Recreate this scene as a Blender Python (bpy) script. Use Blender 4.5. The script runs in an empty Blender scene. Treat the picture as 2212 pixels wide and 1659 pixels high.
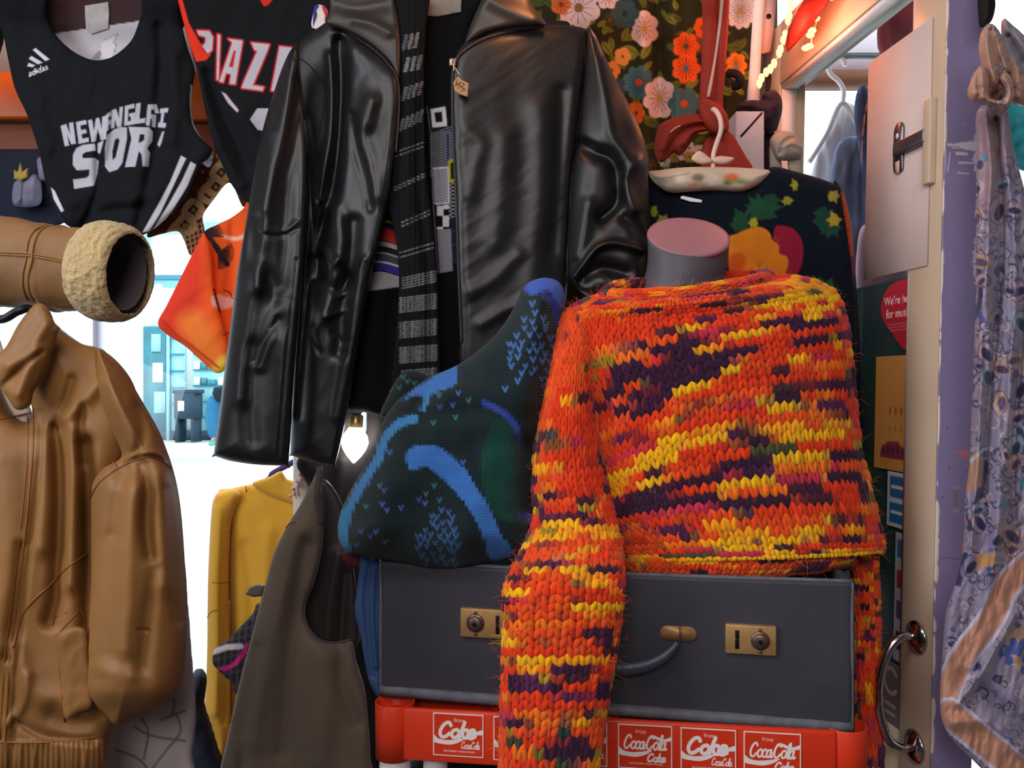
import bpy, bmesh, math, random
import numpy as np
from mathutils import Vector, Matrix, Euler

scene = bpy.context.scene
COL = scene.collection

# ---------------------------------------------------------------- camera, world, lights, exposure
F, CX, CY, H = 1720.0, 1106.0, 829.5, 1.35
cam_data = bpy.data.cameras.new('camera')
cam_data.sensor_width = 36.0
cam_data.lens = 36.0 * F / 2212.0
cam_data.clip_start = 0.02
cam = bpy.data.objects.new('camera', cam_data)
COL.objects.link(cam)
cam.location = (0, 0, H)
cam.rotation_euler = (math.radians(90), 0, 0)
scene.camera = cam

scene.view_settings.view_transform = 'Standard'
scene.view_settings.look = 'None'
scene.view_settings.exposure = 0.0
scene.view_settings.gamma = 1.0
scene.view_settings.use_curve_mapping = False

world = bpy.data.worlds.new('overcast_sky')
scene.world = world
world.use_nodes = True
wn = world.node_tree
wn.nodes['Background'].inputs['Color'].default_value = (0.86, 0.95, 1.0, 1)
wn.nodes['Background'].inputs['Strength'].default_value = 2.9

def area(name, loc, target, size, power, color, sy=None):
    l = bpy.data.lights.new(name, 'AREA')
    l.shape = 'RECTANGLE'
    l.size = size
    l.size_y = sy or size
    l.energy = power
    l.color = color
    o = bpy.data.objects.new(name, l)
    COL.objects.link(o)
    o.location = loc
    o.rotation_euler = (Vector(target) - Vector(loc)).to_track_quat('-Z', 'Y').to_euler()
    return o

sun = bpy.data.lights.new('sun', 'SUN')
sun.energy = 3.0
sun.angle = math.radians(3)
sun_o = bpy.data.objects.new('sun', sun)
COL.objects.link(sun_o)
sun_o.rotation_euler = Euler((math.radians(-38), 0, math.radians(25)))
# ceiling strip lights of the shop, then two unseen fill lights added to brighten the clothes
area('ceiling_strip_lamp', (-0.55, 0.15, 2.56), (-0.1, 1.35, 1.0), 1.3, 12, (1.0, 0.96, 0.93), 0.25)
area('left_fill_light', (-2.1, 0.15, 1.75), (0.0, 1.35, 1.2), 1.4, 40, (0.90, 0.94, 1.0), 1.5)  # broad cool light added for highlights from the left, no window built
area('rear_fill_light', (-0.2, -1.6, 2.3), (0.2, 1.3, 1.0), 1.3, 24, (1.0, 0.91, 0.88), 0.7)  # soft fill added behind the camera

# ---------------------------------------------------------------- small maths helpers
def P(px, py, d):
    return Vector(((px - CX) / F * d, d, H - (py - CY) / F * d))

def PN(px, py, d):
    px, py, d = np.broadcast_arrays(np.asarray(px, float), np.asarray(py, float), np.asarray(d, float))
    return np.stack([(px - CX) / F * d, d, H - (py - CY) / F * d], -1)

def lin(c):
    if isinstance(c, str):
        c = tuple(int(c[i:i + 2], 16) for i in (0, 2, 4))
    return tuple(((v / 255) / 12.92) if v <= 10.31 else (((v / 255) + 0.055) / 1.055) ** 2.4 for v in c)

def spline(pts, n=8, closed=True):
    p = np.array(pts, float)
    m = len(p)
    out = []
    rng = range(m) if closed else range(m - 1)
    t = np.linspace(0, 1, n, endpoint=False)[:, None]
    for i in rng:
        if closed:
            a, b, c, d = p[(i - 1) % m], p[i], p[(i + 1) % m], p[(i + 2) % m]
        else:
            a, b, c, d = p[max(i - 1, 0)], p[i], p[i + 1], p[min(i + 2, m - 1)]
        out.append(0.5 * (2 * b + (c - a) * t + (2 * a - 5 * b + 4 * c - d) * t * t + (3 * b - a - 3 * c + d) * t ** 3))
    o = np.concatenate(out)
    if not closed:
        o = np.concatenate([o, p[-1:]])
    return o

def seg_dist(X, Y, poly, closed):
    """distance to polyline and the nearest point"""
    p = np.asarray(poly, float)
    q = np.roll(p, -1, 0) if closed else p[1:]
    a = p if closed else p[:-1]
    best = np.full(X.shape, 1e9)
    nx = np.zeros_like(X, float)
    ny = np.zeros_like(X, float)
    for (ax, ay), (bx, by) in zip(a, q):
        dx, dy = bx - ax, by - ay
        L = dx * dx + dy * dy
        if L < 1e-12:
            continue
        t = np.clip(((X - ax) * dx + (Y - ay) * dy) / L, 0, 1)
        cx, cy = ax + t * dx, ay + t * dy
        d = (X - cx) ** 2 + (Y - cy) ** 2
        m = d < best
        best = np.where(m, d, best)
        nx = np.where(m, cx, nx)
        ny = np.where(m, cy, ny)
    return np.sqrt(best), nx, ny

def inside(X, Y, poly):
    p = np.asarray(poly, float)
    r = np.zeros(X.shape, bool)
    j = len(p) - 1
    for i in range(len(p)):
        xi, yi = p[i]
        xj, yj = p[j]
        if yi != yj:
            c = ((yi > Y) != (yj > Y)) & (X < (xj - xi) * (Y - yi) / (yj - yi) + xi)
            r ^= c
        j = i
    return r

def vnoise(X, Y, seed=0):
    X = np.asarray(X, float)
    Y = np.asarray(Y, float)
    xi = np.floor(X).astype(np.int64)
    yi = np.floor(Y).astype(np.int64)
    fx = X - xi
    fy = Y - yi
    fx = fx * fx * (3 - 2 * fx)
    fy = fy * fy * (3 - 2 * fy)
    def h(a, b):
        n = (a * 374761393 + b * 668265263 + seed * 974711) & 0x7fffffff
        n = ((n ^ (n >> 13)) * 1274126177) & 0x7fffffff
        return ((n ^ (n >> 16)) & 0xffff) / 65535.0
    return (h(xi, yi) * (1 - fx) + h(xi + 1, yi) * fx) * (1 - fy) + (h(xi, yi + 1) * (1 - fx) + h(xi + 1, yi + 1) * fx) * fy

def fbm(X, Y, seed=0, o=3):
    r = 0
    a = 0.5
    for k in range(o):
        r = r + a * (vnoise(X * 2 ** k, Y * 2 ** k, seed + k * 7) - 0.5) * 2
        a *= 0.5
    return r

# ---------------------------------------------------------------- objects
def link_mesh(name, verts, faces, mats, parent=None, smooth=True, cols=None, uv=None, midx=None):
    v = np.asarray(verts, float).reshape(-1, 3)
    c = (v.min(0) + v.max(0)) / 2
    me = bpy.data.meshes.new(name)
    v = v - c
    if isinstance(faces, np.ndarray):
        faces = [faces]
    if isinstance(faces, list) and faces and isinstance(faces[0], np.ndarray):
        loops = np.concatenate([f.reshape(-1) for f in faces])
        tot = np.concatenate([np.full(len(f), f.shape[1]) for f in faces])
    else:
        loops = np.array([i for f in faces for i in f])
        tot = np.array([len(f) for f in faces])
    start = np.concatenate([[0], np.cumsum(tot)[:-1]])
    me.vertices.add(len(v))
    me.vertices.foreach_set('co', v.astype(np.float32).ravel())
    me.loops.add(len(loops))
    me.loops.foreach_set('vertex_index', loops.astype(np.int32))
    me.polygons.add(len(tot))
    me.polygons.foreach_set('loop_start', start.astype(np.int32))
    me.polygons.foreach_set('loop_total', tot.astype(np.int32))
    if smooth:
        me.polygons.foreach_set('use_smooth', np.ones(len(tot), bool))
    if not isinstance(mats, (list, tuple)):
        mats = [mats]
    for m in mats:
        me.materials.append(m)
    if midx is not None:
        me.polygons.foreach_set('material_index', np.asarray(midx, np.int32))
    if cols is not None:
        at = me.color_attributes.new('Col', 'FLOAT_COLOR', 'POINT')
        cc = np.ones((len(v), 4), np.float32)
        cc[:, :3] = cols
        at.data.foreach_set('color', cc.ravel())
    if uv is not None:
        ul = me.uv_layers.new(name='UVMap')
        ul.data.foreach_set('uv', np.asarray(uv, np.float32)[loops].ravel())
    me.update()
    me.validate()
    o = bpy.data.objects.new(name, me)
    COL.objects.link(o)
    o.location = c
    if parent is not None:
        attach(o, parent)
    return o

WL = {}
def attach(o, parent):
    def wl(x):
        return Vector(x.location) + (wl(x.parent) if x.parent else Vector((0, 0, 0)))
    w = Vector(o.location)
    o.parent = parent
    o.location = w - wl(parent)

def tag(o, label=None, cat=None, group=None, kind=None):
    if label: o['label'] = label
    if cat: o['category'] = cat
    if group: o['group'] = group
    if kind: o['kind'] = kind
    return o

def thing(name, label, cat, loc, group=None):
    o = bpy.data.objects.new(name, None)
    COL.objects.link(o)
    o.empty_display_size = 0.05
    o.location = loc
    return tag(o, label, cat, group)

def struct(o):
    o['kind'] = 'structure'
    return o

def bm_obj(name, bm, mats, parent=None, smooth=False):
    bmesh.ops.recalc_face_normals(bm, faces=bm.faces[:])
    vs = [tuple(v.co) for v in bm.verts]
    bm.verts.index_update()
    fs = [[v.index for v in f.verts] for f in bm.faces]
    mi = [f.material_index for f in bm.faces]
    bm.free()
    return link_mesh(name, vs, fs, mats, parent, smooth, midx=mi)

def add_box(bm, a, b, bev=0.0):
    r = bmesh.ops.create_cube(bm, size=1.0)
    vs = r['verts']
    for v in vs:
        v.co = Vector([a[i] + (b[i] - a[i]) * (v.co[i] + 0.5) for i in range(3)])
    if bev > 0:
        es = list({e for v in vs for e in v.link_edges})
        r2 = bmesh.ops.bevel(bm, geom=es, offset=bev, segments=2, affect='EDGES', profile=0.5)
        vs = list({v for f in r2['faces'] for v in f.verts} | {v for v in vs if v.is_valid})
    return vs

def box(name, a, b, m, parent=None, bev=0.0, mtx=None):
    bm = bmesh.new()
    add_box(bm, a, b, bev)
    if mtx is not None:
        bmesh.ops.transform(bm, matrix=mtx, verts=bm.verts[:])
    return bm_obj(name, bm, m, parent)

def tube(name, pts, rad, m, parent=None, n=10, smooth_path=6, flat=None, cols=None):
    pts = np.array([tuple(p) for p in pts], float)
    if smooth_path and len(pts) > 2:
        k = len(pts)
        r = np.interp(np.linspace(0, k - 1, (k - 1) * smooth_path + 1), range(k), np.broadcast_to(rad, (k,)))
        pts = spline(pts, smooth_path, closed=False)
    else:
        r = np.broadcast_to(np.asarray(rad, float), (len(pts),))
    T = np.gradient(pts, axis=0)
    T /= np.linalg.norm(T, axis=1)[:, None] + 1e-12
    up = np.array([0, 0, 1.0]) if abs(T[0][2]) < 0.9 else np.array([0, 1.0, 0])
    N = np.cross(T[0], up)
    N /= np.linalg.norm(N)
    rings = []
    a = np.linspace(0, 2 * np.pi, n, endpoint=False)
    for i in range(len(pts)):
        N = N - T[i] * N.dot(T[i])
        N /= np.linalg.norm(N) + 1e-12
        B = np.cross(T[i], N)
        sx, sy = (1, 1) if flat is None else flat
        rings.append(pts[i] + r[i] * (np.cos(a)[:, None] * N * sx + np.sin(a)[:, None] * B * sy))
    V = np.concatenate(rings + [pts[:1], pts[-1:]])
    k = len(pts)
    idx = np.arange(k * n).reshape(k, n)
    q = np.stack([idx[:-1], np.roll(idx, -1, 1)[:-1], np.roll(idx, -1, 1)[1:], idx[1:]], -1).reshape(-1, 4)
    c0 = np.stack([np.roll(idx[0], -1), idx[0], np.full(n, k * n)], -1)
    c1 = np.stack([idx[-1], np.roll(idx[-1], -1), np.full(n, k * n + 1)], -1)
    return link_mesh(name, V, [q, c0, c1], m, parent)

def lathe(name, origin, axis, prof, m, parent=None, n=32, sy=1.0, up=(0, 0, 1), jitter=None, cap=True):
    """prof: (s along the axis, radius); sy squashes across"""
    ax = Vector(axis).normalized()
    if abs(ax.dot(Vector(up).normalized())) > .99: up = (1, 0, 0)
    u = (Vector(up) - ax * ax.dot(Vector(up))).normalized()
    w = ax.cross(u)
    V = []
    for k, (s, r) in enumerate(prof):
        for i in range(n):
            a = 2 * math.pi * i / n
            rr = r * (1 + (jitter(k, a) if jitter else 0))
            V.append(Vector(origin) + ax * s + u * (rr * math.cos(a)) + w * (rr * math.sin(a) * sy))
    k = len(prof)
    idx = np.arange(k * n).reshape(k, n)
    fs = [np.stack([idx[:-1], np.roll(idx, -1, 1)[:-1], np.roll(idx, -1, 1)[1:], idx[1:]], -1).reshape(-1, 4)]
    V = [tuple(v) for v in V]
    if cap:
        V.append(tuple(Vector(origin) + ax * prof[0][0]))
        V.append(tuple(Vector(origin) + ax * prof[-1][0]))
        fs.append(np.stack([np.roll(idx[0], -1), idx[0], np.full(n, k * n)], -1))
        fs.append(np.stack([idx[-1], np.roll(idx[-1], -1), np.full(n, k * n + 1)], -1))
    return link_mesh(name, V, fs, m, parent)

def prism(name, pts3, normal, th, m, parent=None, smooth=False):
    """polygon in space extruded along normal"""
    bm = bmesh.new()
    nn = Vector(normal).normalized() * th
    a = [bm.verts.new(Vector(p)) for p in pts3]
    b = [bm.verts.new(Vector(p) + nn) for p in pts3]
    bm.faces.new(a)
    bm.faces.new(b[::-1])
    k = len(a)
    for i in range(k):
        bm.faces.new([a[i], b[i], b[(i + 1) % k], a[(i + 1) % k]])
    return bm_obj(name, bm, m, parent, smooth)

# ---------------------------------------------------------------- painter: surface patterns (dye, print, knit colours)
class Paint:
    def __init__(self, base):
        self.base = lin(base)
        self.ops = []
    def add(self, f, c, a=1.0):
        self.ops.append((f, lin(c), a))
        return self
    def poly(self, pts, c, aa=1.5, sm=0, a=1.0):
        pts = spline(pts, sm) if sm else np.array(pts, float)
        lo, hi = pts.min(0) - 3 - aa, pts.max(0) + 3 + aa
        def f(X, Y):
            m = (X > lo[0]) & (X < hi[0]) & (Y > lo[1]) & (Y < hi[1])
            o = np.zeros(X.shape)
            if m.any():
                d, _, _ = seg_dist(X[m], Y[m], pts, True)
                o[m] = np.clip(0.5 + np.where(inside(X[m], Y[m], pts), d, -d) / aa, 0, 1)
            return o
        return self.add(f, c, a)
    def stroke(self, pts, w, c, aa=1.5, sm=0, a=1.0):
        pts = spline(pts, sm, False) if sm else np.array(pts, float)
        lo, hi = pts.min(0) - w - 3 - aa, pts.max(0) + w + 3 + aa
        def f(X, Y):
            m = (X > lo[0]) & (X < hi[0]) & (Y > lo[1]) & (Y < hi[1])
            o = np.zeros(X.shape)
            if m.any():
                d, _, _ = seg_dist(X[m], Y[m], pts, False)
                o[m] = np.clip(0.5 + (w / 2 - d) / aa, 0, 1)
            return o
        return self.add(f, c, a)
    def ell(self, x, y, rx, ry, c, rot=0.0, aa=1.5, a=1.0):
        ca, sa = math.cos(rot), math.sin(rot)
        def f(X, Y):
            dx, dy = X - x, Y - y
            r = np.sqrt(((dx * ca + dy * sa) / rx) ** 2 + ((-dx * sa + dy * ca) / ry) ** 2)
            return np.clip(0.5 + (1 - r) * min(rx, ry) / aa, 0, 1)
        return self.add(f, c, a)
    def text(self, s, o, ux, uy, c, bold=0.0, a=1.0):
        tris = text_tris(s, bold)
        T = np.array(o)[None, None] + tris[..., :1] * np.array(ux) + tris[..., 1:] * np.array(uy)
        lo, hi = T.reshape(-1, 2).min(0), T.reshape(-1, 2).max(0)
        def f(X, Y):
            m = (X >= lo[0]) & (X <= hi[0]) & (Y >= lo[1]) & (Y <= hi[1])
            o = np.zeros(X.shape)
            if m.any():
                x, y = X[m], Y[m]
                r = np.zeros(x.shape, bool)
                for A, B, C_ in T:
                    d1 = (x - B[0]) * (A[1] - B[1]) - (A[0] - B[0]) * (y - B[1])
                    d2 = (x - C_[0]) * (B[1] - C_[1]) - (B[0] - C_[0]) * (y - C_[1])
                    d3 = (x - A[0]) * (C_[1] - A[1]) - (C_[0] - A[0]) * (y - A[1])
                    r |= ~(((d1 < 0) | (d2 < 0) | (d3 < 0)) & ((d1 > 0) | (d2 > 0) | (d3 > 0)))
                o[m] = r
            return o
        return self.add(f, c, a)
    def __call__(self, X, Y, out=None):
        if out is None:
            out = np.empty(X.shape + (3,))
            out[:] = self.base
        for f, c, a in self.ops:
            k = (f(X, Y) * a)[..., None]
            out = out * (1 - k) + np.array(c) * k
        return out

_tt = {}
def text_tris(s, bold=0.0):
    """triangles of a line of lettering; unit = letter size, y up"""
    if (s, bold) in _tt:
        return _tt[(s, bold)]
    cu = bpy.data.curves.new('lettering', 'FONT')
    cu.body = s
    cu.size = 1.0
    cu.offset = bold
    cu.resolution_u = 4
    o = bpy.data.objects.new('lettering', cu)
    COL.objects.link(o)
    dg = bpy.context.evaluated_depsgraph_get()
    me = bpy.data.meshes.new_from_object(o.evaluated_get(dg))
    me.calc_loop_triangles()
    v = np.array([x.co[:2] for x in me.vertices])
    t = np.array([x.vertices[:] for x in me.loop_triangles])
    r = v[t]
    bpy.data.objects.remove(o)
    bpy.data.curves.remove(cu)
    bpy.data.meshes.remove(me)
    _tt[(s, bold)] = r
    return r

def text_mesh(name, s, origin, ux, uy, m, parent=None, bold=0.0, th=0.0004, shear=0.0):
    """flat lettering with a hair of thickness standing on a surface"""
    t = text_tris(s, bold)
    ux, uy, o = Vector(ux), Vector(uy), Vector(origin)
    n = ux.cross(uy).normalized()
    pts = t.reshape(-1, 2)
    V = np.array([tuple(o + ux * (x + shear * y) + uy * y + n * th) for x, y in pts])
    k = len(pts)
    V2 = V - np.array(tuple(n)) * th
    tri = np.arange(k).reshape(-1, 3)
    return link_mesh(name, np.concatenate([V, V2]), [tri, tri[:, ::-1] + k], m, parent, smooth=False)

# ---------------------------------------------------------------- materials
MATS = {}
def mat(name, color=None, rough=0.8, spec=0.3, metal=0.0, bump=None, sheen=0.0, vary=0.0, vscale=30, emit=None, trans=0.0, coat=0.0, alpha=1.0, rvar=0.0, sss=0.0):
    """bump: list of (kind, scale, strength[, distance]); colour None takes the dyed pattern of the mesh"""
    m = bpy.data.materials.new(name)
    m.use_nodes = True
    nt = m.node_tree
    N, L = nt.nodes, nt.links
    b = N['Principled BSDF']
    b.inputs['Roughness'].default_value = rough
    b.inputs['Specular IOR Level'].default_value = spec
    b.inputs['Metallic'].default_value = metal
    b.inputs['Sheen Weight'].default_value = sheen
    b.inputs['Sheen Roughness'].default_value = 0.5
    b.inputs['Coat Weight'].default_value = coat
    b.inputs['Transmission Weight'].default_value = trans
    b.inputs['Alpha'].default_value = alpha
    tc = N.new('ShaderNodeTexCoord')
    if color is None:
        at = N.new('ShaderNodeAttribute')
        at.attribute_name = 'Col'
        src = at.outputs['Color']
    else:
        rgb = N.new('ShaderNodeRGB')
        rgb.outputs[0].default_value = (*lin(color), 1)
        src = rgb.outputs[0]
    if vary > 0:
        nz = N.new('ShaderNodeTexNoise')
        nz.inputs['Scale'].default_value = vscale
        nz.inputs['Detail'].default_value = 4
        L.new(tc.outputs['Object'], nz.inputs['Vector'])
        mr = N.new('ShaderNodeMapRange')
        mr.inputs['To Min'].default_value = 1 - vary
        mr.inputs['To Max'].default_value = 1 + vary
        mr.inputs['From Min'].default_value = 0.25
        mr.inputs['From Max'].default_value = 0.75
        L.new(nz.outputs['Fac'], mr.inputs['Value'])
        mx = N.new('ShaderNodeMix')
        mx.data_type = 'RGBA'
        mx.blend_type = 'MULTIPLY'
        mx.inputs[0].default_value = 1
        L.new(src, mx.inputs[6])
        L.new(mr.outputs[0], mx.inputs[7])
        src = mx.outputs[2]
        if rvar:
            m2 = N.new('ShaderNodeMapRange')
            m2.inputs['To Min'].default_value = rough - rvar
            m2.inputs['To Max'].default_value = rough + rvar
            L.new(nz.outputs['Fac'], m2.inputs['Value'])
            L.new(m2.outputs[0], b.inputs['Roughness'])
    L.new(src, b.inputs['Base Color'])
    if emit:
        b.inputs['Emission Color'].default_value = (*lin(emit[0]), 1)
        b.inputs['Emission Strength'].default_value = emit[1]
    prev = None
    for bp in (bump or []):
        kind, sc, st = bp[:3]
        dist = bp[3] if len(bp) > 3 else 0.002
        bn = N.new('ShaderNodeBump')
        bn.inputs['Strength'].default_value = st
        bn.inputs['Distance'].default_value = dist
        if kind == 'noise':
            t = N.new('ShaderNodeTexNoise')
            t.inputs['Scale'].default_value = sc
            t.inputs['Detail'].default_value = 5
            L.new(tc.outputs['Object'], t.inputs['Vector'])
            h = t.outputs['Fac']
        elif kind == 'voro':
            t = N.new('ShaderNodeTexVoronoi')
            t.inputs['Scale'].default_value = sc
            L.new(tc.outputs['Object'], t.inputs['Vector'])
            h = t.outputs['Distance']
        elif kind == 'weave':
            mp = N.new('ShaderNodeSeparateXYZ')
            L.new(tc.outputs['UV'], mp.inputs[0])
            hs = []
            for ax in (0, 1):
                mm = N.new('ShaderNodeMath')
                mm.operation = 'MULTIPLY'
                mm.inputs[1].default_value = sc
                L.new(mp.outputs[ax], mm.inputs[0])
                sn = N.new('ShaderNodeMath')
                sn.operation = 'SINE'
                L.new(mm.outputs[0], sn.inputs[0])
                hs.append(sn.outputs[0])
            mm = N.new('ShaderNodeMath')
            mm.operation = 'MULTIPLY'
            L.new(hs[0], mm.inputs[0])
            L.new(hs[1], mm.inputs[1])
            h = mm.outputs[0]
        elif kind == 'rib':
            mp = N.new('ShaderNodeSeparateXYZ')
            L.new(tc.outputs['UV'], mp.inputs[0])
            mm = N.new('ShaderNodeMath')
            mm.operation = 'MULTIPLY'
            mm.inputs[1].default_value = sc
            L.new(mp.outputs[0], mm.inputs[0])
            sn = N.new('ShaderNodeMath')
            sn.operation = 'SINE'
            L.new(mm.outputs[0], sn.inputs[0])
            h = sn.outputs[0]
        elif kind == 'knit':          # rows of V shaped stitches in the plane of the cloth
            mp = N.new('ShaderNodeSeparateXYZ')
            L.new(tc.outputs['UV'], mp.inputs[0])
            def M(op, a, c=None):
                k = N.new('ShaderNodeMath')
                k.operation = op
                for i, x in enumerate((a, c)):
                    if x is None: continue
                    if isinstance(x, (int, float)): k.inputs[i].default_value = x
                    else: L.new(x, k.inputs[i])
                return k.outputs[0]
            u = M('MULTIPLY', mp.outputs[0], sc)
            w = M('MULTIPLY', mp.outputs[1], sc * 1.15)
            fu = M('ABSOLUTE', M('SUBTRACT', M('FRACT', u), 0.5))
            ww = M('FRACT', M('SUBTRACT', w, M('MULTIPLY', fu, 1.1)))
            rowh = M('SINE', M('MULTIPLY', ww, math.pi))
            colh = M('SINE', M('MULTIPLY', fu, 2 * math.pi))
            h = M('MULTIPLY', M('POWER', rowh, 0.6), M('POWER', M('MAXIMUM', colh, 0.0), 0.6))
        L.new(h, bn.inputs['Height'])
        if prev: L.new(prev, bn.inputs['Normal'])
        prev = bn.outputs['Normal']
    if prev:
        L.new(prev, b.inputs['Normal'])
    MATS[name] = m
    return m

def glass_mat(name, tint=(245, 250, 250), refl=0.035):
    m = bpy.data.materials.new(name)
    m.use_nodes = True
    nt = m.node_tree
    nt.nodes.clear()
    o = nt.nodes.new('ShaderNodeOutputMaterial')
    t = nt.nodes.new('ShaderNodeBsdfTransparent')
    t.inputs[0].default_value = (*lin(tint), 1)
    g = nt.nodes.new('ShaderNodeBsdfGlossy')
    g.inputs['Roughness'].default_value = 0.02
    mx = nt.nodes.new('ShaderNodeMixShader')
    mx.inputs[0].default_value = refl
    nt.links.new(t.outputs[0], mx.inputs[1])
    nt.links.new(g.outputs[0], mx.inputs[2])
    nt.links.new(mx.outputs[0], o.inputs[0])
    MATS[name] = m
    return m

# ---------------------------------------------------------------- hung cloth: a padded sheet with its own outline, folds and thickness
def fold_sum(X, Y, folds):
    r = np.zeros(X.shape)
    for f in folds:
        pts, w, a = f[:3]
        p = np.array(pts, float)
        if len(p) > 2: p = spline(p, 5, False)
        lo, hi = p.min(0) - 3 * w, p.max(0) + 3 * w
        m = (X > lo[0]) & (X < hi[0]) & (Y > lo[1]) & (Y < hi[1])
        if m.any():
            d, _, _ = seg_dist(X[m], Y[m], p, False)
            r[m] += a * np.exp(-(d / w) ** 2)
    return r

def panel(name, outline, d, m, parent=None, T=0.010, R=30, res=5, folds=(), wr=(), slope=(0, 0), paint=None, sm=6, dfun=None, tmin=0.0012, back=0.6, uvrot=0.0, cloth_uv=1.0, grow=0.0):
    poly = spline(outline, sm) if sm else np.array(outline, float)
    lo, hi = poly.min(0), poly.max(0)
    ctr = (lo + hi) / 2
    nx, ny = int((hi[0] - lo[0]) / res) + 3, int((hi[1] - lo[1]) / res) + 3
    gx = lo[0] - res + np.arange(nx + 1) * res
    gy = lo[1] - res + np.arange(ny + 1) * res
    X, Y = np.meshgrid(gx, gy)
    dist, qx, qy = seg_dist(X, Y, poly, True)
    ins = inside(X, Y, poly)
    cell = ins[:-1, :-1] | ins[1:, :-1] | ins[:-1, 1:] | ins[1:, 1:]
    used = np.zeros(X.shape, bool)
    used[:-1, :-1] |= cell; used[1:, :-1] |= cell; used[:-1, 1:] |= cell; used[1:, 1:] |= cell
    out = used & ~ins
    X = np.where(out, qx, X); Y = np.where(out, qy, Y)
    dist = np.where(out, 0, dist)
    def base(x, y):
        b = d + slope[0] * (x - ctr[0]) / 1000 + slope[1] * (y - ctr[1]) / 1000
        if dfun is not None: b = b + dfun(x, y)
        b = b - fold_sum(x, y, folds)
        for w in wr:      # (scale x, scale y, amp, rotation, seed)
            sx, sy, amp, rot, seed = w
            ca, sa = math.cos(rot), math.sin(rot)
            u, v = x * ca + y * sa, -x * sa + y * ca
            n = fbm(u / sx, v / sy, seed, 2)
            b = b - amp * (1 - 2 * np.abs(n)) if amp < 0 else b - amp * n
        return b
    def prof(dd):
        s = np.clip(dd / R, 0, 1)
        return T * np.sqrt(np.maximum(1 - (1 - s) ** 2, 0))
    B = base(X, Y)
    t = prof(dist)
    Vf = PN(X, Y, B - t - tmin)
    Vb = PN(X, Y, B)
    Vb[..., 1] = B + t * back + tmin
    ids = -np.ones(X.shape, int)
    n = used.sum()
    ids[used] = np.arange(n)
    jj, ii = np.where(cell)
    q = np.stack([ids[jj, ii], ids[jj + 1, ii], ids[jj + 1, ii + 1], ids[jj, ii + 1]], -1)
    # rim edges
    def edges(quads):
        e = np.concatenate([quads[:, [0, 1]], quads[:, [1, 2]], quads[:, [2, 3]], quads[:, [3, 0]]])
        key = np.sort(e, 1)
        k = key[:, 0] * (n + 1) + key[:, 1]
        u, inv, cnt = np.unique(k, return_inverse=True, return_counts=True)
        return e[cnt[inv] == 1]
    e = edges(q)
    rim = np.stack([e[:, 1], e[:, 0], e[:, 0] + n, e[:, 1] + n], -1)
    V = np.concatenate([Vf[used], Vb[used]])
    ux, uy = X[used] * d / F, -Y[used] * d / F
    if uvrot:
        c_, s_ = math.cos(uvrot), math.sin(uvrot)
        ux, uy = ux * c_ + uy * s_, -ux * s_ + uy * c_
    uv = np.stack([ux, uy], -1)
    cols = None
    if paint is not None:
        c = paint(X[used], Y[used])
        cols = np.concatenate([c, c])
    o = link_mesh(name, V, [q, q[:, ::-1] + n, rim], m, parent, True, cols, np.concatenate([uv, uv]))
    def ev(px, py):
        x, y = np.atleast_1d(np.asarray(px, float)), np.atleast_1d(np.asarray(py, float))
        dd, _, _ = seg_dist(x, y, poly, True)
        dd = np.where(inside(x, y, poly), dd, 0)
        return base(x, y) - prof(dd) - tmin
    return o, ev

def cord(name, pts, ev, r, m, parent=None, lift=0.0, n=6, sm=6, flat=None):
    """a seam, zip or piping lying on a cloth"""
    p = spline(pts, sm, False) if len(pts) > 2 else np.array([np.array(pts[0]) * (1 - t) + np.array(pts[1]) * t for t in np.linspace(0, 1, 12)])
    dd = ev(p[:, 0], p[:, 1]) - lift
    return tube(name, PN(p[:, 0], p[:, 1], dd), r, m, parent, n=n, smooth_path=0, flat=flat)

# ---------------------------------------------------------------- knitted or sewn tubes given by their two edges
class Rings:
    def __init__(self, rows, power=0.75):
        r = np.array([tuple(x) + (0,) * (8 - len(x)) for x in rows], float)
        self.r = r
        self.k = len(r)
        self.power = power
    def row(self, v):
        v = np.clip(np.asarray(v, float), 0, 1) * (self.k - 1)
        i = np.minimum(np.floor(v).astype(int), self.k - 2)
        t = (v - i)[..., None]
        r = self.r
        a, b, c, d = r[np.maximum(i - 1, 0)], r[i], r[i + 1], r[np.minimum(i + 2, self.k - 1)]
        return 0.5 * (2 * b + (c - a) * t + (2 * a - 5 * b + 4 * c - d) * t * t + (3 * b - a - 3 * c + d) * t ** 3)
    def __call__(self, u, v, lift=0.0):
        R = self.row(v)
        th = 2 * np.pi * np.asarray(u, float)
        m = -np.cos(th)
        s = np.sin(th)
        px = (R[..., 0] + R[..., 2]) / 2 + (R[..., 2] - R[..., 0]) / 2 * m
        py = (R[..., 1] + R[..., 3]) / 2 + (R[..., 3] - R[..., 1]) / 2 * m + R[..., 6] * s - R[..., 7] * (1 - m * m) * (s > 0)
        q = np.sign(s) * np.abs(s) ** self.power
        d0 = R[..., 4]
        d = d0 - R[..., 5] * q
        dd = np.where(s > 0, d, d0)
        p = PN(px, py, dd)
        p[..., 1] = d
        return p

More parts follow.
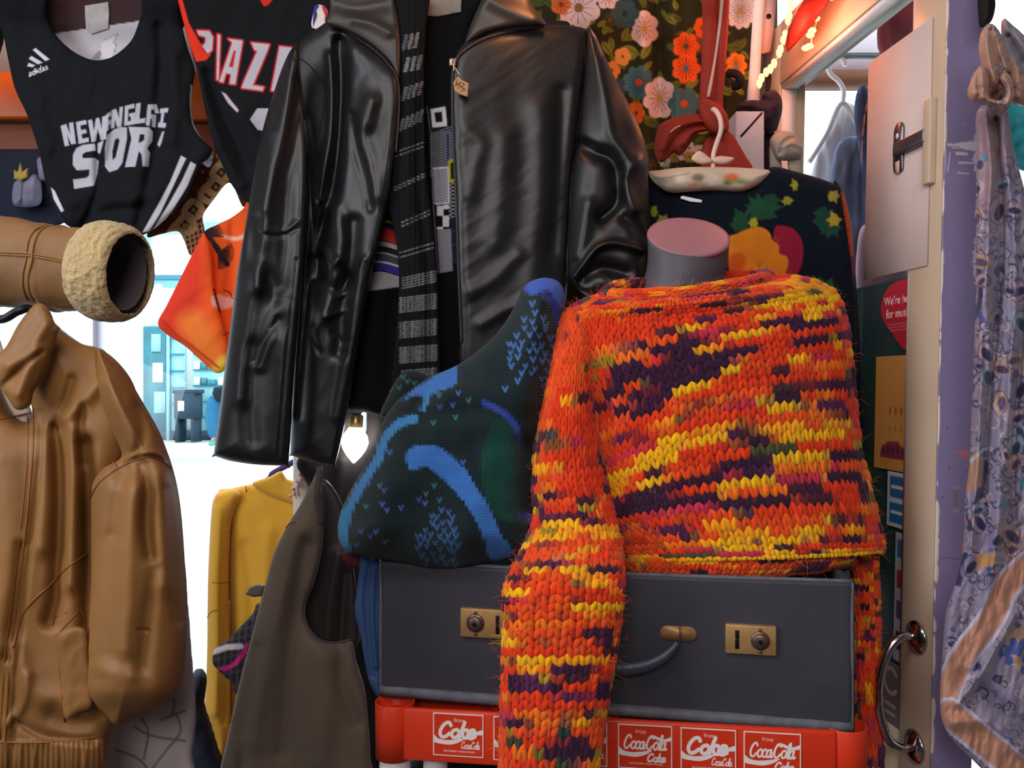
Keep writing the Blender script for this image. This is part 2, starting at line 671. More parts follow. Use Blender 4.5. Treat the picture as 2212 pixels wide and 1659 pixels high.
def ring_skin(name, S, nu, nv, m, parent=None, cap=True, cols=None, disp=None, uvs=(1, 1)):
    u = np.arange(nu) / nu
    v = np.linspace(0, 1, nv)
    U, V = np.meshgrid(u, v)
    p = S(U, V)
    if disp is not None:
        e = 1e-3
        du = S(U + e, V) - S(U - e, V)
        dv = S(U, np.minimum(V + e, 1)) - S(U, np.maximum(V - e, 0))
        n = np.cross(dv, du)
        n /= np.linalg.norm(n, axis=-1)[..., None] + 1e-12
        p = p + n * disp(U, V)[..., None]
    idx = np.arange(nu * nv).reshape(nv, nu)
    r = np.roll(idx, -1, 1)
    fs = [np.stack([idx[:-1], idx[1:], r[1:], r[:-1]], -1).reshape(-1, 4)]
    Vv = p.reshape(-1, 3)
    uv = np.stack([U * uvs[0], -V * uvs[1]], -1).reshape(-1, 2)
    cc = None
    if cols is not None:
        cc = cols(U, V).reshape(-1, 3)
    if cap:
        Vv = np.concatenate([Vv, p[0].mean(0)[None], p[-1].mean(0)[None]])
        uv = np.concatenate([uv, [[0.5, 0], [0.5, 0]]])
        if cc is not None: cc = np.concatenate([cc, cc[:1], cc[-1:]])
        k = nu * nv
        fs.append(np.stack([idx[0], r[0], np.full(nu, k)], -1))
        fs.append(np.stack([r[-1], idx[-1], np.full(nu, k + 1)], -1))
    return link_mesh(name, Vv, fs, m, parent, True, cc, uv)

def chunky_knit(name, S, nc, nr, m, parent, colfun, wid=1.0, u0=0.0, u1=1.0, base_in=0.0, v0=0.0, v1=1.0, fuzz=0, seed=1):
    """a knitted tube in thick yarn: every stitch is two leaves of yarn"""
    rg = np.random.default_rng(seed)
    I, J = np.meshgrid(np.arange(nc), np.arange(nr))
    I = I.ravel(); J = J.ravel()
    uc = u0 + (I + 0.5) / nc * (u1 - u0)
    vc = v0 + (J + 0.5) / nr * (v1 - v0)
    du, dv = (u1 - u0) / nc, (v1 - v0) / nr
    c = colfun(I / nc, J / nr, I, J)
    e = 1e-3
    verts, cols, faces = [], [], []
    na, nl = 7, 5
    ph = np.linspace(0, np.pi, nl + 2)[1:-1]
    ps = np.arange(na) * 2 * np.pi / na
    off = 0
    for side in (-1, 1):
        jt = rg.normal(0, 0.05, (4, len(I)))
        ua, va = uc + du * (side * 0.44 + jt[0]), vc - dv * (0.78 + jt[1])
        ub, vb = uc + du * (side * 0.10 + jt[2]), vc + dv * (0.52 + jt[3])
        A = S(ua, np.clip(va, 0, 1)); B = S(ub, np.clip(vb, 0, 1))
        um, vm = (ua + ub) / 2, np.clip((va + vb) / 2, 0, 1)
        Tu = S(um + e, vm) - S(um - e, vm)
        Tv = S(um, np.minimum(vm + e, 1)) - S(um, np.maximum(vm - e, 0))
        n = np.cross(Tv, Tu)
        n /= np.linalg.norm(n, axis=1)[:, None] + 1e-12
        cw = np.linalg.norm(S(uc + du / 2, vm) - S(uc - du / 2, vm), axis=1)
        ax = B - A
        L = np.linalg.norm(ax, axis=1)
        ax /= L[:, None] + 1e-12
        sd = np.cross(ax, n)
        sd /= np.linalg.norm(sd, axis=1)[:, None] + 1e-12
        n2 = np.cross(sd, ax)
        w = cw * 0.275 * wid * (1 + rg.normal(0, 0.12, len(I)))
        tk = np.maximum(w * 0.95, 0.0008)
        C = (A + B) / 2 + n * (tk * 0.35)[:, None]
        K = len(I)
        ring = []
        for p_ in ph:
            for q_ in ps:
                rad = math.sin(p_) ** 0.8
                ring.append(C + ax * (L * 0.56 * math.cos(p_))[:, None] + sd * (w * rad * math.cos(q_))[:, None] + n2 * (tk * rad * math.sin(q_))[:, None])
        ring.append(C + ax * (L * 0.58)[:, None])
        ring.append(C - ax * (L * 0.58)[:, None])
        V = np.stack(ring, 1)            # K, na*nl+2, 3
        k = na * nl + 2
        loc = np.arange(na * nl).reshape(nl, na)
        r = np.roll(loc, -1, 1)
        qf = np.stack([loc[:-1], r[:-1], r[1:], loc[1:]], -1).reshape(-1, 4)
        t0 = np.stack([r[0], loc[0], np.full(na, na * nl)], -1)
        t1 = np.stack([loc[-1], r[-1], np.full(na, na * nl + 1)], -1)
        base = off + np.arange(K)[:, None, None] * k
        faces += [(qf[None] + base).reshape(-1, 4), (t0[None] + base).reshape(-1, 3), (t1[None] + base).reshape(-1, 3)]
        verts.append(V.reshape(-1, 3))
        cj = np.clip(c * (1 + rg.normal(0, 0.10, (K, 1))), 0, 1)
        cols.append(np.repeat(cj, k, 0))
        off += K * k
    # backing fabric
    nu, nv = nc * 2, nr + 1
    u = u0 + np.arange(nu + 1) / nu * (u1 - u0)
    v = np.linspace(v0, v1, nv)
    U, Vg = np.meshgrid(u, v)
    p = S(U, Vg)
    idx = off + np.arange((nu + 1) * nv).reshape(nv, nu + 1)
    faces.append(np.stack([idx[:-1, :-1], idx[1:, :-1], idx[1:, 1:], idx[:-1, 1:]], -1).reshape(-1, 4))
    verts.append(p.reshape(-1, 3))
    ci = np.clip(((U - u0) / (u1 - u0) * nc).astype(int), 0, nc - 1)
    cjx = np.clip(((Vg - v0) / (v1 - v0) * nr).astype(int), 0, nr - 1)
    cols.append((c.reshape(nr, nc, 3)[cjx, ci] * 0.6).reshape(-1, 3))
    off += (nu + 1) * nv
    if fuzz:            # loose fibres of the yarn
        k = fuzz
        fu, fv = u0 + rg.random(k) * (u1 - u0), rg.random(k) * 0.98 + 0.01
        A = S(fu, fv)
        Tu = S(fu + e, fv) - S(fu - e, fv)
        Tv = S(fu, np.minimum(fv + e, 1)) - S(fu, np.maximum(fv - e, 0))
        n = np.cross(Tv, Tu)
        n /= np.linalg.norm(n, axis=1)[:, None] + 1e-12
        d1 = rg.normal(0, 1, (k, 3)) * 0.006 + n * 0.005
        d2 = d1 + rg.normal(0, 1, (k, 3)) * 0.006 + np.array([0, 0, -0.002]) + n * 0.002
        wv = np.cross(d1, n)
        wv /= np.linalg.norm(wv, axis=1)[:, None] + 1e-12
        wv *= 0.00022
        V = np.stack([A + wv, A - wv, A + d1 + wv * .8, A + d1 - wv * .8, A + d2 + wv * .3, A + d2 - wv * .3], 1)
        base = off + np.arange(k)[:, None, None] * 6
        qf = np.array([[0, 1, 3, 2], [2, 3, 5, 4]])
        faces.append((qf[None] + base).reshape(-1, 4))
        verts.append(V.reshape(-1, 3))
        fi = np.clip(((fu - u0) / (u1 - u0) * nc).astype(int), 0, nc - 1)
        fj = np.clip((fv * nr).astype(int), 0, nr - 1)
        cols.append(np.repeat(c.reshape(nr, nc, 3)[fj, fi], 6, 0))
    q4 = np.concatenate([f for f in faces if f.shape[1] == 4])
    q3 = np.concatenate([f for f in faces if f.shape[1] == 3])
    return link_mesh(name, np.concatenate(verts), [q4, q3], m, parent, True, np.concatenate(cols))

# ================================================================ helpers for painted slabs
def slab(name, o, ux, uy, n, th, m, parent=None, paint=None, nu=2, nv=2):
    """rectangular board: o is its lower left front corner, ux and uy its edges, n points out of its face; paint(u, v) in millimetres, v downwards from the top"""
    o, ux, uy = (np.array(tuple(v), float) for v in (o, ux, uy))
    n = np.array(tuple(Vector(n).normalized()))
    U, V = np.meshgrid(np.linspace(0, 1, nu), np.linspace(0, 1, nv))
    f = o + U[..., None] * ux + V[..., None] * uy
    b = f - n * th
    k = nu * nv
    idx = np.arange(k).reshape(nv, nu)
    q = np.stack([idx[:-1, :-1], idx[:-1, 1:], idx[1:, 1:], idx[1:, :-1]], -1).reshape(-1, 4)
    if np.dot(np.cross(ux, uy), n) < 0: q = q[:, ::-1]
    rim = np.concatenate([idx[0, :], idx[1:, -1], idx[-1, -2::-1], idx[-2:0:-1, 0]])
    r2 = np.roll(rim, -1)
    side = np.stack([rim, rim + k, r2 + k, r2], -1)
    if np.dot(np.cross(ux, uy), n) < 0: side = side[:, ::-1]
    lu, lv = np.linalg.norm(ux) * 1000, np.linalg.norm(uy) * 1000
    cols = None
    if paint is not None:
        c = paint(U.ravel() * lu, (1 - V.ravel()) * lv)
        cols = np.concatenate([c, c])
    uv = np.stack([U.ravel() * lu / 1000, V.ravel() * lv / 1000], -1)
    return link_mesh(name, np.concatenate([f.reshape(-1, 3), b.reshape(-1, 3)]), [q, q[:, ::-1] + k, side], m, parent, False, cols, np.concatenate([uv, uv]))

def plane_hit(px, py, O, N):
    r = Vector(((px - CX) / F, 1.0, -(py - CY) / F))
    c = Vector((0, 0, H))
    return c + r * ((Vector(O) - c).dot(Vector(N)) / r.dot(Vector(N)))

# ================================================================ materials
mat('wall_paint', '98989c', 0.85, vary=0.06, vscale=4)
mat('ceiling_paint', 'd8d4d0', 0.9)
mat('floor_boards', '464240', 0.7, vary=0.2, vscale=6)
mat('orange_varnished_wood', 'c8640f', 0.4, 0.5, vary=0.15, vscale=14)
mat('brown_wood', '7a4630', 0.55, vary=0.12, vscale=10)
mat('dark_metal', '2a2a30', 0.4, 0.5, metal=0.8)
mat('chrome', 'c0c0c4', 0.16, metal=1.0)
mat('white_paint', 'ecebec', 0.5, vary=0.03)
mat('pale_frame', 'bfc0d6', 0.5)
mat('cream_gloss', 'cdb8a0', 0.38, 0.5, vary=0.07, vscale=6, bump=[('noise', 40, 0.12)])
mat('dyed_paint', None, 0.42, 0.45, bump=[('noise', 60, 0.25)])
mat('print', None, 0.6, 0.3)
glass_mat('window_glass')
mat('pavement', 'd8d8d6', 0.9, vary=0.06, vscale=1.5)
mat('render_white', 'f2f4f6', 0.9)
mat('cyan_trim', '9fd8e4', 0.6)
mat('teal_glass', '2f7f90', 0.2, 0.6, vary=0.25, vscale=3)
mat('shop_dark', '33495a', 0.6)
mat('blue_trim', '3f8faa', 0.6)
mat('pink_render', 'd9c3d0', 0.9)

# ================================================================ the room
def sbox(name, a, b, m, **k):
    return struct(box(name, a, b, MATS[m], **k))

YW = 1.92                                   # inner face of the shop front
sbox('floor', (-2.2, -2.6, -0.05), (1.9, YW + 0.14, 0.0), 'floor_boards')
sbox('ceiling', (-2.2, -2.6, 2.6), (1.9, YW + 0.14, 2.66), 'ceiling_paint')
sbox('wall_left', (-2.28, -2.6, 0), (-2.2, YW + 0.14, 2.6), 'wall_paint')
sbox('wall_right', (1.9, -2.6, 0), (1.98, YW + 0.14, 2.6), 'wall_paint')
sbox('wall_back', (-2.2, -2.68, 0), (1.9, -2.6, 2.6), 'wall_paint')
bm = bmesh.new()
for a, b in (((-2.2, YW, 0), (-1.75, YW + 0.12, 2.6)), ((-1.75, YW, 0), (0.06, YW + 0.12, 0.5)), ((-1.75, YW, 1.9), (0.06, YW + 0.12, 2.6)),
             ((0.06, YW, 0), (0.64, YW + 0.12, 2.6)), ((0.64, YW, 2.50), (1.5, YW + 0.12, 2.6)), ((1.5, YW, 0), (1.9, YW + 0.12, 2.6))):
    add_box(bm, a, b)
struct(bm_obj('wall_front', bm, MATS['wall_paint']))
struct(box('trim_1', (-2.15, YW - 0.05, 1.975), (0.05, YW - 0.002, 2.085), MATS['orange_varnished_wood'], bev=0.006))
struct(box('trim_2', (-2.15, YW - 0.03, 1.90), (0.05, YW - 0.002, 1.968), MATS['brown_wood'], bev=0.004))
# the shop window: frame, mullions, pane
win = bpy.data.objects.new('window_1', None); COL.objects.link(win); win.location = (-0.85, YW + 0.06, 0.5); win['kind'] = 'structure'
bm = bmesh.new()
for a, b in (((-1.75, YW + .03, .5), (-1.70, YW + .09, 1.9)), ((0.01, YW + .03, .5), (0.06, YW + .09, 1.9)), ((-1.75, YW + .03, .5), (.06, YW + .09, .55)), ((-1.75, YW + .03, 1.86), (.06, YW + .09, 1.9))):
    add_box(bm, a, b)
bm_obj('window_frame', bm, MATS['pale_frame'], win)
mx = (212 - CX) / F * (YW + .06)
box('mullion', (mx - .005, YW + .045, .55), (mx + .005, YW + .075, 1.86), MATS['pale_frame'], win)
box('pane', (-1.7, YW + .058, .55), (0.01, YW + .062, 1.86), MATS['window_glass'], win)
box('window_sill', (-1.75, YW - .10, .46), (.06, YW - .002, .50), MATS['white_paint'], win)

# ================================================================ the door, standing open into the shop
DO = Vector((0.645, 1.20, 1.35))
DS = Vector((-0.1043, 0.9945, 0)).normalized()
DN = Vector((-0.9945, -0.1043, 0)).normalized()      # its inner face, towards the room
DU = Vector((0.0216, 0, 1)).normalized()
def D(s, z, n=0.0):
    return DO + DS * s + DN * n + DU * (z - 1.35)
def dbox(name, s0, s1, z0, z1, n0, n1, m, parent, bev=0.0):
    mtx = Matrix((( DS.x, DN.x, DU.x, DO.x), (DS.y, DN.y, DU.y, DO.y), (DS.z, DN.z, DU.z, DO.z), (0, 0, 0, 1)))
    return box(name, (s0, n0, z0 - 1.35), (s1, n1, z1 - 1.35), MATS[m], parent, bev, mtx)
door = bpy.data.objects.new('door_1', None); COL.objects.link(door); door.location = D(.35, 0.005, -.025); door['kind'] = 'structure'
dbox('lock_stile', 0.003, .085, .01, 2.16, -.062, 0, 'cream_gloss', door, .002)
dbox('hinge_stile', .585, .68, .01, 2.16, -.062, 0, 'cream_gloss', door, .003)
dbox('top_rail', .085, .585, 2.02, 2.16, -.062, 0, 'cream_gloss', door, .002)
dbox('bottom_panel', .085, .585, .01, .80, -.062, -.004, 'cream_gloss', door)
dbox('pane', .085, .585, .80, 2.02, -.028, -.024, 'window_glass', door)
bm = bmesh.new()
for s0, s1, z0, z1 in ((.085, .094, .80, 2.02), (.576, .585, .80, 2.02), (.085, .585, 2.008, 2.02), (.085, .585, .80, .812)):
    r = add_box(bm, (s0, -.036, z0 - 1.35), (s1, -.004, z1 - 1.35))
bmesh.ops.transform(bm, matrix=Matrix(((DS.x, DN.x, DU.x, DO.x), (DS.y, DN.y, DU.y, DO.y), (DS.z, DN.z, DU.z, DO.z), (0, 0, 0, 1))), verts=bm.verts[:])
bm_obj('glazing_bead', bm, MATS['white_paint'], door)
# the lock edge in worn mauve paint over cream
pe = Paint('8d7fa6')
rg = random.Random(4)
for k in range(150):
    y = rg.uniform(0, 2150)
    pe.ell(rg.gauss(0, 1.0), y, rg.uniform(.6, 2.2) * (2.0 if y > 1000 else 1), rg.uniform(3, 22), 'e6d8cf', aa=.8)
for k in range(60):
    pe.ell(rg.uniform(4, 48), rg.uniform(0, 2150), rg.uniform(.4, 1.1), rg.uniform(.3, .9), 'cdbcd0', aa=.6)
def zrow(py): return (2160 - (1350 - (py - CY) / F * 1200))     # millimetres below the top of the door
for y0, y1, x0, amp in ((140, 222, 42, 16), (250, 405, 48, 10), (300, 325, 26, 26), (440, 475, 50, 7), (478, 640, 51, 10), (655, 700, 58, 4), (860, 905, 58, 4)):
    ya, yb = zrow(y0), zrow(y1)
    e_, y = [(68, ya)], ya
    while y < yb:
        t = math.sin(math.pi * (y - ya) / (yb - ya)) ** .5
        e_.append((68 - (68 - x0) * t + rg.uniform(-amp, amp * .5) * t * rg.random(), y))
        y += rg.uniform(.5, 2.6)
    pe.poly(e_ + [(68, yb)], 'ddccd8', aa=.7)
for y, xa, xb in ((312, 6, 40), (318, 12, 34), (330, 20, 36), (350, 24, 47), (372, 22, 40)):
    pe.stroke([(xa, zrow(y)), (xb, zrow(y) + rg.uniform(-2, 2))], rg.uniform(1.2, 5), 'dccbd8', aa=.9)
pe.stroke([(9, zrow(330)), (8, zrow(345)), (6, zrow(370))], 1.6, 'dccbd8')
for y in (968, 985, 1125, 1140, 1185, 1300):
    pe.ell(rg.uniform(40, 52), zrow(y), 2.4, 4.5, 'd06a72')
pe.poly([(26, zrow(975)), (50, zrow(972)), (50, zrow(1000)), (38, zrow(985))], 'c77783')
pe.poly([(28, zrow(1060)), (33, zrow(1060)), (33, zrow(1095)), (28, zrow(1095))], '8b7560')
pe.poly([(25, zrow(1050)), (36, zrow(1050)), (36, zrow(1057)), (25, zrow(1057))], 'a090ae')
pe.poly([(25, zrow(1100)), (36, zrow(1100)), (36, zrow(1108)), (25, zrow(1108))], 'a090ae')
pe.stroke([(8, zrow(1205)), (46, zrow(1210))], 1.0, '5d5468')
for y in (925, 1010, 1075): pe.ell(rg.uniform(8, 30), zrow(y), 1.5, 1.5, '574d60')
slab('painted_edge', D(0.0, .01, -.064), D(0, .01, .001) - D(0, .01, -.064), D(0, 2.16) - D(0, .01), -DS, .0028, MATS['dyed_paint'], door,
     lambda u, v: pe(65 - u, v), nu=66, nv=1300)
# rim latch and its keeper on the inner face
dbox('latch_bar', .020, .038, 1.658, 1.790, 0.0, .012, 'cream_gloss', door, .002)
prof = [(0, -38), (10, -36), (14, -20), (14, 10), (13, 34), (6, 43), (0, 45), (-8, 43), (-14, 34), (-14, 10), (-14, -30), (-10, -37)]
pl = spline([(x * .9, y) for x, y in prof], 5)
kp = [D(.110 + x / 1000, 1.735 + y / 1000, .005) for x, y in pl]
mat('steel_plate', '77727c', 0.35, metal=0.9)
kplate = prism('keeper_plate', kp, DN, .003, MATS['steel_plate'], door)
prism('keeper_slot', [D(.110 + x / 1000, 1.708 + y / 1000, .0081) for x, y in ((-6, -12), (5, -12), (6, 8), (-6, 8))], DN, .0006, MATS['cream_gloss'], kplate)
prism('keeper_hole', [D(.112 + 4 * math.cos(a) / 1000, 1.758 + 5 * math.sin(a) / 1000, .0081) for a in np.linspace(0, 6.28, 14)[:-1]], DN, .0006, MATS['white_paint'], kplate)
dbox('latch_tongue', .034, .116, 1.724, 1.746, .006, .014, 'steel_plate', door, .002)
# the D shaped pull handle
hz0, hz1, hs = .955, .785, .042
hd = lathe('pull_handle_rosette', D(hs, hz0, 0), DN, [(0, .026), (.004, .025), (.008, .018), (.011, .011)], MATS['chrome'], door)
hd.name = 'rosette'
lathe('rosette', D(hs, hz1, 0), DN, [(0, .026), (.004, .025), (.008, .018), (.011, .011)], MATS['chrome'], door)
arc = [D(hs, hz0, .004), D(hs, hz0 + .002, .022), D(hs, hz0 - .012, .043), D(hs, hz0 - .05, .058), D(hs, (hz0 + hz1) / 2, .062), D(hs, hz1 + .05, .058), D(hs, hz1 + .012, .043), D(hs, hz1 - .002, .022), D(hs, hz1, .004)]
tube('pull_handle', arc, .0068, MATS['chrome'], door, n=14)

# things stuck on the door
mat('buff_card', 'd9c3bd', 0.85, vary=0.03)
def sheet(name, s0, s1, zt0, zt1, zb0, zb1, n, th, m, label, cat, paint=None, nu=2, nv=2):
    """a sheet on the door from s0 (near) to s1 (far)"""
    o = D(s1, zb1, n)
    ob = slab(name, o, D(s0, zb1, n) - o, D(s1, zt1, n) - o, DN, th, MATS[m], None, paint, nu, nv)
    return tag(ob, label, cat)
sheet('card_sheet', .034, .212, 1.918, 1.918, 1.534, 1.534, .0036, .003, 'buff_card', 'plain buff card sheet fixed over the door glass behind the metal latch', 'card')
sheet('backing_sheet', .088, .40, 1.525, 1.525, .815, .815, -.010, .003, 'print', 'dark green backing of the posters, extended as an added sheet to darken the lower door glass', 'sheet',  # added past the posters' own backing to block the bright street
      lambda u, v: np.stack([0.016 + 0.012 * vnoise(u / 30, v / 40, 3), 0.040 + 0.03 * vnoise(u / 25, v / 35, 8), 0.042 + 0.02 * vnoise(u / 40, v / 30, 5)], -1), 60, 140)
# red drop shaped sticker with white lettering
hp = Paint('b8283a')
hp.text("We're here", (10, 38), (18, 0), (0, -20), 'f0d8dc', .01)
hp.text("for music", (16, 60), (18, 0), (0, -20), 'f0d8dc', .01)
for k in range(3): hp.stroke([(22, 72 + k * 5), (84, 72 + k * 5)], 1.2, 'd07a84')
dropo = spline([(0, 48), (6, 22), (26, 6), (54, 0), (88, 0), (88, 0), (88, 114), (88, 114), (72, 116), (58, 108), (36, 88), (12, 68)], 6)
def door_panel(name, poly, s0, zt, n, th, m, paint, label, cat, sc=1.0, res=1.2):
    lo, hi = poly.min(0), poly.max(0)
    nx, ny = int((hi[0] - lo[0]) / res) + 3, int((hi[1] - lo[1]) / res) + 3
    X, Y = np.meshgrid(lo[0] - res + np.arange(nx) * res, lo[1] - res + np.arange(ny) * res)
    _, qx, qy = seg_dist(X, Y, poly, True)
    ins = inside(X, Y, poly)
    cell = ins[:-1, :-1] | ins[1:, :-1] | ins[:-1, 1:] | ins[1:, 1:]
    used = np.zeros(X.shape, bool)
    used[:-1, :-1] |= cell; used[1:, :-1] |= cell; used[:-1, 1:] |= cell; used[1:, 1:] |= cell
    X = np.where(ins, X, qx); Y = np.where(ins, Y, qy)
    ids = np.cumsum(used.ravel()).reshape(used.shape) - 1
    k = used.sum()
    jj, ii = np.where(cell)
    q = np.stack([ids[jj, ii], ids[jj + 1, ii], ids[jj + 1, ii + 1], ids[jj, ii + 1]], -1)
    ds, dn, du, do = (np.array(tuple(v)) for v in (DS, DN, DU, DO))
    x, y = X[used], Y[used]
    V = do + ds * (s0 - x[:, None] * sc / 1000) + du * (zt - 1.35 - y[:, None] * sc / 1000) + dn * n
    c = paint(x, y)
    o = link_mesh(name, np.concatenate([V, V - dn * th]), [q, q[:, ::-1] + k], MATS[m], None, False, np.concatenate([c, c]))
    return tag(o, label, cat)
door_panel('round_sticker', dropo, .175, 1.522, -.0075, .002, 'print', hp, 'red drop-shaped sticker with white lettering on the door glass below the card sheet', 'sticker', sc=1.0)
yp = Paint('d79a4e')
for k in range(4):
    yp.stroke([(46 + 16 * k, 88), (46 + 16 * k, 96)], 5, 'a8543a')
    yp.stroke([(46 + 16 * k, 118), (46 + 16 * k, 125)], 4, 'b8683a')
yp.poly([(20, 160), (40, 144), (70, 142), (92, 160), (92, 172), (20, 172)], '8d3a4a')
for k in range(5): yp.ell(28 + 14 * k, 158, 4, 8, '5c2a48')
sheet('poster', .087, .187, 1.397, 1.397, 1.205, 1.205, -.0075, .002, 'print', 'orange poster with small dark red motifs under the red drop-shaped sticker', 'poster', yp, 70, 130)
for zt, zb, bg, fg, lab in ((1.203, 1.112, 'c9d4dc', '2c6fa8', 'white sticker with two blue squares below the orange poster'),):
    q_ = Paint(bg)
    q_.poly([(8, 6), (50, 6), (50, 42), (8, 42)], fg); q_.poly([(8, 50), (50, 50), (50, 84), (8, 84)], fg)
    q_.stroke([(14, 24), (44, 24)], 5, 'dfe8ee'); q_.stroke([(14, 66), (44, 66)], 5, 'dfe8ee')
    sheet('sticker', .087, .145, zt, zt, zb, zb, -.0075, .002, 'print', lab, 'sticker', q_, 40, 60)
q_ = Paint('b9b4c0')
for k, c in enumerate(('2c6fa8', '9c3040', '55506a', '3a3650')):
    q_.poly([(6, 10 + 50 * k), (24, 10 + 50 * k), (24, 40 + 50 * k), (6, 40 + 50 * k)], c)
sheet('sticker', .087, .118, 1.105, 1.105, .895, .895, -.0075, .002, 'print', 'narrow grey sticker with a column of card symbols beside the door stile', 'sticker', q_, 26, 130)
q_ = Paint('6f6a70')
q_.ell(34, 30, 22, 24, 'b9b2b8'); q_.ell(34, 30, 15, 17, '6f6a70'); q_.poly([(44, 20), (60, 20), (60, 40), (44, 40)], '6f6a70')
q_.stroke([(22, 70), (46, 70)], 6, 'b9b2b8'); q_.stroke([(22, 84), (46, 84)], 5, 'b9b2b8')
sheet('sticker', .087, .150, .89, .89, .79, .79, -.0035, .003, 'print', 'grey sticker with a pale letter C low on the door beside the pull handle', 'sticker', q_, 40, 60)

# ================================================================ outside: street, far shop, near canopy
struct(box('ground', (-22, YW + .13, -.06), (18, 30, -.01), MATS['pavement']))
struct(box('pavement', (-22, 14.0, -.01), (18, 16.6, .225), MATS['pavement']))
YF = 16.0
def fbox(name, x0, y0, x1, y1, d0, d1, m, parent, bev=0):
    a, b = P(x0, y1, YF), P(x1, y0, YF)
    return box(name, (a.x, YF - d0, a.z), (b.x, YF - d1, b.z), MATS[m], parent, bev)
shop = thing('shop_building', 'white shop front with cyan windows across the bright street', 'building', (-6.5, YF, .225))
fbox('facade', -400, -600, 1000, 950, 0, -.5, 'render_white', shop)
fbox('sign_board', 330, 508, 470, 596, .10, .0, 'render_white', shop, .05)
fbox('sign_surround', 303, 480, 480, 622, .03, .0, 'cyan_trim', shop)
fbox('fascia_line', 303, 600, 480, 606, .12, .03, 'blue_trim', shop)
wn1 = fbox('shop_window', 312, 706, 372, 945, .05, .0, 'teal_glass', shop)
fbox('window_mullion', 364, 706, 370, 960, .10, .05, 'cyan_trim', wn1)
for k in range(3): fbox('window_sticker', 330 + k * 3, 722 + 62 * k, 350 + k * 5, 760 + 66 * k, .07, .05, 'cyan_trim' if k != 1 else 'render_white', wn1)
wn2 = fbox('shop_window', 372, 706, 402, 940, .05, .0, 'cyan_trim', shop)
for k in range(5): fbox('display_shelf', 373, 728 + 36 * k, 401, 731 + 36 * k, .10, .05, 'blue_trim', wn2)
wn3 = fbox('shop_window', 420, 706, 520, 930, .05, .0, 'cyan_trim', shop)
for k in range(6): fbox('display_shelf', 421, 730 + 34 * k, 519, 733 + 34 * k, .10, .05, 'blue_trim', wn3)
for k, (a, b, m_) in enumerate(((424, 436, 'render_white'), (440, 450, 'teal_glass'), (456, 470, 'blue_trim'), (476, 486, 'render_white'))):
    for j in range(4): fbox('display_goods', a, 712 + 34 * j + (k % 3) * 3, b, 730 + 34 * j, .12, .06, m_, wn3)
fbox('stall_riser', 300, 930, 520, 950, .06, .0, 'shop_dark', shop)
ctr = thing('street_counter', 'dark counter unit standing outside the shop across the street', 'counter', (P(400, 960, 15.4).x, 15.3, .225))
for nm, x0, y0, x1, y1 in (('worktop', 372, 842, 424, 850), ('cabinet', 376, 850, 420, 905), ('leg', 378, 905, 384, 956), ('leg', 412, 905, 418, 956), ('notice', 385, 866, 398, 888)):
    a, b = P(x0, y1, 15.2), P(x1, y0, 15.2)
    box(nm, (a.x, 15.2 - (.03 if nm == 'notice' else 0), a.z), (b.x, 15.6, b.z), MATS['white_paint' if nm == 'notice' else 'shop_dark'], ctr)

# a passer-by bending over, seen between the hanging clothes
def skin_body(name, pts, edges, rads, m, parent=None):
    me = bpy.data.meshes.new(name)
    me.from_pydata([tuple(p) for p in pts], edges, [])
    o = bpy.data.objects.new(name, me)
    COL.objects.link(o)
    md = o.modifiers.new('skin', 'SKIN')
    for i, r in enumerate(rads):
        me.skin_vertices[0].data[i].radius = (r, r)
    me.skin_vertices[0].data[0].use_root = True
    o.modifiers.new('sub', 'SUBSURF').levels = 1
    dg = bpy.context.evaluated_depsgraph_get()
    m2 = bpy.data.meshes.new_from_object(o.evaluated_get(dg))
    vs = [tuple(v.co) for v in m2.vertices]
    fs = [tuple(p.vertices) for p in m2.polygons]
    bpy.data.objects.remove(o); bpy.data.meshes.remove(me); bpy.data.meshes.remove(m2)
    return link_mesh(name, vs, fs, m, parent)
mat('skin', 'c99a80', 0.6); mat('black_cloth_far', '18222c', 0.9); mat('jeans_far', '2f6f9a', 0.9); mat('shoe_teal', '2aa59a', 0.7); mat('hair_dark', '2a201c', 0.8)
per = thing('person', 'person in black top and blue jeans bending over across the street', 'person', (P(468, 960, 14.6).x, 14.6, .225))
def Q(px, py, dy=0): return P(px, py, 14.6 + dy)
hip, kn1, kn2, an1, an2 = Q(462, 862), Q(457, 905, -.08), Q(468, 906, .08), Q(462, 948, -.1), Q(472, 947, .12)
chest, neck, head = Q(492, 838), Q(512, 848), Q(526, 862)
body_pts = [hip, kn1, an1, kn2, an2, Q(476, 846), chest, neck, head, Q(530, 872), Q(500, 872, -.2), Q(512, 905, -.2), Q(498, 872, .2), Q(508, 905, .2), Q(456, 953, -.1), Q(466, 952, .12)]
skin_body('body', body_pts, [(0, 1), (1, 2), (2, 14), (0, 3), (3, 4), (4, 15), (0, 5), (5, 6), (6, 7), (7, 8), (8, 9), (6, 10), (10, 11), (6, 12), (12, 13)],
          [.09, .05, .04, .05, .04, .08, .09, .055, .10, .08, .04, .03, .04, .03, .03, .03], MATS['skin'], per)
skin_body('jeans', [hip, kn1, an1, kn2, an2, Q(466, 852)], [(0, 1), (1, 2), (0, 3), (3, 4), (0, 5)], [.18, .13, .09, .13, .09, .17], MATS['jeans_far'], per)
skin_body('black_top', [chest, Q(456, 850), Q(508, 848), Q(500, 872, -.2), Q(510, 896, -.2), Q(498, 872, .2), Q(506, 896, .2)], [(0, 1), (0, 2), (0, 3), (3, 4), (0, 5), (5, 6)], [.21, .22, .13, .08, .06, .08, .06], MATS['black_cloth_far'], per)
skin_body('hair', [Q(525, 856), Q(533, 862)], [(0, 1)], [.11, .10], MATS['hair_dark'], per)
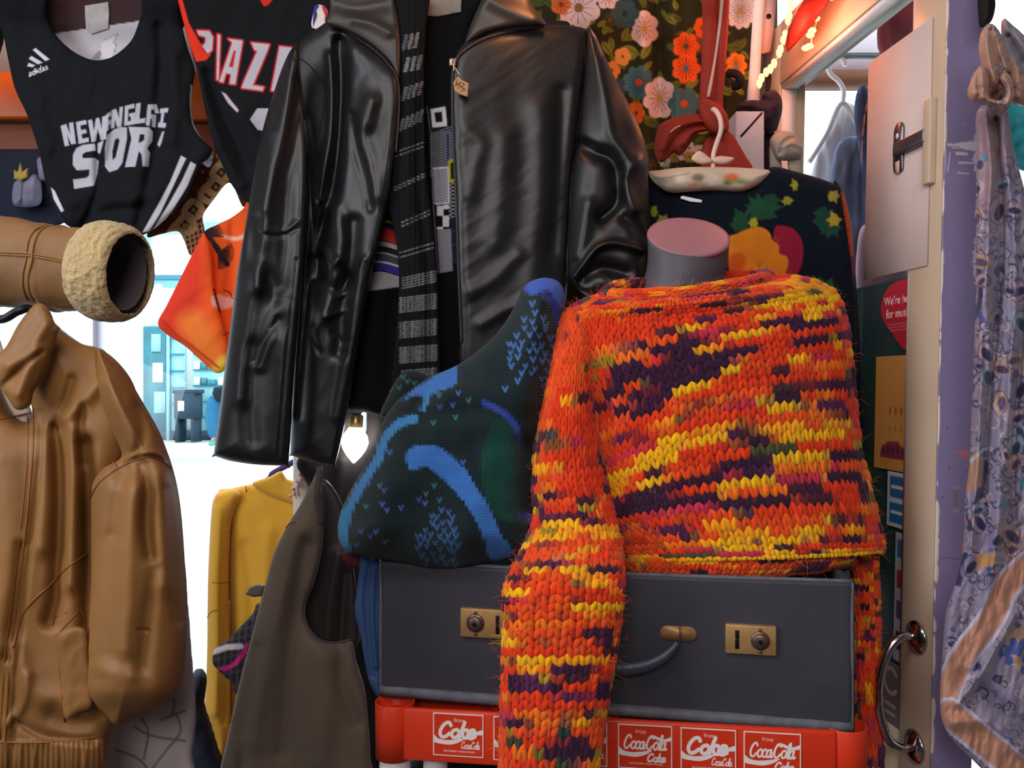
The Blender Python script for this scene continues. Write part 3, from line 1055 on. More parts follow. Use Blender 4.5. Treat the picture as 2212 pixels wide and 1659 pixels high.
skin_body('shoe', [Q(464, 956, -.1), Q(450, 960, -.1)], [(0, 1)], [.05, .04], MATS['shoe_teal'], per)
skin_body('shoe', [Q(474, 954, .12), Q(460, 958, .12)], [(0, 1)], [.05, .04], MATS['shoe_teal'], per)

# just outside the doorway: canopy lintel and side post of the shop front next door
struct(box('trim_3', (0.70, 2.75, P(0, 150, 2.75).z), (3.2, 2.95, P(0, 62, 2.75).z), MATS['pink_render']))
struct(box('trim_4', (0.70, 2.72, P(0, 178, 2.72).z), (3.2, 2.80, P(0, 150, 2.72).z), MATS['brown_wood']))
struct(box('trim_5', (P(1700, 0, 2.7).x, 2.70, 0), (P(1733, 0, 2.7).x, 2.78, P(0, 178, 2.7).z), MATS['pale_frame']))

# ================================================================ the red bottle rack
mat('red_plastic', 'e03a1c', 0.42, 0.4, bump=[('noise', 300, 0.05)])
mat('red_print', None, 0.4, 0.4)
mat('white_tube', 'e4e2e2', 0.4)
RO = Vector((-0.2100, 1.180, 0.789))
RU = Vector((0.9877, -0.156, 0.0115)).normalized()
RV = Vector((0.156, 0.9877, 0)).normalized()
RM = Matrix(((RU.x, RV.x, 0, RO.x), (RU.y, RV.y, 0, RO.y), (RU.z, 0, 1, RO.z), (0, 0, 0, 1)))
def R3(u, v, z): return RM @ Vector((u, v, z))
rack = thing('bottle_rack', 'red plastic bottle rack with printed labels and white tube posts under the suitcase', 'rack', R3(.355, .2, -.787))
RW = .703
def rail(name, a, b):
    bm = bmesh.new()
    add_box(bm, a, b, .004)
    bmesh.ops.transform(bm, matrix=RM, verts=bm.verts[:])
    return bm_obj(name, bm, MATS['red_plastic'], rack)
fr = rail('rail', (.05, .0, .006), (RW - .045, .010, .083))
rail('rail', (.05, .39, .006), (RW - .045, .40, .083))
rail('rail', (.006, .05, .006), (.016, .36, .083))
rail('rail', (RW - .016, .05, .006), (RW - .006, .36, .083))
for u, v in ((.029, .029), (RW - .029, .029), (.029, .372), (RW - .029, .372)):
    lathe('corner_cup', R3(u, v, 0), (0, 0, 1), [(0, .0245), (0, .029), (.045, .0295), (.0815, .030), (.083, .029), (.082, .0275), (.03, .0265), (.028, .004)], MATS['red_plastic'], rack, n=36)
    lathe('post', R3(u, v, -.787), (0, 0, 1), [(0, .021), (.002, .0235), (.80, .0235), (.802, .02)], MATS['white_tube'], rack, n=24)
rail('top_board', (.016, .012, .056), (RW - .016, .39, .064))
rail('shelf_board', (.02, .02, -.45), (RW - .02, .38, -.43))
lathe('inner_post', R3(.086, .05, -.787), (0, 0, 1), [(0, .016), (.002, .0185), (.784, .0185)], MATS['white_tube'], rack, n=24)

GL = {
 'C': (0.95, [[(.93, .22), (.80, .04), (.52, .08), (.24, .36), (.13, .72), (.30, .98), (.60, .95), (.88, .74)]]),
 'o': (0.62, [[(.55, .46), (.26, .56), (.16, .82), (.36, 1), (.64, .90), (.74, .64), (.55, .46)]]),
 'c': (0.60, [[(.72, .56), (.52, .46), (.24, .60), (.18, .86), (.42, 1), (.74, .88)]]),
 'a': (0.68, [[(.62, .48), (.30, .54), (.14, .82), (.32, 1), (.58, .86), (.70, .50)], [(.70, .48), (.62, .86), (.74, .99), (.88, .90)]]),
 'l': (0.42, [[(.48, .04), (.62, -.04), (.58, .30), (.30, .86), (.40, 1), (.60, .90)], [(.50, .02), (.36, .40), (.28, .80)]]),
 'k': (0.72, [[(.52, -.02), (.18, 1.0)], [(.30, .74), (.56, .48), (.76, .46)], [(.40, .68), (.56, .96), (.78, .98)]]),
 'e': (0.62, [[(.22, .76), (.62, .66), (.66, .48), (.46, .45), (.20, .64), (.20, .90), (.46, 1.0), (.76, .86)]]),
 '-': (0.34, [[(.06, .74), (.34, .70)]]),
}
def script(p, word, x, y, s, w, c, wf=.80):
    """brush lettering; y is the baseline, s the cap height"""
    for ch in word:
        adv, st = GL[ch]
        k = 1.0
        for q in st:
            p.stroke([(x + a * s * wf * 1.06 + (1 - b) * s * .10, y - (1 - b) * s * k) for a, b in q], w, c, aa=1.6, sm=6)
        x += adv * s * wf
    return x
def coke_label(big):
    W = 'f6ecea'
    p = Paint('de3a1c')
    for a, b in (((4, 4), (396, 4)), ((396, 4), (396, 326)), ((396, 326), (4, 326)), ((4, 326), (4, 4))):
        p.stroke([a, b], 8, W)
    p.text('Enjoy', (168 if big else 128, 62), (37, 0), (0, -38), W)
    p.poly([(6, 172), (40, 196), (96, 207), (170, 200), (240, 186), (250, 190), (206, 220), (140, 240), (70, 238), (6, 224)], W, sm=6)
    if big:
        script(p, 'Coke', 40, 185, 118, 27, W)
        p.poly([(296, 168), (330, 140), (394, 116), (394, 152), (350, 158), (312, 176)], W, sm=5)
        script(p, 'Coca-Cola', 222, 266, 56, 6.5, W, .43)
    else:
        script(p, 'Coca-Cola', 38, 180, 104, 14, W, .50)
        p.poly([(226, 90), (262, 74), (310, 90), (350, 96), (394, 80), (394, 108), (345, 118), (300, 110), (262, 94), (240, 100)], W, sm=5)
        script(p, 'Coke', 214, 270, 60, 13, W, .72)
    p.text('REGISTERED TRADE MARKS', (84, 296), (20, 0), (0, -20), W)
    return p
lab_px = [(936, 1045, 1), (1066, 1180, 0), (1196, 1312, 1), (1335, 1452, 0), (1470, 1590, 1), (1606, 1730, 0)]
RF = R3(0, 0, 0)
for x0, x1, big in lab_px:
    yt = 1538 + (x0 - 936) * .0597
    a, b = plane_hit(x0, yt, RF, -RV), plane_hit(x1, yt + 6, RF, -RV)
    w = (b - a).length
    pp = coke_label(big)
    o = a - Vector((0, 0, w * .83)) - RV * .0016
    slab('label', o, RU * w, Vector((0, 0, w * .83)), -RV, .0018, MATS['red_print'], rack,
         (lambda pp, w: lambda u, v: pp(u / (w * 1000) * 400, v / (w * 830) * 330))(pp, w), nu=200, nv=166)

# ================================================================ the suitcase: an open case standing on the rack
mat('suitcase_leather', '3e3e47', 0.55, 0.30, vary=0.10, vscale=9, bump=[('noise', 220, 0.25), ('noise', 14, 0.15)])
mat('suitcase_edge', '62646e', 0.6, 0.35, vary=0.3, vscale=40, bump=[('noise', 120, 0.5)])
mat('suitcase_lining', '1c1a20', 0.95)
mat('old_brass', 'b88f5e', 0.48, metal=0.4, vary=0.15, vscale=60)
mat('worn_bronze', '7a665c', 0.38, metal=0.8, vary=0.2, vscale=90)
mat('black_slot', '0c0a0a', 0.8)
mat('handle_leather', '3c4656', 0.42, 0.5, bump=[('noise', 150, 0.35)])
SO = Vector((-0.2064, 1.22, 0.871))
SU = Vector((0.981, -0.196, 0)).normalized()
SV = Vector((0.196, 0.981, 0)).normalized()
SM = Matrix(((SU.x, SV.x, 0, SO.x), (SU.y, SV.y, 0, SO.y), (0, 0, 1, SO.z), (0, 0, 0, 1)))
def S3(u, v, z): return SM @ Vector((u, v, z))
SW, SD, SH = .689, .33, .207
case = thing('suitcase', 'open dark grey suitcase with brass locks standing on the red bottle rack', 'suitcase', S3(SW / 2, SD / 2, 0))
def shell(name, boxes, m, bev=.003):
    bm = bmesh.new()
    for a, b in boxes: add_box(bm, a, b, bev)
    bmesh.ops.transform(bm, matrix=SM, verts=bm.verts[:])
    return bm_obj(name, bm, MATS[m], case)
def wavy_front():
    """front board with a slightly dented, bowed face"""
    nu, nv = 120, 40
    U, V = np.meshgrid(np.linspace(0, 1, nu), np.linspace(0, 1, nv))
    rr = .010
    dep = -0.004 * np.sin(np.pi * U) * np.sin(np.pi * V) + .0016 * fbm(U * 7, V * 3, 5)
    e = np.minimum(np.minimum(U, 1 - U) * SW, np.minimum(V + .06, 1 - V + .2) * SH)
    dep += rr * (1 - np.sqrt(np.clip(1 - (1 - np.clip(e / rr, 0, 1)) ** 2, 0, 1)))
    top = -0.0035 * np.sin(np.pi * U) ** 2 * V
    f = np.stack([U * SW, dep, V * SH + top], -1)
    b = np.stack([U * (SW - .012) + .006, np.full_like(U, .014), V * SH + top], -1)
    k = nu * nv
    idx = np.arange(k).reshape(nv, nu)
    q = np.stack([idx[:-1, :-1], idx[:-1, 1:], idx[1:, 1:], idx[1:, :-1]], -1).reshape(-1, 4)
    rim = np.concatenate([idx[0, :], idx[1:, -1], idx[-1, -2::-1], idx[-2:0:-1, 0]])
    r2 = np.roll(rim, -1)
    P3 = np.concatenate([f.reshape(-1, 3), b.reshape(-1, 3)])
    M_ = np.array(SM)
    P3 = P3 @ M_[:3, :3].T + M_[:3, 3]
    return link_mesh('front_board', P3, [q, q[:, ::-1] + k, np.stack([rim, rim + k, r2 + k, r2], -1)], MATS['suitcase_leather'], case)
wavy_front()
shell('side_board', [((.0015, .014, 0), (.012, SD, SH))], 'suitcase_leather')
shell('side_board', [((SW - .012, .014, 0), (SW - .0015, SD, SH))], 'suitcase_leather')
shell('back_board', [((.012, SD - .010, 0), (SW - .012, SD, SH))], 'suitcase_leather')
shell('base_board', [((.012, .014, 0.001), (SW - .012, SD - .01, .012))], 'suitcase_leather')
shell('lining', [((.013, .0145, .013), (SW - .013, .016, SH - .012)), ((.013, SD - .013, .013), (SW - .013, SD - .011, SH - .012)), ((.013, .016, .0125), (SW - .013, SD - .013, .0145))], 'suitcase_lining', 0)
# worn bindings along the bottom edge and the rim
tube('edge_binding', [S3(.004, .006, .010), S3(.17, .0006, .010), S3(.345, -.0012, .010), S3(.52, .0006, .010), S3(SW - .004, .006, .010)], .0085, MATS['suitcase_edge'], case, n=12)
tube('edge_binding', [S3(.003, .010, SH), S3(.17, .006, SH - .0015), S3(.345, .0045, SH - .003), S3(.52, .006, SH - .0015), S3(SW - .003, .010, SH)], .0035, MATS['suitcase_edge'], case)
for u in (.005, SW - .005):
    tube('corner_seam', [S3(u, .004, .01), S3(u, .003, .10), S3(u, .004, SH)], .0028, MATS['suitcase_edge'], case)
# locks
def lock(px0, px1, py0, py1, flip):
    a = plane_hit(px0, (py0 + py1) / 2, SO, SV); b = plane_hit(px1, (py0 + py1) / 2 + 4, SO, SV)
    u0, u1 = (SM.inverted() @ a).x, (SM.inverted() @ b).x
    zc = (SM.inverted() @ ((a + b) / 2)).z
    hh = (b - a).length * .30
    g = bpy.data.objects.new('lock', None); COL.objects.link(g); g.location = S3((u0 + u1) / 2, -.006, zc); g.empty_display_size = .02
    attach(g, case)
    bm = bmesh.new(); add_box(bm, (u0, -.009, zc - hh), (u1, .001, zc + hh), .0022)
    bmesh.ops.transform(bm, matrix=SM, verts=bm.verts[:])
    bm_obj('lock_plate', bm, MATS['old_brass'], g)
    w = u1 - u0
    ub = u0 + w * (.33 if not flip else .68)
    us = u0 + w * (.80 if not flip else .23)
    c = S3(ub, -.009, zc + .0005)
    lathe('push_button', c, -SV, [(0, w * .19), (.0012, w * .19), (.002, w * .165), (.0022, w * .15), (.005, w * .145), (.0062, w * .12), (.0064, w * .02)], MATS['worn_bronze'], g, n=28)
    lathe('keyhole', S3(ub, -.0153, zc), -SV, [(0, w * .045), (.0006, w * .045)], MATS['black_slot'], g, n=14)
    for dz in (-1, 1):
        lathe('rivet', S3(ub, -.009, zc + dz * w * .215), -SV, [(0, w * .04), (.002, w * .036), (.003, w * .015)], MATS['worn_bronze'], g, n=10)
    shp = [(-.04, -.26), (.04, -.26), (.04, -.02), (.02, .0), (.04, .04), (.04, .26), (-.04, .26), (-.04, .04), (-.02, .0), (-.04, -.02)]
    prism('slot', [S3(us + x * w, -.0093, zc + y * w * .72) for x, y in shp], -SV, .0004, MATS['black_slot'], g)
lock(997, 1098, 1312, 1372, False)
lock(1566, 1676, 1344, 1410, True)
# handle with its two mounts
pm = SM.inverted() @ plane_hit(1465, 1366, SO, SV)
um = SW / 2 + .004
for sgn in (1, -1):
    uc = um + sgn * (pm.x - um)
    g = bpy.data.objects.new('handle_mount', None); COL.objects.link(g); g.location = S3(uc, -.006, pm.z); attach(g, case)
    L_, r_ = .025, .0098
    pts = [(L_ - r_ + r_ * math.cos(a), r_ * math.sin(a)) for a in np.linspace(-math.pi / 2, math.pi / 2, 10)] + [(-L_ + r_ + r_ * math.cos(a), r_ * math.sin(a)) for a in np.linspace(math.pi / 2, 3 * math.pi / 2, 10)]
    prism('mount_plate', [S3(uc + x, .002, pm.z + y) for x, y in pts], -SV, .008, MATS['old_brass'], g)
    tube('ring', [S3(uc + .002, -.005, pm.z + .011), S3(uc + .003, -.010, pm.z + .004), S3(uc + .003, -.011, pm.z - .006), S3(uc, -.010, pm.z - .013)], .0016, MATS['worn_bronze'], g)
hh = pm.x - um
tube('handle', [S3(um + hh, -.011, pm.z - .011), S3(um + hh * .82, -.016, pm.z - .030), S3(um + hh * .55, -.020, pm.z - .044), S3(um + hh * .2, -.022, pm.z - .050), S3(um - hh * .2, -.022, pm.z - .050), S3(um - hh * .55, -.020, pm.z - .044), S3(um - hh * .82, -.016, pm.z - .030), S3(um - hh, -.011, pm.z - .011)],
     [.0045, .0075, .0095, .0102, .0102, .0095, .0075, .0045], MATS['handle_leather'], case, n=16, flat=(.8, 1.0))

# ================================================================ the shop bust in the suitcase
mat('bust_charcoal', '56525a', 0.5, 0.35, vary=0.04, vscale=20)
mat('bust_cap', 'a06e7a', 0.45, 0.4)
bust = thing('mannequin', 'dark grey shop bust with a flat pink neck cap wearing the orange jumper', 'mannequin', (P(1500, 0, 1.29).x, 1.29, .886))
bs = Rings([(1399, 511, 1577, 511, 1.284, .0526, 42), (1400, 562, 1572, 562, 1.287, .057, 22), (1392, 600, 1570, 598, 1.292, .062, 10), (1368, 640, 1590, 632, 1.295, .066, 6),
            (1320, 690, 1700, 680, 1.298, .072), (1300, 800, 1740, 800, 1.296, .078), (1310, 950, 1740, 950, 1.292, .08), (1320, 1150, 1730, 1150, 1.288, .08), (1325, 1420, 1730, 1420, 1.285, .078)], 1.0)
ring_skin('torso', bs, 64, 60, MATS['bust_charcoal'], bust)
cc = P(1487, 511, 1.284)
nn = Vector((0, -math.sin(math.radians(38)), math.cos(math.radians(38))))
lathe('neck_cap', cc - nn * .010, nn, [(0, .060), (.004, .0655), (.009, .0662), (.0112, .0655), (.012, .060)], MATS['bust_cap'], bust, n=56)

# ================================================================ the chunky jumper in space dyed yarn
mat('chunky_yarn', None, 0.95, 0.15, sheen=0.15, bump=[('noise', 900, 0.5, .001)])
PAL = np.array([lin(c) for c in ('e8501c', 'e23c16', 'f0741c', 'f2b414', 'f4a016', '3a1a38', '4c1f34', '5a2450', 'c8324a', '4a5232', 'a88a22', '2e4a44')])
BIA = np.array([.13, .13, .04, .00, -.02, .05, .02, .00, .02, -.07, -.07, -.11])
def yarn(sx, sy, seed, extra=None):
    def f(U, V, I, J):
        J2 = J + 0.28 * np.sin(I * .35 + J)
        sc = []
        for k in range(len(PAL)):
            n = .62 * vnoise(I / sx + 13 * k, J2 / sy + 7 * k, seed + k) + .38 * vnoise(I / (sx * .45) + 3 * k, J2 / (sy * .62) + 17 * k, seed + 50 + k)
            sc.append(n + BIA[k])
        sc = np.stack(sc, -1)
        if extra is not None: sc += extra(U, V)
        a = np.argsort(-sc, -1)
        s0 = np.take_along_axis(sc, a[:, :1], 1); s1 = np.take_along_axis(sc, a[:, 1:2], 1)
        w = np.clip(.5 + (s0 - s1) / .10, .5, 1)
        return PAL[a[:, 0]] * w + PAL[a[:, 1]] * (1 - w)
    return f
def bands(lst):
    """lst: (colour index, u0, u1, v centre, half height, lift)"""
    def f(U, V):
        r = np.zeros(U.shape + (len(PAL),))
        for k, a, b, v, h, l in lst:
            m = np.exp(-((V - v) / h) ** 2) * np.clip((U - a) / .03, 0, 1) * np.clip((b - U) / .03, 0, 1)
            r[..., k] += l * m
        return r
    return f
jum = thing('chunky_jumper', 'chunky hand-knitted jumper in orange, yellow and purple yarn on the shop bust', 'jumper', (P(1550, 0, 1.27).x, 1.27, .95))
body = Rings([(1322, 638, 1650, 602, 1.258, .070, 16), (1262, 652, 1728, 603, 1.246, 0.086, 22), (1222, 690, 1796, 632, 1.263, 0.096, 18), (1226, 790, 1820, 684, 1.258, 0.100, 10, 14), (1258, 880, 1830, 752, 1.256, 0.100, 6, 26),
              (1268, 958, 1838, 832, 1.254, 0.100, 4, 34), (1274, 1028, 1846, 912, 1.252, 0.100, 3, 34), (1284, 1088, 1857, 995, 1.250, 0.101, 3, 28), (1300, 1136, 1878, 1080, 1.248, 0.103, 4, 20),
              (1326, 1182, 1898, 1160, 1.246, 0.106, 8, 10), (1348, 1208, 1900, 1192, 1.244, 0.109, 14, 4)], .62)
bd = bands([(5, .08, .30, .34, .035, .45), (5, .10, .26, .40, .018, .35), (3, .30, .50, .20, .035, .35), (4, .36, .5, .12, .05, .4), (5, .34, .46, .30, .02, .35), (3, .22, .38, .41, .014, .4), (3, .04, .20, .62, .035, .45), (4, .05, .2, .67, .03, .3),
            (5, .05, .16, .74, .03, .4), (5, .12, .34, .70, .015, .35), (3, .3, .5, .60, .03, .3), (5, .40, .5, .50, .025, .4), (3, .20, .36, .685, .012, .4), (5, .36, .5, .74, .02, .3), (9, .25, .4, .66, .02, .35), (3, .15, .5, .975, .018, .5), (3, .26, .38, .88, .02, .3), (9, .1, .3, .93, .02, .3), (6, .0, .12, .82, .03, .3)])
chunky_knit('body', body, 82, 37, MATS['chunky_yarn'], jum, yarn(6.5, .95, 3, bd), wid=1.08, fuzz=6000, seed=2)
# turned down roll round the neck
roll = []
for a in np.linspace(0, 2 * math.pi, 25):
    q = body(np.array([a / (2 * math.pi)]), np.array([.015]))[0]
    roll.append(Vector(q) + Vector((0, 0, .001)))
class Roll:
    def __init__(self, pts, r):
        self.p = spline(np.array([tuple(x) for x in pts[:-1]]), 8, True); self.r = r; self.n = len(self.p)
    def __call__(self, u, v):
        u, v = np.broadcast_arrays(np.asarray(u, float), np.asarray(v, float))
        t = (v % 1.0) * self.n
        i = np.floor(t).astype(int) % self.n; f = (t - np.floor(t))[..., None]
        c = self.p[i] * (1 - f) + self.p[(i + 1) % self.n] * f
        T = self.p[(i + 2) % self.n] - self.p[(i - 2) % self.n]
        T = T / np.linalg.norm(T, axis=-1)[..., None]
        up = np.array([0, 0, 1.0])
        N = np.cross(T, up); N /= np.linalg.norm(N, axis=-1)[..., None]
        B = np.cross(N, T)
        a = 2 * np.pi * u[..., None]
        return c + self.r * (np.cos(a) * N + np.sin(a) * B)
chunky_knit('neck_roll', Roll(roll, .0125), 12, 64, MATS['chunky_yarn'], jum, yarn(3, 4.0, 31), wid=1.0, fuzz=900, seed=5, v0=0, v1=.999)
flap = Rings([(1286, 640, 1316, 668, 1.225, .016), (1316, 612, 1336, 646, 1.235, .016), (1350, 603, 1358, 628, 1.250, .014), (1390, 600, 1392, 614, 1.275, .008)], .9)
chunky_knit('collar_flap', flap, 10, 12, MATS['chunky_yarn'], jum, yarn(3, 1.2, 91), wid=1.05, fuzz=200, seed=15)
slv = Rings([(1218, 668, 1290, 650, 1.262, .045), (1203, 735, 1282, 720, 1.240, .060), (1186, 830, 1280, 812, 1.222, .066), (1168, 935, 1284, 915, 1.205, .062), (1155, 1045, 1302, 1025, 1.188, .056),
             (1158, 1120, 1322, 1110, 1.165, .048), (1130, 1190, 1340, 1182, 1.118, .040), (1094, 1255, 1346, 1250, 1.075, .034), (1089, 1330, 1340, 1326, 1.062, .032), (1088, 1420, 1328, 1416, 1.058, .032),
             (1086, 1510, 1312, 1506, 1.056, .032), (1084, 1600, 1298, 1598, 1.055, .031), (1080, 1710, 1285, 1710, 1.054, .030)], .8)
sb = bands([(0, .02, .5, .10, .12, .30), (1, .1, .48, .25, .14, .30), (3, .05, .25, .42, .03, .3), (4, .05, .4, .47, .02, .3), (3, .22, .46, .645, .014, .5), (3, .02, .24, .60, .012, .35), (5, .30, .46, .69, .015, .4), (5, .05, .45, .81, .012, .4), (3, .3, .5, .85, .012, .35), (5, .05, .4, .93, .02, .3), (3, .02, .2, .755, .012, .4)])
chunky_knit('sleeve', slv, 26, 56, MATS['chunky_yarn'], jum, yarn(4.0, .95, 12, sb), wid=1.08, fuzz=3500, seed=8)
slr = Rings([(1790, 980, 1862, 1000, 1.330, .04), (1826, 1100, 1884, 1110, 1.318, .036), (1846, 1230, 1892, 1236, 1.285, .030), (1850, 1350, 1896, 1354, 1.272, .028), (1852, 1480, 1897, 1483, 1.266, .027), (1856, 1700, 1905, 1702, 1.262, .027)], .8)
chunky_knit('sleeve', slr, 14, 44, MATS['chunky_yarn'], jum, yarn(3.0, 1.0, 44), wid=1.08, fuzz=800, seed=9)
# hem turned under, lying on the rim of the case
hem = Rings([(1340, 1186, 1858, 1186, 1.240, .098, 8), (1345, 1215, 1840, 1208, 1.238, .098, 14), (1362, 1236, 1800, 1226, 1.240, .092, 16)], .62)
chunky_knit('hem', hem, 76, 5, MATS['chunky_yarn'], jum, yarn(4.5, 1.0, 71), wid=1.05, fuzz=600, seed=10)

# ================================================================ the dark green jumper with blue bands, heaped on the left of the case
mat('green_knit', None, 0.95, 0.12, sheen=0.12, bump=[('knit', 190, 0.55, .0025), ('noise', 500, 0.25)])
NAVY, BLUE, BL2, TEAL = '1b2a2e', '3f78c8', '3d86c4', '17453f'
gp = Paint(NAVY)
gp.poly([(1065, 915), (1090, 905), (1110, 920), (1125, 960), (1120, 1040), (1128, 1090), (1120, 1125), (1080, 1120), (1050, 1080), (1040, 1000), (1050, 950)], TEAL, aa=10, sm=5)
gp.poly([(880, 975), (925, 962), (960, 975), (1000, 1010), (1030, 1055), (1060, 1105), (1085, 1160), (1110, 1195), (1095, 1210), (1058, 1208), (1040, 1150), (1015, 1105), (985, 1065), (950, 1030), (920, 1010), (885, 1018)], BLUE, sm=5, aa=3)
gp.poly([(987, 788), (960, 800), (925, 822), (890, 848), (866, 868), (880, 866), (910, 858), (935, 852), (985, 830)], BLUE, sm=4, aa=3)
gp.stroke([(928, 845), (920, 865), (914, 885)], 13, BL2, sm=5, aa=3)
gp.poly([(862, 872), (900, 855), (915, 862), (910, 880), (880, 890), (855, 885)], '122420', sm=5, aa=3)
gp.stroke([(896, 906), (865, 915), (842, 935), (828, 955), (818, 990), (800, 1020), (780, 1050), (762, 1085), (752, 1110), (745, 1140), (738, 1185)], 19, BL2, sm=6, aa=4)
gp.stroke([(742, 1110), (738, 1150), (748, 1190)], 22, '2f8fc4', sm=6, aa=5)
gp.stroke([(1046, 873), (1075, 885), (1100, 905), (1118, 930), (1124, 955)], 13, '3b4fb0', sm=6, aa=5)
gp.stroke([(1122, 1112), (1140, 1118), (1154, 1135)], 14, '33408f', sm=6, aa=5)
gp.stroke([(1150, 622), (1180, 612), (1205, 628), (1213, 655)], 34, '3f63c4', sm=6, aa=8)
gp.stroke([(1180, 640), (1200, 665), (1206, 700)], 16, '3b3fa0', sm=6, aa=6)
rg2 = random.Random(11)
gv = Paint(NAVY)
def vstitch(x, y, s, c, r=0.0):
    gv.stroke([(x - s * .5, y - s * .6 + r), (x, y + s * .5), (x + s * .55, y - s * .7 - r)], s * .42, c, aa=1.6)
def cluster(cx, cy, pts, s, c):
    for x, y in pts: vstitch(cx + x + rg2.uniform(-3, 3), cy + y + rg2.uniform(-3, 3), s * rg2.uniform(.85, 1.15), c)
star = [(0, -78), (6, -58), (-16, -44), (-2, -36), (26, -48), (32, -34), (-18, -26), (8, -24), (30, -20), (-34, -8), (-6, -12), (14, -8), (36, -6), (-52, 10), (-40, 14), (-22, 4), (0, 8), (22, 10), (40, 14),
        (-48, 26), (-26, 20), (-8, 26), (12, 26), (30, 30), (46, 34), (-50, 44), (-30, 38), (0, 44), (24, 46), (38, 50), (-44, 58), (-14, 58), (8, 62), (32, 68), (-26, 72), (-4, 74), (18, 82), (36, 84), (-30, 86), (24, 100), (40, 96), (-60, 108), (30, 116)]
cluster(1150, 735, star, 9, '4a74b8')
cluster(948, 1150, [(x * .9, y * .85) for x, y in star], 9, '3f66a0')
for x, y in ((948, 855), (990, 850), (950, 880), (978, 876), (936, 914), (984, 902), (1012, 866), (820, 1050), (796, 1046), (826, 1090), (790, 1095), (866, 1098), (836, 1103), (780, 1150), (800, 1160), (812, 1150), (832, 1172), (770, 1178), (905, 1080), (920, 1068), (938, 1050), (918, 1088), (842, 978), (1000, 1000), (830, 1060)):
    vstitch(x, y, 8, rg2.choice(['4a6cc0', '4a58a8', '3a7a78']))
gj = thing('folded_jumper', 'dark green jumper with bright blue bands heaped on the left end of the suitcase', 'jumper', (P(950, 0, 1.27).x, 1.30, 1.06))
def knit_cells(X, Y):
    fx = X / 7.6
    v = np.abs(fx - np.floor(fx) - .5)
    return gv(X, Y, gp((np.floor(fx) + .5) * 7.6, (np.floor(Y / 6.6 + v * 1.1) + .5) * 6.6))
gout = [(1128, 625), (1150, 606), (1182, 600), (1210, 612), (1220, 645), (1212, 700), (1204, 770), (1190, 840), (1172, 900), (1156, 950), (1152, 1020), (1150, 1085), (1160, 1118), (1158, 1150), (1140, 1190), (1090, 1210), (1010, 1224), (945, 1230), (870, 1216), (800, 1206), (752, 1194), (733, 1170), (730, 1135), (742, 1090), (765, 1045), (790, 1000), (815, 950), (830, 905), (856, 868), (890, 840), (930, 814), (985, 790), (1040, 752), (1085, 705), (1112, 660)]
gf = [([(990, 1240), (1000, 1160), (1020, 1090)], 40, .010), ([(1130, 870), (1080, 860), (1020, 840), (960, 850)], 26, .012), ([(1135, 960), (1140, 1050), (1140, 1110)], 16, -.022), ([(870, 900), (960, 895), (1040, 885)], 22, -.007),
      ([(1165, 640), (1160, 740), (1130, 830)], 28, .010), ([(860, 1000), (830, 1080), (800, 1160)], 45, .012), ([(1185, 640), (1196, 670), (1200, 720)], 9, -.010), ([(900, 870), (925, 850), (985, 820)], 10, -.006), ([(1040, 1190), (950, 1215)], 22, -.006)]
panel('body', gout, 1.245, MATS['green_knit'], gj, T=.070, R=110, res=2.4, folds=gf, wr=[(80, 60, .012, .5, 9)], paint=knit_cells, back=.6, sm=8, slope=(-.10, -.12))
gp2 = Paint('1a2629')
for x, y in ((880, 824), (895, 828), (842, 842), (862, 838), (870, 815)): gp2.stroke([(x - 4, y - 4), (x, y + 4), (x + 5, y - 5)], 3, '2f6a66')
panel('sleeve', [(822, 900), (840, 850), (862, 812), (884, 800), (915, 806), (945, 824), (960, 850), (920, 880), (870, 900)], 1.300, MATS['green_knit'], gj, T=.025, R=40, res=3, paint=gp2)

# dark flowered cloth bundled on the rack's lower shelf
ufp = Paint('10161a')
rq = random.Random(3)
for k in range(60):
    ufp.ell(rq.uniform(860, 1860), rq.uniform(1600, 2000), rq.uniform(5, 16), rq.uniform(4, 12), rq.choice(['1f4a30', '2a5a3a', 'b8501c', '8a8a2c', '741c34']), rot=rq.uniform(0, 3), aa=3)
uf = panel('flowered_cloth', [(900, 1620), (1100, 1606), (1400, 1612), (1700, 1640), (1790, 1680), (1800, 2000), (1790, 2080), (900, 2080), (890, 1900)], 1.40, mat('under_cloth', None, .9), None, T=.06, R=80, res=6, paint=ufp)[0]
tag(uf, 'dark flowered cloth bundled under the red rail of the bottle rack', 'cloth')

# ================================================================ black leather jacket
mat('black_leather', '121215', 0.42, 0.52, vary=0.10, vscale=12, rvar=.05, bump=[('voro', 420, 0.10, .0006), ('noise', 40, 0.10, .002)])
mat('leather_lining', '141216', 0.8)
mat('collar_leather', '2a2420', 0.45, 0.45, bump=[('noise', 55, 0.25, .002)])
mat('zip_teeth', '4c4a48', 0.4, metal=0.7, bump=[('noise', 900, 0.8)])
mat('thread', '0b0b0c', 0.7)
mat('zip_metal', '8c8478', 0.3, metal=0.9)
mat('rail_metal', '7d7f86', 0.3, metal=0.9)
DJ = 1.40
lj = thing('leather_jacket', 'black leather zip jacket hanging open over a dark scarf', 'jacket', P(950, 900, DJ))
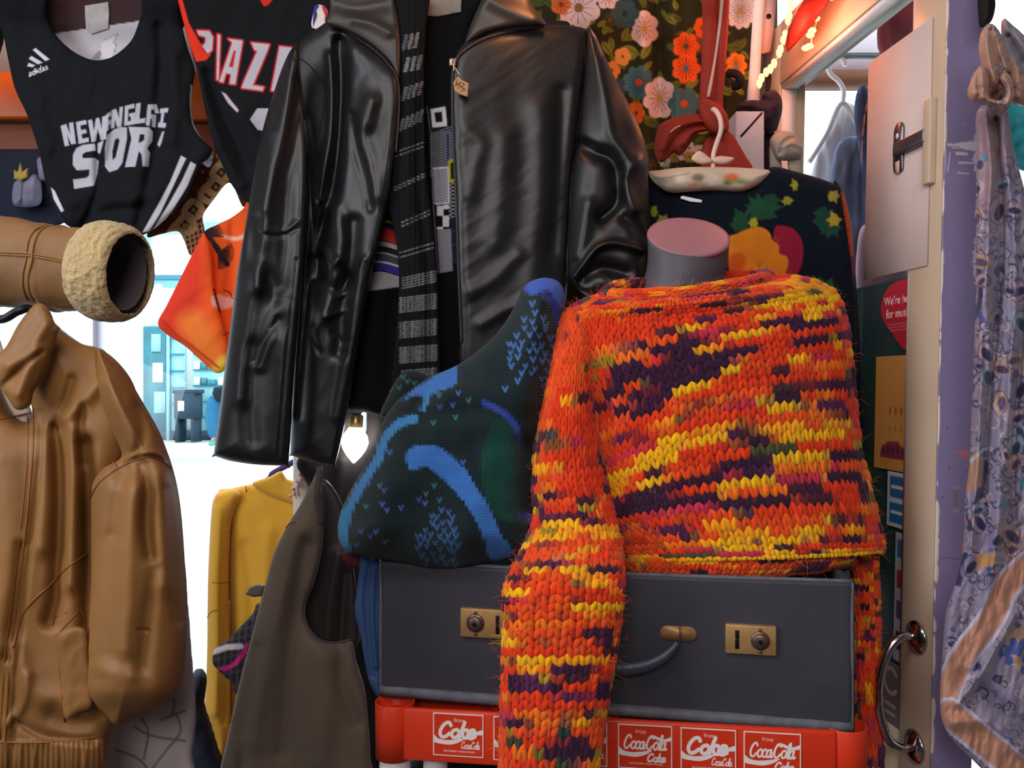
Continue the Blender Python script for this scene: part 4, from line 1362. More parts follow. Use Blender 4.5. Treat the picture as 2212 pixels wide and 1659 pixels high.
# lining behind
panel('back_panel', [(700, 30), (850, -30), (1060, -30), (1180, 40), (1240, 80), (1230, 400), (1210, 700), (1100, 760), (900, 780), (720, 960), (690, 960), (660, 500), (660, 150)], DJ + .10, MATS['leather_lining'], lj, T=.008, res=10)
lf_out = [(645, 92), (690, 58), (712, 46), (740, 62), (775, 85), (812, 112), (838, 138), (855, 165), (860, 205), (858, 250), (852, 330), (841, 420), (822, 510), (801, 600), (786, 680), (772, 760), (757, 850), (742, 930), (724, 1005), (724, 1005), (690, 1002), (655, 992), (627, 983), (627, 983), (630, 900), (636, 760), (645, 620), (655, 500), (660, 400), (655, 300), (640, 200), (630, 140)]
lf_f = [([(735, 90), (738, 180), (735, 260), (728, 350), (712, 440), (690, 520), (684, 600)], 15, -.022), ([(712, 120), (718, 200), (715, 290), (700, 370), (690, 430)], 9, .012),
        ([(765, 110), (790, 150), (800, 200), (790, 260)], 26, .010), ([(800, 220), (785, 290), (800, 350), (810, 420)], 20, .010), ([(760, 250), (770, 320), (790, 390), (800, 450)], 10, -.008),
        ([(720, 450), (735, 520), (722, 600), (700, 680)], 18, .013), ([(765, 480), (760, 560), (745, 650), (735, 760)], 16, -.012), ([(690, 560), (700, 600), (725, 625), (755, 600)], 12, -.008), ([(700, 540), (715, 570), (730, 560)], 9, .008),
        ([(700, 680), (690, 780), (680, 880), (670, 960)], 24, .010), ([(660, 260), (672, 360), (676, 460), (668, 600), (655, 760), (645, 900)], 9, -.010), ([(690, 690), (720, 680), (745, 670)], 5, .003), ([(720, 720), (740, 740), (752, 735)], 6, -.003),
        ([(735, 640), (760, 620), (785, 560)], 5, .0035), ([(790, 560), (772, 640), (758, 730), (742, 820), (728, 900)], 12, .006), ([(680, 700), (670, 720), (690, 760)], 7, -.004), ([(835, 440), (812, 540), (790, 640), (770, 740), (752, 830), (738, 900), (722, 990)], 3, -.0022)]
o, ev_l = panel('front_panel', lf_out, DJ, MATS['black_leather'], lj, T=.016, R=26, res=3, slope=(-.26, 0), folds=lf_f, wr=[(70, 150, .0050, .2, 3), (24, 46, .0012, .5, 6)])
# panel seams
cord('seam', [(625, 118), (650, 128), (672, 145), (695, 175), (712, 205)], ev_l, .0012, MATS['thread'], lj)
cord('seam', [(704, 205), (695, 260), (685, 320), (676, 380)], ev_l, .0010, MATS['thread'], lj)
cord('edge_seam', [(847, 250), (838, 340), (824, 430), (806, 520), (788, 610), (770, 700), (754, 790), (738, 880), (714, 992)], ev_l, .0010, MATS['thread'], lj)
cord('zip', [(716, 50), (745, 66), (780, 88), (815, 114), (840, 140), (857, 168), (862, 210), (860, 260), (855, 330)], ev_l, .0026, MATS['zip_teeth'], lj, n=6)
# left sleeve
ls_out = [(645, 92), (628, 108), (612, 140), (596, 185), (574, 255), (556, 330), (541, 420), (528, 500), (512, 590), (498, 700), (482, 825), (470, 920), (461, 984), (461, 984), (500, 996), (560, 1004), (622, 1006), (622, 1006), (628, 930), (632, 850), (640, 740), (650, 620), (658, 520), (662, 420), (660, 330), (655, 230), (648, 150)]
ls_f = [([(640, 110), (625, 200), (605, 300), (585, 400), (570, 500), (556, 620)], 16, .012), ([(650, 180), (640, 300), (625, 420), (618, 540), (610, 640)], 20, -.012), ([(585, 290), (578, 380), (565, 450)], 14, .006), ([(545, 480), (560, 560), (590, 620), (600, 700)], 20, -.008),
        ([(560, 580), (545, 660), (530, 760), (520, 860)], 20, .008), ([(610, 640), (585, 720), (560, 790)], 14, .008), ([(600, 690), (570, 740), (555, 780)], 8, -.006), ([(640, 560), (625, 700), (612, 840), (600, 985)], 3, -.003), ([(545, 750), (540, 850), (545, 950)], 18, -.006), ([(618, 500), (640, 480)], 6, .004), ([(560, 505), (600, 510), (640, 495)], 5, -.003)]
o, ev_s = panel('sleeve', ls_out, DJ - .02, MATS['black_leather'], lj, T=.026, R=46, res=3, slope=(-.16, 0), folds=ls_f, wr=[(70, 150, .005, .1, 23), (26, 50, .0010, .4, 26)])
cord('seam', [(640, 560), (625, 700), (612, 840), (600, 1000)], ev_s, .0010, MATS['thread'], lj)
cord('seam', [(640, 95), (634, 120), (642, 160), (652, 220), (658, 300)], ev_s, .0010, MATS['thread'], lj)
# collar leaves
panel('collar', [(724, -40), (712, 20), (704, 50), (745, 66), (785, 86), (820, 112), (845, 140), (862, 172), (866, 110), (862, 50), (852, 0), (845, -40)], DJ - .022, MATS['collar_leather'], lj, T=.008, R=14, res=4, folds=[([(760, 40), (800, 50), (840, 70)], 12, .006), ([(730, 10), (770, 20), (830, 10)], 16, -.005)])
rc_out = [(1056, -40), (1040, 0), (1018, 50), (1004, 95), (1020, 88), (1050, 72), (1090, 62), (1130, 58), (1176, 56), (1170, 36), (1150, 10), (1130, -40)]
o, ev_rc = panel('collar', rc_out, DJ - .030, MATS['collar_leather'], lj, T=.010, R=16, res=4, folds=[([(1060, 0), (1100, 20), (1150, 40)], 18, .008)])
# right front
rf_out = [(1004, 92), (1050, 74), (1110, 62), (1175, 56), (1225, 55), (1268, 64), (1272, 90), (1266, 150), (1254, 240), (1242, 330), (1234, 420), (1228, 540), (1222, 660), (1190, 760), (1100, 800), (1000, 800), (994, 700), (988, 600), (986, 500), (983, 400), (977, 280), (975, 190), (979, 132)]
rf_f = [([(1170, 240), (1170, 420), (1160, 520), (1150, 660)], 30, .006), ([(1212, 200), (1207, 380), (1195, 540)], 18, -.006), ([(1010, 280), (1040, 310), (1030, 350), (1015, 420)], 18, .003), ([(1020, 630), (1070, 600), (1120, 550)], 16, .004),
        ([(1040, 700), (1100, 666), (1150, 650)], 14, .004), ([(1090, 300), (1085, 400), (1070, 520)], 28, .005)]
o, ev_r = panel('front_panel', rf_out, DJ, MATS['black_leather'], lj, T=.016, R=26, res=3, slope=(.16, .02), folds=rf_f, wr=[(90, 200, .004, .1, 43), (70, 18, .0008, -.6, 46)])
cord('zip', [(1174, 57), (1110, 66), (1050, 82), (1010, 104), (986, 128), (978, 160), (977, 220), (979, 300), (984, 400), (988, 500), (991, 600), (997, 740)], ev_r, .0026, MATS['zip_teeth'], lj, lift=.002)
cord('seam', [(1262, 70), (1264, 150), (1254, 240), (1244, 320), (1238, 400)], ev_r, .0010, MATS['thread'], lj)
cord('seam', [(1150, 620), (1152, 700)], ev_r, .0010, MATS['thread'], lj)
bm = bmesh.new()
c = P(978, 134, float(ev_r(985, 140)[0]) - .006)
add_box(bm, (c.x - .006, c.y - .004, c.z - .008), (c.x + .006, c.y + .004, c.z + .006), .002)
zp = bm_obj('zip_pull', bm, MATS['zip_metal'], lj)
tube('pull_tab', [c + Vector((0, -.004, 0)), c + Vector((.002, -.006, -.008)), c + Vector((.003, -.006, -.018))], .002, MATS['zip_metal'], zp)
# price tag on a string
mat('tag_card', None, 0.8)
tdp = float(ev_r(995, 190)[0]) - .010
tub = tube('tag_string', [P(980, 142, tdp), P(986, 150, tdp), P(992, 162, tdp)], .0006, MATS['white_tube'], lj)
tp = Paint('b48a62')
tp.stroke([(988, 172), (984, 186), (994, 178), (990, 192)], 2, '4a3020'); tp.stroke([(996, 178), (1004, 182), (996, 188), (1004, 192), (996, 198)], 2, '4a3020'); tp.stroke([(985, 178), (1006, 196)], 1.6, '4a3020')
panel('price_tag', [(990, 164), (996, 172), (1012, 180), (1010, 209), (994, 204), (982, 196), (979, 178)], tdp - .004, MATS['tag_card'], lj, T=.0004, R=3, res=1.2, paint=tp, sm=0)
# right sleeve, crooked at the elbow
rs_out = [(1268, 62), (1285, 74), (1300, 105), (1322, 155), (1348, 205), (1372, 252), (1392, 300), (1402, 345), (1400, 385), (1404, 440), (1404, 520), (1398, 590), (1380, 640), (1330, 660), (1270, 640), (1232, 606), (1226, 560), (1230, 470), (1238, 380), (1250, 290), (1260, 200), (1266, 120)]
rs_f = [([(1300, 130), (1310, 220), (1320, 290), (1350, 340)], 24, .012), ([(1250, 310), (1285, 330), (1320, 345), (1335, 390), (1330, 440), (1300, 470)], 15, -.020), ([(1380, 350), (1360, 370), (1350, 400), (1372, 450)], 14, .012), ([(1240, 600), (1262, 570), (1290, 535), (1330, 525), (1385, 540)], 8, .016), ([(1262, 600), (1300, 580), (1350, 590)], 16, -.014), ([(1270, 440), (1260, 500), (1250, 550)], 16, .008), ([(1350, 470), (1380, 500), (1395, 530)], 12, -.008)]
panel('sleeve', rs_out, DJ + .005, MATS['black_leather'], lj, T=.032, R=55, res=3, folds=rs_f, wr=[(70, 110, .004, .3, 63)])
panel('size_label', [(886, -30), (998, -30), (996, 26), (945, 36), (890, 32)], DJ + .028, mat('grey_label', '8d8a80', 0.8, vary=.2, vscale=40), lj, T=.0006, R=3, res=6, sm=0)

# ================================================================ scarf and embroidered jumper inside the jacket
mat('black_knit', None, 0.95, 0.12, bump=[('rib', 700, 0.35, .002), ('noise', 300, 0.15)])
mat('patterned_knit', None, 0.9, 0.15, bump=[('weave', 900, 0.3, .001)])
sp = Paint('131618')
rg3 = random.Random(5)
rows = [(90, 868, 905, 3, 30, 0), (138, 872, 912, 3, 28, 0), (198, 868, 913, 4, 26, 4), (262, 862, 914, 5, 24, 8), (322, 852, 916, 7, 9, 14), (392, 850, 918, 7, 6, 20), (470, 866, 932, 7, 8, 18), (540, 862, 938, 9, 10, 14), (604, 868, 944, 9, 22, 10), (655, 862, 944, 10, 30, 6), (710, 862, 944, 10, 32, 5), (765, 862, 945, 10, 32, 4), (812, 866, 945, 10, 26, 4)]
for y, x0, x1, n, h, sl in rows:
    for k in range(n):
        x = x0 + (x1 - x0) * (k + .5) / n
        yy = y - sl * (k / n - .5) * 1.6 + (6 if n <= 5 else 0) * (k - 1) * -.4
        g = rg3.choice(['8e9092', '7b7d80', '6a6c70'])
        sk = 3 if n <= 5 else 0
        for j in range(max(2, int(h / 4))):
            t = j / max(1, int(h / 4) - 1) - .5
            sp.stroke([(x - sk * t * 2 - 2.6 + rg3.uniform(-1, 1), yy + t * h), (x - sk * t * 2 + (x1 - x0) / n * .28 + rg3.uniform(-1, 1), yy + t * h - 1.5)], 2.6 if h > 12 else 2.2, g, a=.9)
sc_ = panel('scarf', [(850, -30), (925, -30), (920, 60), (916, 160), (918, 300), (924, 400), (936, 500), (945, 600), (948, 720), (947, 850), (900, 860), (850, 850), (856, 720), (862, 620), (856, 520), (836, 430), (846, 340), (858, 240), (864, 160), (858, 60)], DJ - .014, MATS['black_knit'], None, T=.008, R=16, res=2, paint=sp,
      folds=[([(880, 0), (885, 200), (880, 400), (900, 600), (905, 800)], 20, .006), ([(908, 200), (905, 400), (926, 600), (930, 780)], 9, -.005)])[0]
tag(sc_, 'long black scarf with rows of grey woven dashes hanging inside the leather jacket', 'scarf', kind=None)
ep = Paint('101014')
ep.poly([(926, 232), (966, 226), (970, 278), (930, 284)], '1a1a20'); ep.poly([(930, 236), (962, 230), (966, 272), (934, 276)], 'dcdae4'); ep.poly([(938, 243), (955, 241), (956, 263), (941, 265)], '15151a')
ep.stroke([(922, 230), (930, 284), (936, 440), (946, 590)], 2.2, '77767e')
ep.poly([(930, 286), (970, 282), (984, 300), (984, 360), (936, 362)], '4c4c54')
for k in range(16):
    ep.stroke([(930, 290 + k * 6), (986, 270 + k * 6)], 1.6, '9a99a4'); ep.stroke([(926, 270 + k * 6), (986, 310 + k * 6)], 1.4, '24242a')
ep.poly([(926, 262), (992, 250), (992, 284), (926, 288)], '101014', a=0); ep.poly([(936, 364), (968, 360), (970, 438), (940, 440)], '8b8a98')
for k in range(14): ep.stroke([(936, 368 + k * 5.4), (970, 362 + k * 5.4)], 1.4, 'c2c0cc'); ep.stroke([(936, 364 + k * 5.4), (970, 370 + k * 5.4)], .9, '50505c')
ep.stroke([(936, 364), (968, 361), (970, 438), (941, 441)], 3, 'd6d2e0')
ep.poly([(968, 345), (984, 342), (986, 392), (970, 394)], 'b8b028'); ep.poly([(973, 352), (982, 350), (982, 386), (974, 388)], '26260e')
for k in range(10): ep.stroke([(970, 400 + k * 8), (990, 392 + k * 8)], 1.3, 'b0aeb8'); ep.stroke([(970, 392 + k * 8), (990, 402 + k * 8)], 1.3, 'b0aeb8')
ep.stroke([(967, 290), (968, 345)], 4, '2a2c80')
for a, b in (((944, 445), (958, 466)), ((956, 466), (970, 490)), ((944, 490), (957, 496)), ((958, 442), (970, 452))): ep.poly([a, (b[0], a[1]), b, (a[0], b[1])], 'd8d4dc')
ep.poly([(944, 497), (974, 494), (978, 585), (950, 590)], '8d8a94')
ep.poly([(974, 470), (992, 468), (994, 570), (978, 572)], '20223c')
for k in range(3): ep.stroke([(976, 500 + k * 30), (994, 497 + k * 30)], 2, '3b3d70')
# the striped block low on the left
st = [(470, 18, '2c2838'), (486, 6, 'a8a020'), (500, 14, '282450'), (515, 26, 'c8342c'), (536, 10, 'b8b2ac'), (548, 12, '24222a'), (556, 4, 'a8a6a4'), (566, 14, '4a4a52'), (576, 5, 'c8c4cc'), (586, 16, '3b3490'), (600, 5, 'b8b4c4'), (610, 14, '2f2a7c'), (622, 5, 'a9a6b4'), (632, 10, '18181e')]
for y, w, c in st:
    ep.stroke([(790, y - 2), (812, y - 10), (835, y - 8), (855, y - 2), (872, y + 2)], w, c, sm=6)
ep.poly([(785, 600), (812, 590), (840, 592), (868, 604), (874, 618), (840, 624), (790, 632)], '97949a', sm=4)
ep.poly([(760, 634), (800, 628), (874, 618), (950, 592), (1000, 580), (1010, 950), (740, 950)], '0d0d10')
ej = panel('embroidered_jumper', [(830, -30), (1040, -30), (1015, 60), (1000, 160), (1002, 300), (1010, 500), (1012, 700), (1005, 880), (940, 900), (850, 903), (785, 890), (742, 880), (752, 800), (770, 700), (785, 620), (800, 500), (830, 300), (845, 150)], DJ + .045, MATS['patterned_knit'], None, T=.014, R=30, res=1.9, paint=ep,
      folds=[([(815, 640), (800, 760), (790, 880)], 26, .008), ([(850, 650), (845, 780), (850, 880)], 18, -.008)])[0]
tag(ej, 'black jumper with white square motifs and coloured stripes worn inside the leather jacket', 'jumper')

# ================================================================ rail and hangers above (out of the picture, they carry the hung clothes)
rl = tube('clothes_rail', [(-1.9, 1.40, 2.12), (1.0, 1.40, 2.12)], .014, MATS['rail_metal'], None, n=14, smooth_path=0)
tag(rl, 'metal clothes rail above the leather jacket and the basketball vests', 'rail')
rl2 = tube('clothes_rail', [(-1.9, 1.65, 2.165), (0.3, 1.65, 2.165)], .014, MATS['rail_metal'], None, n=14, smooth_path=0)
tag(rl2, 'rear metal clothes rail above the orange beach shirt, nearer the window', 'rail')

# ================================================================ basketball vests
mat('jersey', None, 0.85, 0.12, sheen=0.0, bump=[('weave', 2600, 0.15, .0006)])
np_ = Paint('17191d')
GREY = 'b9b9c6'
def glyph(polys, c=GREY, aa=1.6):
    for p_ in polys: np_.poly(p_, c, aa)
# triangle of three slanted bars with a word below
np_.poly([(71, 108), (77, 104), (107, 128), (98, 132)], 'cfcfda'); np_.poly([(62, 127), (68, 121), (92, 135), (82, 139)], 'cfcfda'); np_.poly([(59, 143), (62, 136), (76, 141), (70, 145)], 'cfcfda')
np_.text('adidas', (62, 166), (17, -6.6), (-1.5, -19), 'cfcfda', .02)
# NEW
glyph([[(131, 272), (143, 268), (152, 292), (149, 266), (158, 264), (164, 310), (154, 312), (145, 290), (149, 314), (140, 316)],
       [(164, 264), (186, 259), (187, 268), (173, 271), (175, 281), (186, 279), (187, 287), (176, 290), (178, 300), (191, 297), (192, 306), (170, 311)],
       [(190, 260), (199, 258), (203, 285), (207, 256), (214, 254), (220, 280), (221, 252), (230, 250), (230, 300), (218, 303), (211, 278), (207, 305), (198, 307)]])
# ENGLAND, partly lost in a fold
glyph([[(229, 248), (240, 240), (240, 250), (234, 254), (235, 262), (240, 258), (240, 266), (235, 271), (235, 280), (226, 288)],
       [(242, 238), (251, 235), (257, 256), (258, 232), (266, 230), (262, 273), (253, 275), (248, 256), (247, 276), (239, 278)],
       [(270, 229), (290, 224), (291, 233), (277, 236), (276, 262), (282, 262), (283, 252), (279, 252), (280, 245), (292, 243), (290, 268), (268, 272)],
       [(294, 224), (304, 222), (301, 257), (314, 255), (313, 265), (290, 268)],
       [(319, 226), (338, 225), (343, 244), (334, 245), (333, 236), (327, 237), (326, 247), (337, 248), (336, 275), (328, 274), (328, 257), (325, 257), (323, 272), (315, 271)],
       [(346, 235), (364, 233), (362, 243), (355, 243), (352, 265), (359, 266), (357, 276), (341, 275), (342, 265), (346, 265), (349, 244), (345, 244)]])
# STORM
glyph([[(165, 320), (180, 313), (205, 310), (207, 325), (186, 328), (178, 333), (178, 342), (205, 341), (213, 348), (210, 375), (203, 401), (160, 408), (158, 388), (187, 384), (193, 378), (193, 366), (166, 368), (157, 356), (158, 334)],
       [(211, 310), (224, 303), (216, 332), (211, 330)],
       [(232, 292), (246, 280), (262, 274), (274, 276), (274, 300), (264, 352), (254, 366), (236, 372), (227, 360), (227, 320)],
       [(278, 274), (322, 275), (330, 284), (329, 305), (318, 320), (324, 330), (321, 360), (308, 359), (306, 334), (300, 326), (292, 360), (270, 361), (284, 300)],
       [(350, 285), (355, 283), (349, 308), (344, 318), (340, 312)]])
np_.poly([(248, 302), (256, 297), (258, 305), (250, 340), (243, 346), (243, 325)], '17191d'); np_.poly([(302, 290), (312, 290), (312, 302), (304, 308), (299, 308)], '17191d')
# side stripes
np_.poly([(391, 336), (402, 342), (375, 400), (345, 462), (322, 500), (308, 502), (340, 445), (368, 392)], 'c4c3cc')
np_.poly([(412, 349), (424, 356), (405, 402), (372, 455), (338, 500), (328, 500), (365, 440), (393, 390)], 'c4c3cc')
np_.stroke([(414, 185), (412, 230), (420, 275), (442, 304)], 3, 'a9a8b4', sm=4)
np_.poly([(110, 405), (118, 412), (138, 455), (132, 458), (116, 430)], 'd8d0dc')
nv = thing('basketball_vest', 'black basketball vest with white NEW ENGLAND lettering at the upper left', 'vest', P(230, 480, 1.56))
panel('back', [(20, -40), (400, -40), (395, 60), (330, 130), (215, 160), (120, 130), (60, 60)], 1.60, mat('vest_inside', None, .8), nv, T=.003, R=10, res=3,
      paint=Paint('3a2226').poly([(95, 76), (310, 44), (310, 160), (95, 160)], 'c2bcc4').poly([(222, 88), (255, 72), (244, 92), (250, 94), (243, 128), (213, 124)], 'd6d2d6').stroke([(222, 88), (255, 73), (245, 92), (251, 94), (244, 126)], 1.5, '6a6468').poly([(197, 128), (213, 108), (220, 112), (216, 130)], '8d878c'))
lb = panel('care_label', [(183, 12), (234, 4), (236, 30), (234, 62), (198, 74), (186, 62), (184, 40)], 1.594, mat('label_cloth', 'b6b0b0', .8, vary=.15, vscale=80), nv, T=.001, R=4, res=3, sm=0)
panel('front', [(-20, -40), (-10, 20), (8, 80), (16, 120), (32, 190), (60, 252), (85, 332), (100, 400), (122, 452), (150, 490), (215, 500), (262, 510), (312, 506), (360, 470), (400, 425), (428, 362), (450, 342), (458, 322), (438, 302), (420, 272), (412, 232), (416, 185), (420, 150), (404, 100), (390, 40), (380, -40), (312, -40), (306, 25), (300, 48), (283, 88), (247, 120), (215, 130), (185, 125), (150, 105), (118, 72), (100, 30), (92, -40)], 1.56,
      MATS['jersey'], nv, T=.010, R=20, res=1.9, paint=np_, wr=[(70, 130, .010, .15, 2), (30, 60, .004, .3, 7)],
      folds=[([(215, 300), (212, 360), (208, 420), (180, 490)], 9, -.008), ([(232, 240), (228, 300), (222, 340)], 8, .006), ([(345, 60), (348, 160), (340, 260), (335, 330), (300, 480)], 14, -.012), ([(375, 120), (378, 220), (372, 300)], 18, .010), ([(150, 440), (190, 420), (250, 430), (330, 420)], 18, .008), ([(170, 490), (220, 460), (300, 450)], 12, -.007), ([(60, 130), (75, 220), (100, 320)], 24, .008)])

bp = Paint('141316')
bp.base = lin('15161a')
bp.poly([(376, -40), (384, 0), (394, 40), (410, 100), (424, 133), (445, 130), (455, 118), (432, 92), (408, 50), (394, 0), (388, -40)], 'd8341c')
bp.stroke([(376, -10), (386, 34), (402, 96), (418, 132)], 9, '1d2a26', sm=4)
def gl2(poly, holes=()):
    bp.poly(poly, 'c2242c', aa=9.0)
    bp.stroke(poly + [poly[0]], 6.5, 'c2242c')
    bp.poly(poly, 'b7b3bc', aa=1.6)
    for h in holes:
        bp.poly(h, 'c2242c'); bp.stroke(h + [h[0]], 1.5, 'c2242c')
gl2([(426, 66), (452, 67), (460, 80), (458, 108), (449, 116), (437, 100), (444, 92), (444, 80), (430, 76)])
gl2([(470, 74), (476, 76), (472, 174), (468, 172)])
gl2([(493, 84), (524, 88), (508, 182), (496, 181), (499, 160), (488, 158), (482, 178), (474, 176), (502, 92)], [[(505, 110), (509, 110), (503, 145), (495, 144)]])
gl2([(543, 92), (582, 96), (578, 108), (546, 184), (570, 188), (567, 196), (522, 190), (526, 178), (556, 110), (550, 108)])
gl2([(604, 100), (640, 104), (640, 200), (586, 196)])
bp.poly([(478, 198), (488, 203), (516, 238), (512, 243), (492, 222)], 'b9a8b0')
bp.poly([(540, 258), (556, 234), (600, 234), (600, 290), (556, 280)], 'b4b1bc')
bp.poly([(556, -10), (596, -10), (580, 10), (570, 14)], 'c8301c')
bv = thing('basketball_vest', 'black vest with red-edged white lettering half hidden by the leather jacket', 'vest', P(540, 430, 1.49))
panel('front', [(376, -40), (384, 0), (394, 40), (410, 100), (424, 145), (434, 190), (446, 250), (462, 312), (486, 370), (508, 410), (540, 440), (600, 450), (680, 430), (740, 300), (740, -40), (560, -40)], 1.475, MATS['jersey'], bv, T=.008, R=16, res=1.9, paint=bp, wr=[(60, 90, .008, .4, 17)],
      folds=[([(425, 150), (450, 250), (480, 330), (520, 400)], 14, .010), ([(450, 160), (490, 260), (530, 350)], 14, -.010), ([(520, 250), (560, 320), (600, 380)], 20, .008)])
pp_ = Paint('d8d0cc')
pp_.poly([(676, 60), (676, 8), (686, 8), (690, 14), (684, 22), (686, 34), (680, 50)], '2c2c78'); pp_.poly([(694, 12), (706, 14), (708, 34), (700, 50), (702, 34), (698, 24)], 'c8242c')
pp_.poly([(688, 16), (694, 18), (696, 26), (690, 30), (692, 40), (684, 48), (686, 30)], 'd9cfc6')
panel('sewn_badge', [(680, 12), (690, 10), (702, 14), (708, 24), (706, 40), (704, 60), (674, 60), (676, 30)], 1.445, mat('badge', None, .7), bv, T=.001, R=3, res=1.2, paint=pp_, sm=3)

# ================================================================ patterned brown cloth and the orange beach shirt behind the vests
bw = Paint('4e2a1c')
rgb_ = random.Random(9)
for k in range(7):
    cx, cy = 385 + 20 * k + rgb_.uniform(-8, 8), 505 - 26 * k + rgb_.uniform(-10, 10)
    bw.poly([(cx - 26, cy + 6), (cx - 6, cy - 24), (cx + 20, cy - 14), (cx + 26, cy + 10), (cx, cy + 24)], 'c9a878', sm=4)
    bw.poly([(cx - 12, cy + 2), (cx, cy - 12), (cx + 12, cy - 2), (cx + 2, cy + 12)], '3a1c14'); bw.poly([(cx - 5, cy + 1), (cx, cy - 5), (cx + 6, cy), (cx + 1, cy + 6)], 'b88a58')
for k in range(60): bw.ell(rgb_.uniform(330, 530), rgb_.uniform(320, 580), rgb_.uniform(2, 5), rgb_.uniform(2, 5), rgb_.choice(['d8bc90', '8d4a38', '2c1410', 'a8714a']))
for k in range(12):
    bw.stroke([(385, 500 + k * 12), (470, 470 + k * 12)], 2.5, 'b89468'); bw.stroke([(385 + k * 10, 480), (400 + k * 10, 590)], 2.5, 'b89468')
o = panel('patterned_scarf', [(462, 332), (476, -8), (512, -8), (500, 330), (508, 365), (520, 400), (533, 432), (524, 446), (505, 405), (490, 396), (462, 430), (438, 466), (442, 500), (432, 528), (412, 552), (398, 520), (384, 500), (350, 505), (318, 512), (330, 480), (370, 440), (410, 380), (430, 350)], 1.66, mat('printed_cloth', None, .85, bump=[('weave', 1500, .2, .0006)]), None, T=.006, R=14, res=2, paint=bw, wr=[(30, 40, .008, .6, 5)])[0]
tag(o, 'brown and cream patterned scarf hanging behind the black basketball vest', 'scarf')
op = Paint('ef5a14')
op.poly([(330, 700), (345, 660), (400, 560), (440, 500), (440, 700), (470, 810), (400, 760)], 'e2381c', aa=30, sm=4)
op.poly([(385, 690), (430, 670), (450, 700), (480, 760), (500, 800), (460, 800), (410, 750)], 'f07a2a', aa=30, sm=4)
op.poly([(455, 800), (478, 770), (500, 770), (500, 820)], 'f8c440', aa=16)
op.poly([(478, 508), (510, 512), (528, 505), (528, 515), (500, 520)], 'f0b8a0', aa=5, sm=3); op.poly([(458, 640), (475, 636), (490, 642), (505, 640), (505, 660), (480, 668), (460, 660)], 'f0a898', aa=5, sm=3)
for (x, y, L, a0) in ((452, 512, 34, -1.0), (472, 545, 36, .6)):
    for k in range(14):
        a = a0 + (k - 7) * .16
        op.stroke([(x, y), (x + L * math.cos(a) * .9, y + L * math.sin(a))], 3.2, '2a0e0c')
    op.stroke([(x - 14, y - 26), (x, y), (x + 20, y + 26)], 10, '200c0c', sm=4)
op.stroke([(462, 625), (468, 648), (476, 676)], 4, '3a1420', sm=4); op.stroke([(484, 627), (496, 632), (502, 645)], 3, '3a1420', sm=4); op.stroke([(482, 724), (494, 718)], 2.5, '3a1420')
os_ = thing('beach_shirt', 'orange beach shirt with black palm prints between the vests and the leather jacket', 'shirt', P(470, 800, 1.62))
panel('body', [(560, 300), (566, -8), (600, -8), (598, 300), (600, 430), (540, 430), (526, 450), (500, 470), (470, 485), (440, 505), (455, 560), (460, 640), (470, 700), (490, 770), (560, 790), (620, 700), (620, 440)], 1.63, mat('beach_cloth', None, .75, bump=[('weave', 1500, .15, .0006)]), os_, T=.006, R=16, res=2.4, paint=op, folds=[([(505, 470), (500, 560), (490, 650), (495, 760)], 12, -.008)])
panel('sleeve', [(440, 503), (425, 530), (405, 570), (380, 620), (360, 660), (341, 698), (360, 722), (400, 748), (430, 775), (468, 806), (490, 790), (492, 740), (475, 680), (462, 620), (458, 560), (452, 520)], 1.60, MATS['beach_cloth'], os_, T=.012, R=26, res=2.4, paint=op, wr=[(40, 60, .006, .8, 3)])
cord('hem', [(347, 690), (370, 715), (405, 740), (440, 768), (472, 794)], lambda x, y: np.full(np.shape(x), 1.585), .0012, mat('hem_thread', 'd8442a', .8), os_)

# ================================================================ tan leather jacket, lower left
mat('tan_leather', '8a6034', 0.50, 0.32, vary=0.24, vscale=5, rvar=.05, bump=[('voro', 380, 0.10, .0006), ('noise', 30, 0.06, .002)])
mat('tan_seam', '8a5528', 0.5)
mat('tan_dark', '6a4026', 0.6)
mat('white_shirt', 'd8d4cc', 0.9)
TJ = 1.0
tj = thing('tan_leather_jacket', 'tan leather blouson with ribbed waist hanging at the lower left', 'jacket', P(40, 1640, TJ))
tb_out = [(-260, 720), (-100, 700), (-20, 800), (30, 900), (70, 900), (60, 820), (90, 700), (108, 692), (135, 715), (175, 742), (212, 752), (250, 780), (285, 830), (300, 900), (270, 1000), (230, 1080), (215, 1200), (235, 1400), (250, 1520), (236, 1590), (214, 1680), (100, 1720), (-120, 1720), (-260, 1700), (-300, 1200)]
tb_f = [([(90, 890), (86, 1000), (66, 1180), (40, 1400), (24, 1690)], 7, -.006), ([(122, 930), (130, 1040), (128, 1160), (122, 1280), (108, 1340)], 16, -.022), ([(160, 930), (160, 1040), (155, 1160), (150, 1260)], 18, .014), ([(185, 960), (188, 1080), (190, 1220), (188, 1400)], 16, -.022),
        ([(95, 950), (96, 1060), (90, 1180)], 20, .010), ([(30, 1400), (60, 1480), (120, 1520), (180, 1520)], 26, .012), ([(120, 1540), (160, 1560), (210, 1545)], 22, -.014), ([(140, 900), (170, 880), (210, 830)], 16, .010), ([(155, 820), (140, 870), (120, 920)], 10, -.008), ([(180, 880), (172, 940), (178, 1000)], 10, -.010),
        ([(40, 1560), (100, 1590), (200, 1600)], 9, -.008), ([(0, 1000), (20, 1100), (10, 1250), (-20, 1400)], 40, .012), ([(45, 1180), (35, 1300), (15, 1420)], 12, -.008), ([(60, 1460), (50, 1520), (20, 1560)], 10, .006)]
rib = [([(x, 1604), (x + rgb_.uniform(-4, 4), 1650), (x - 2, 1690)], 4.5, .0035) for x in range(-240, 225, 11)]
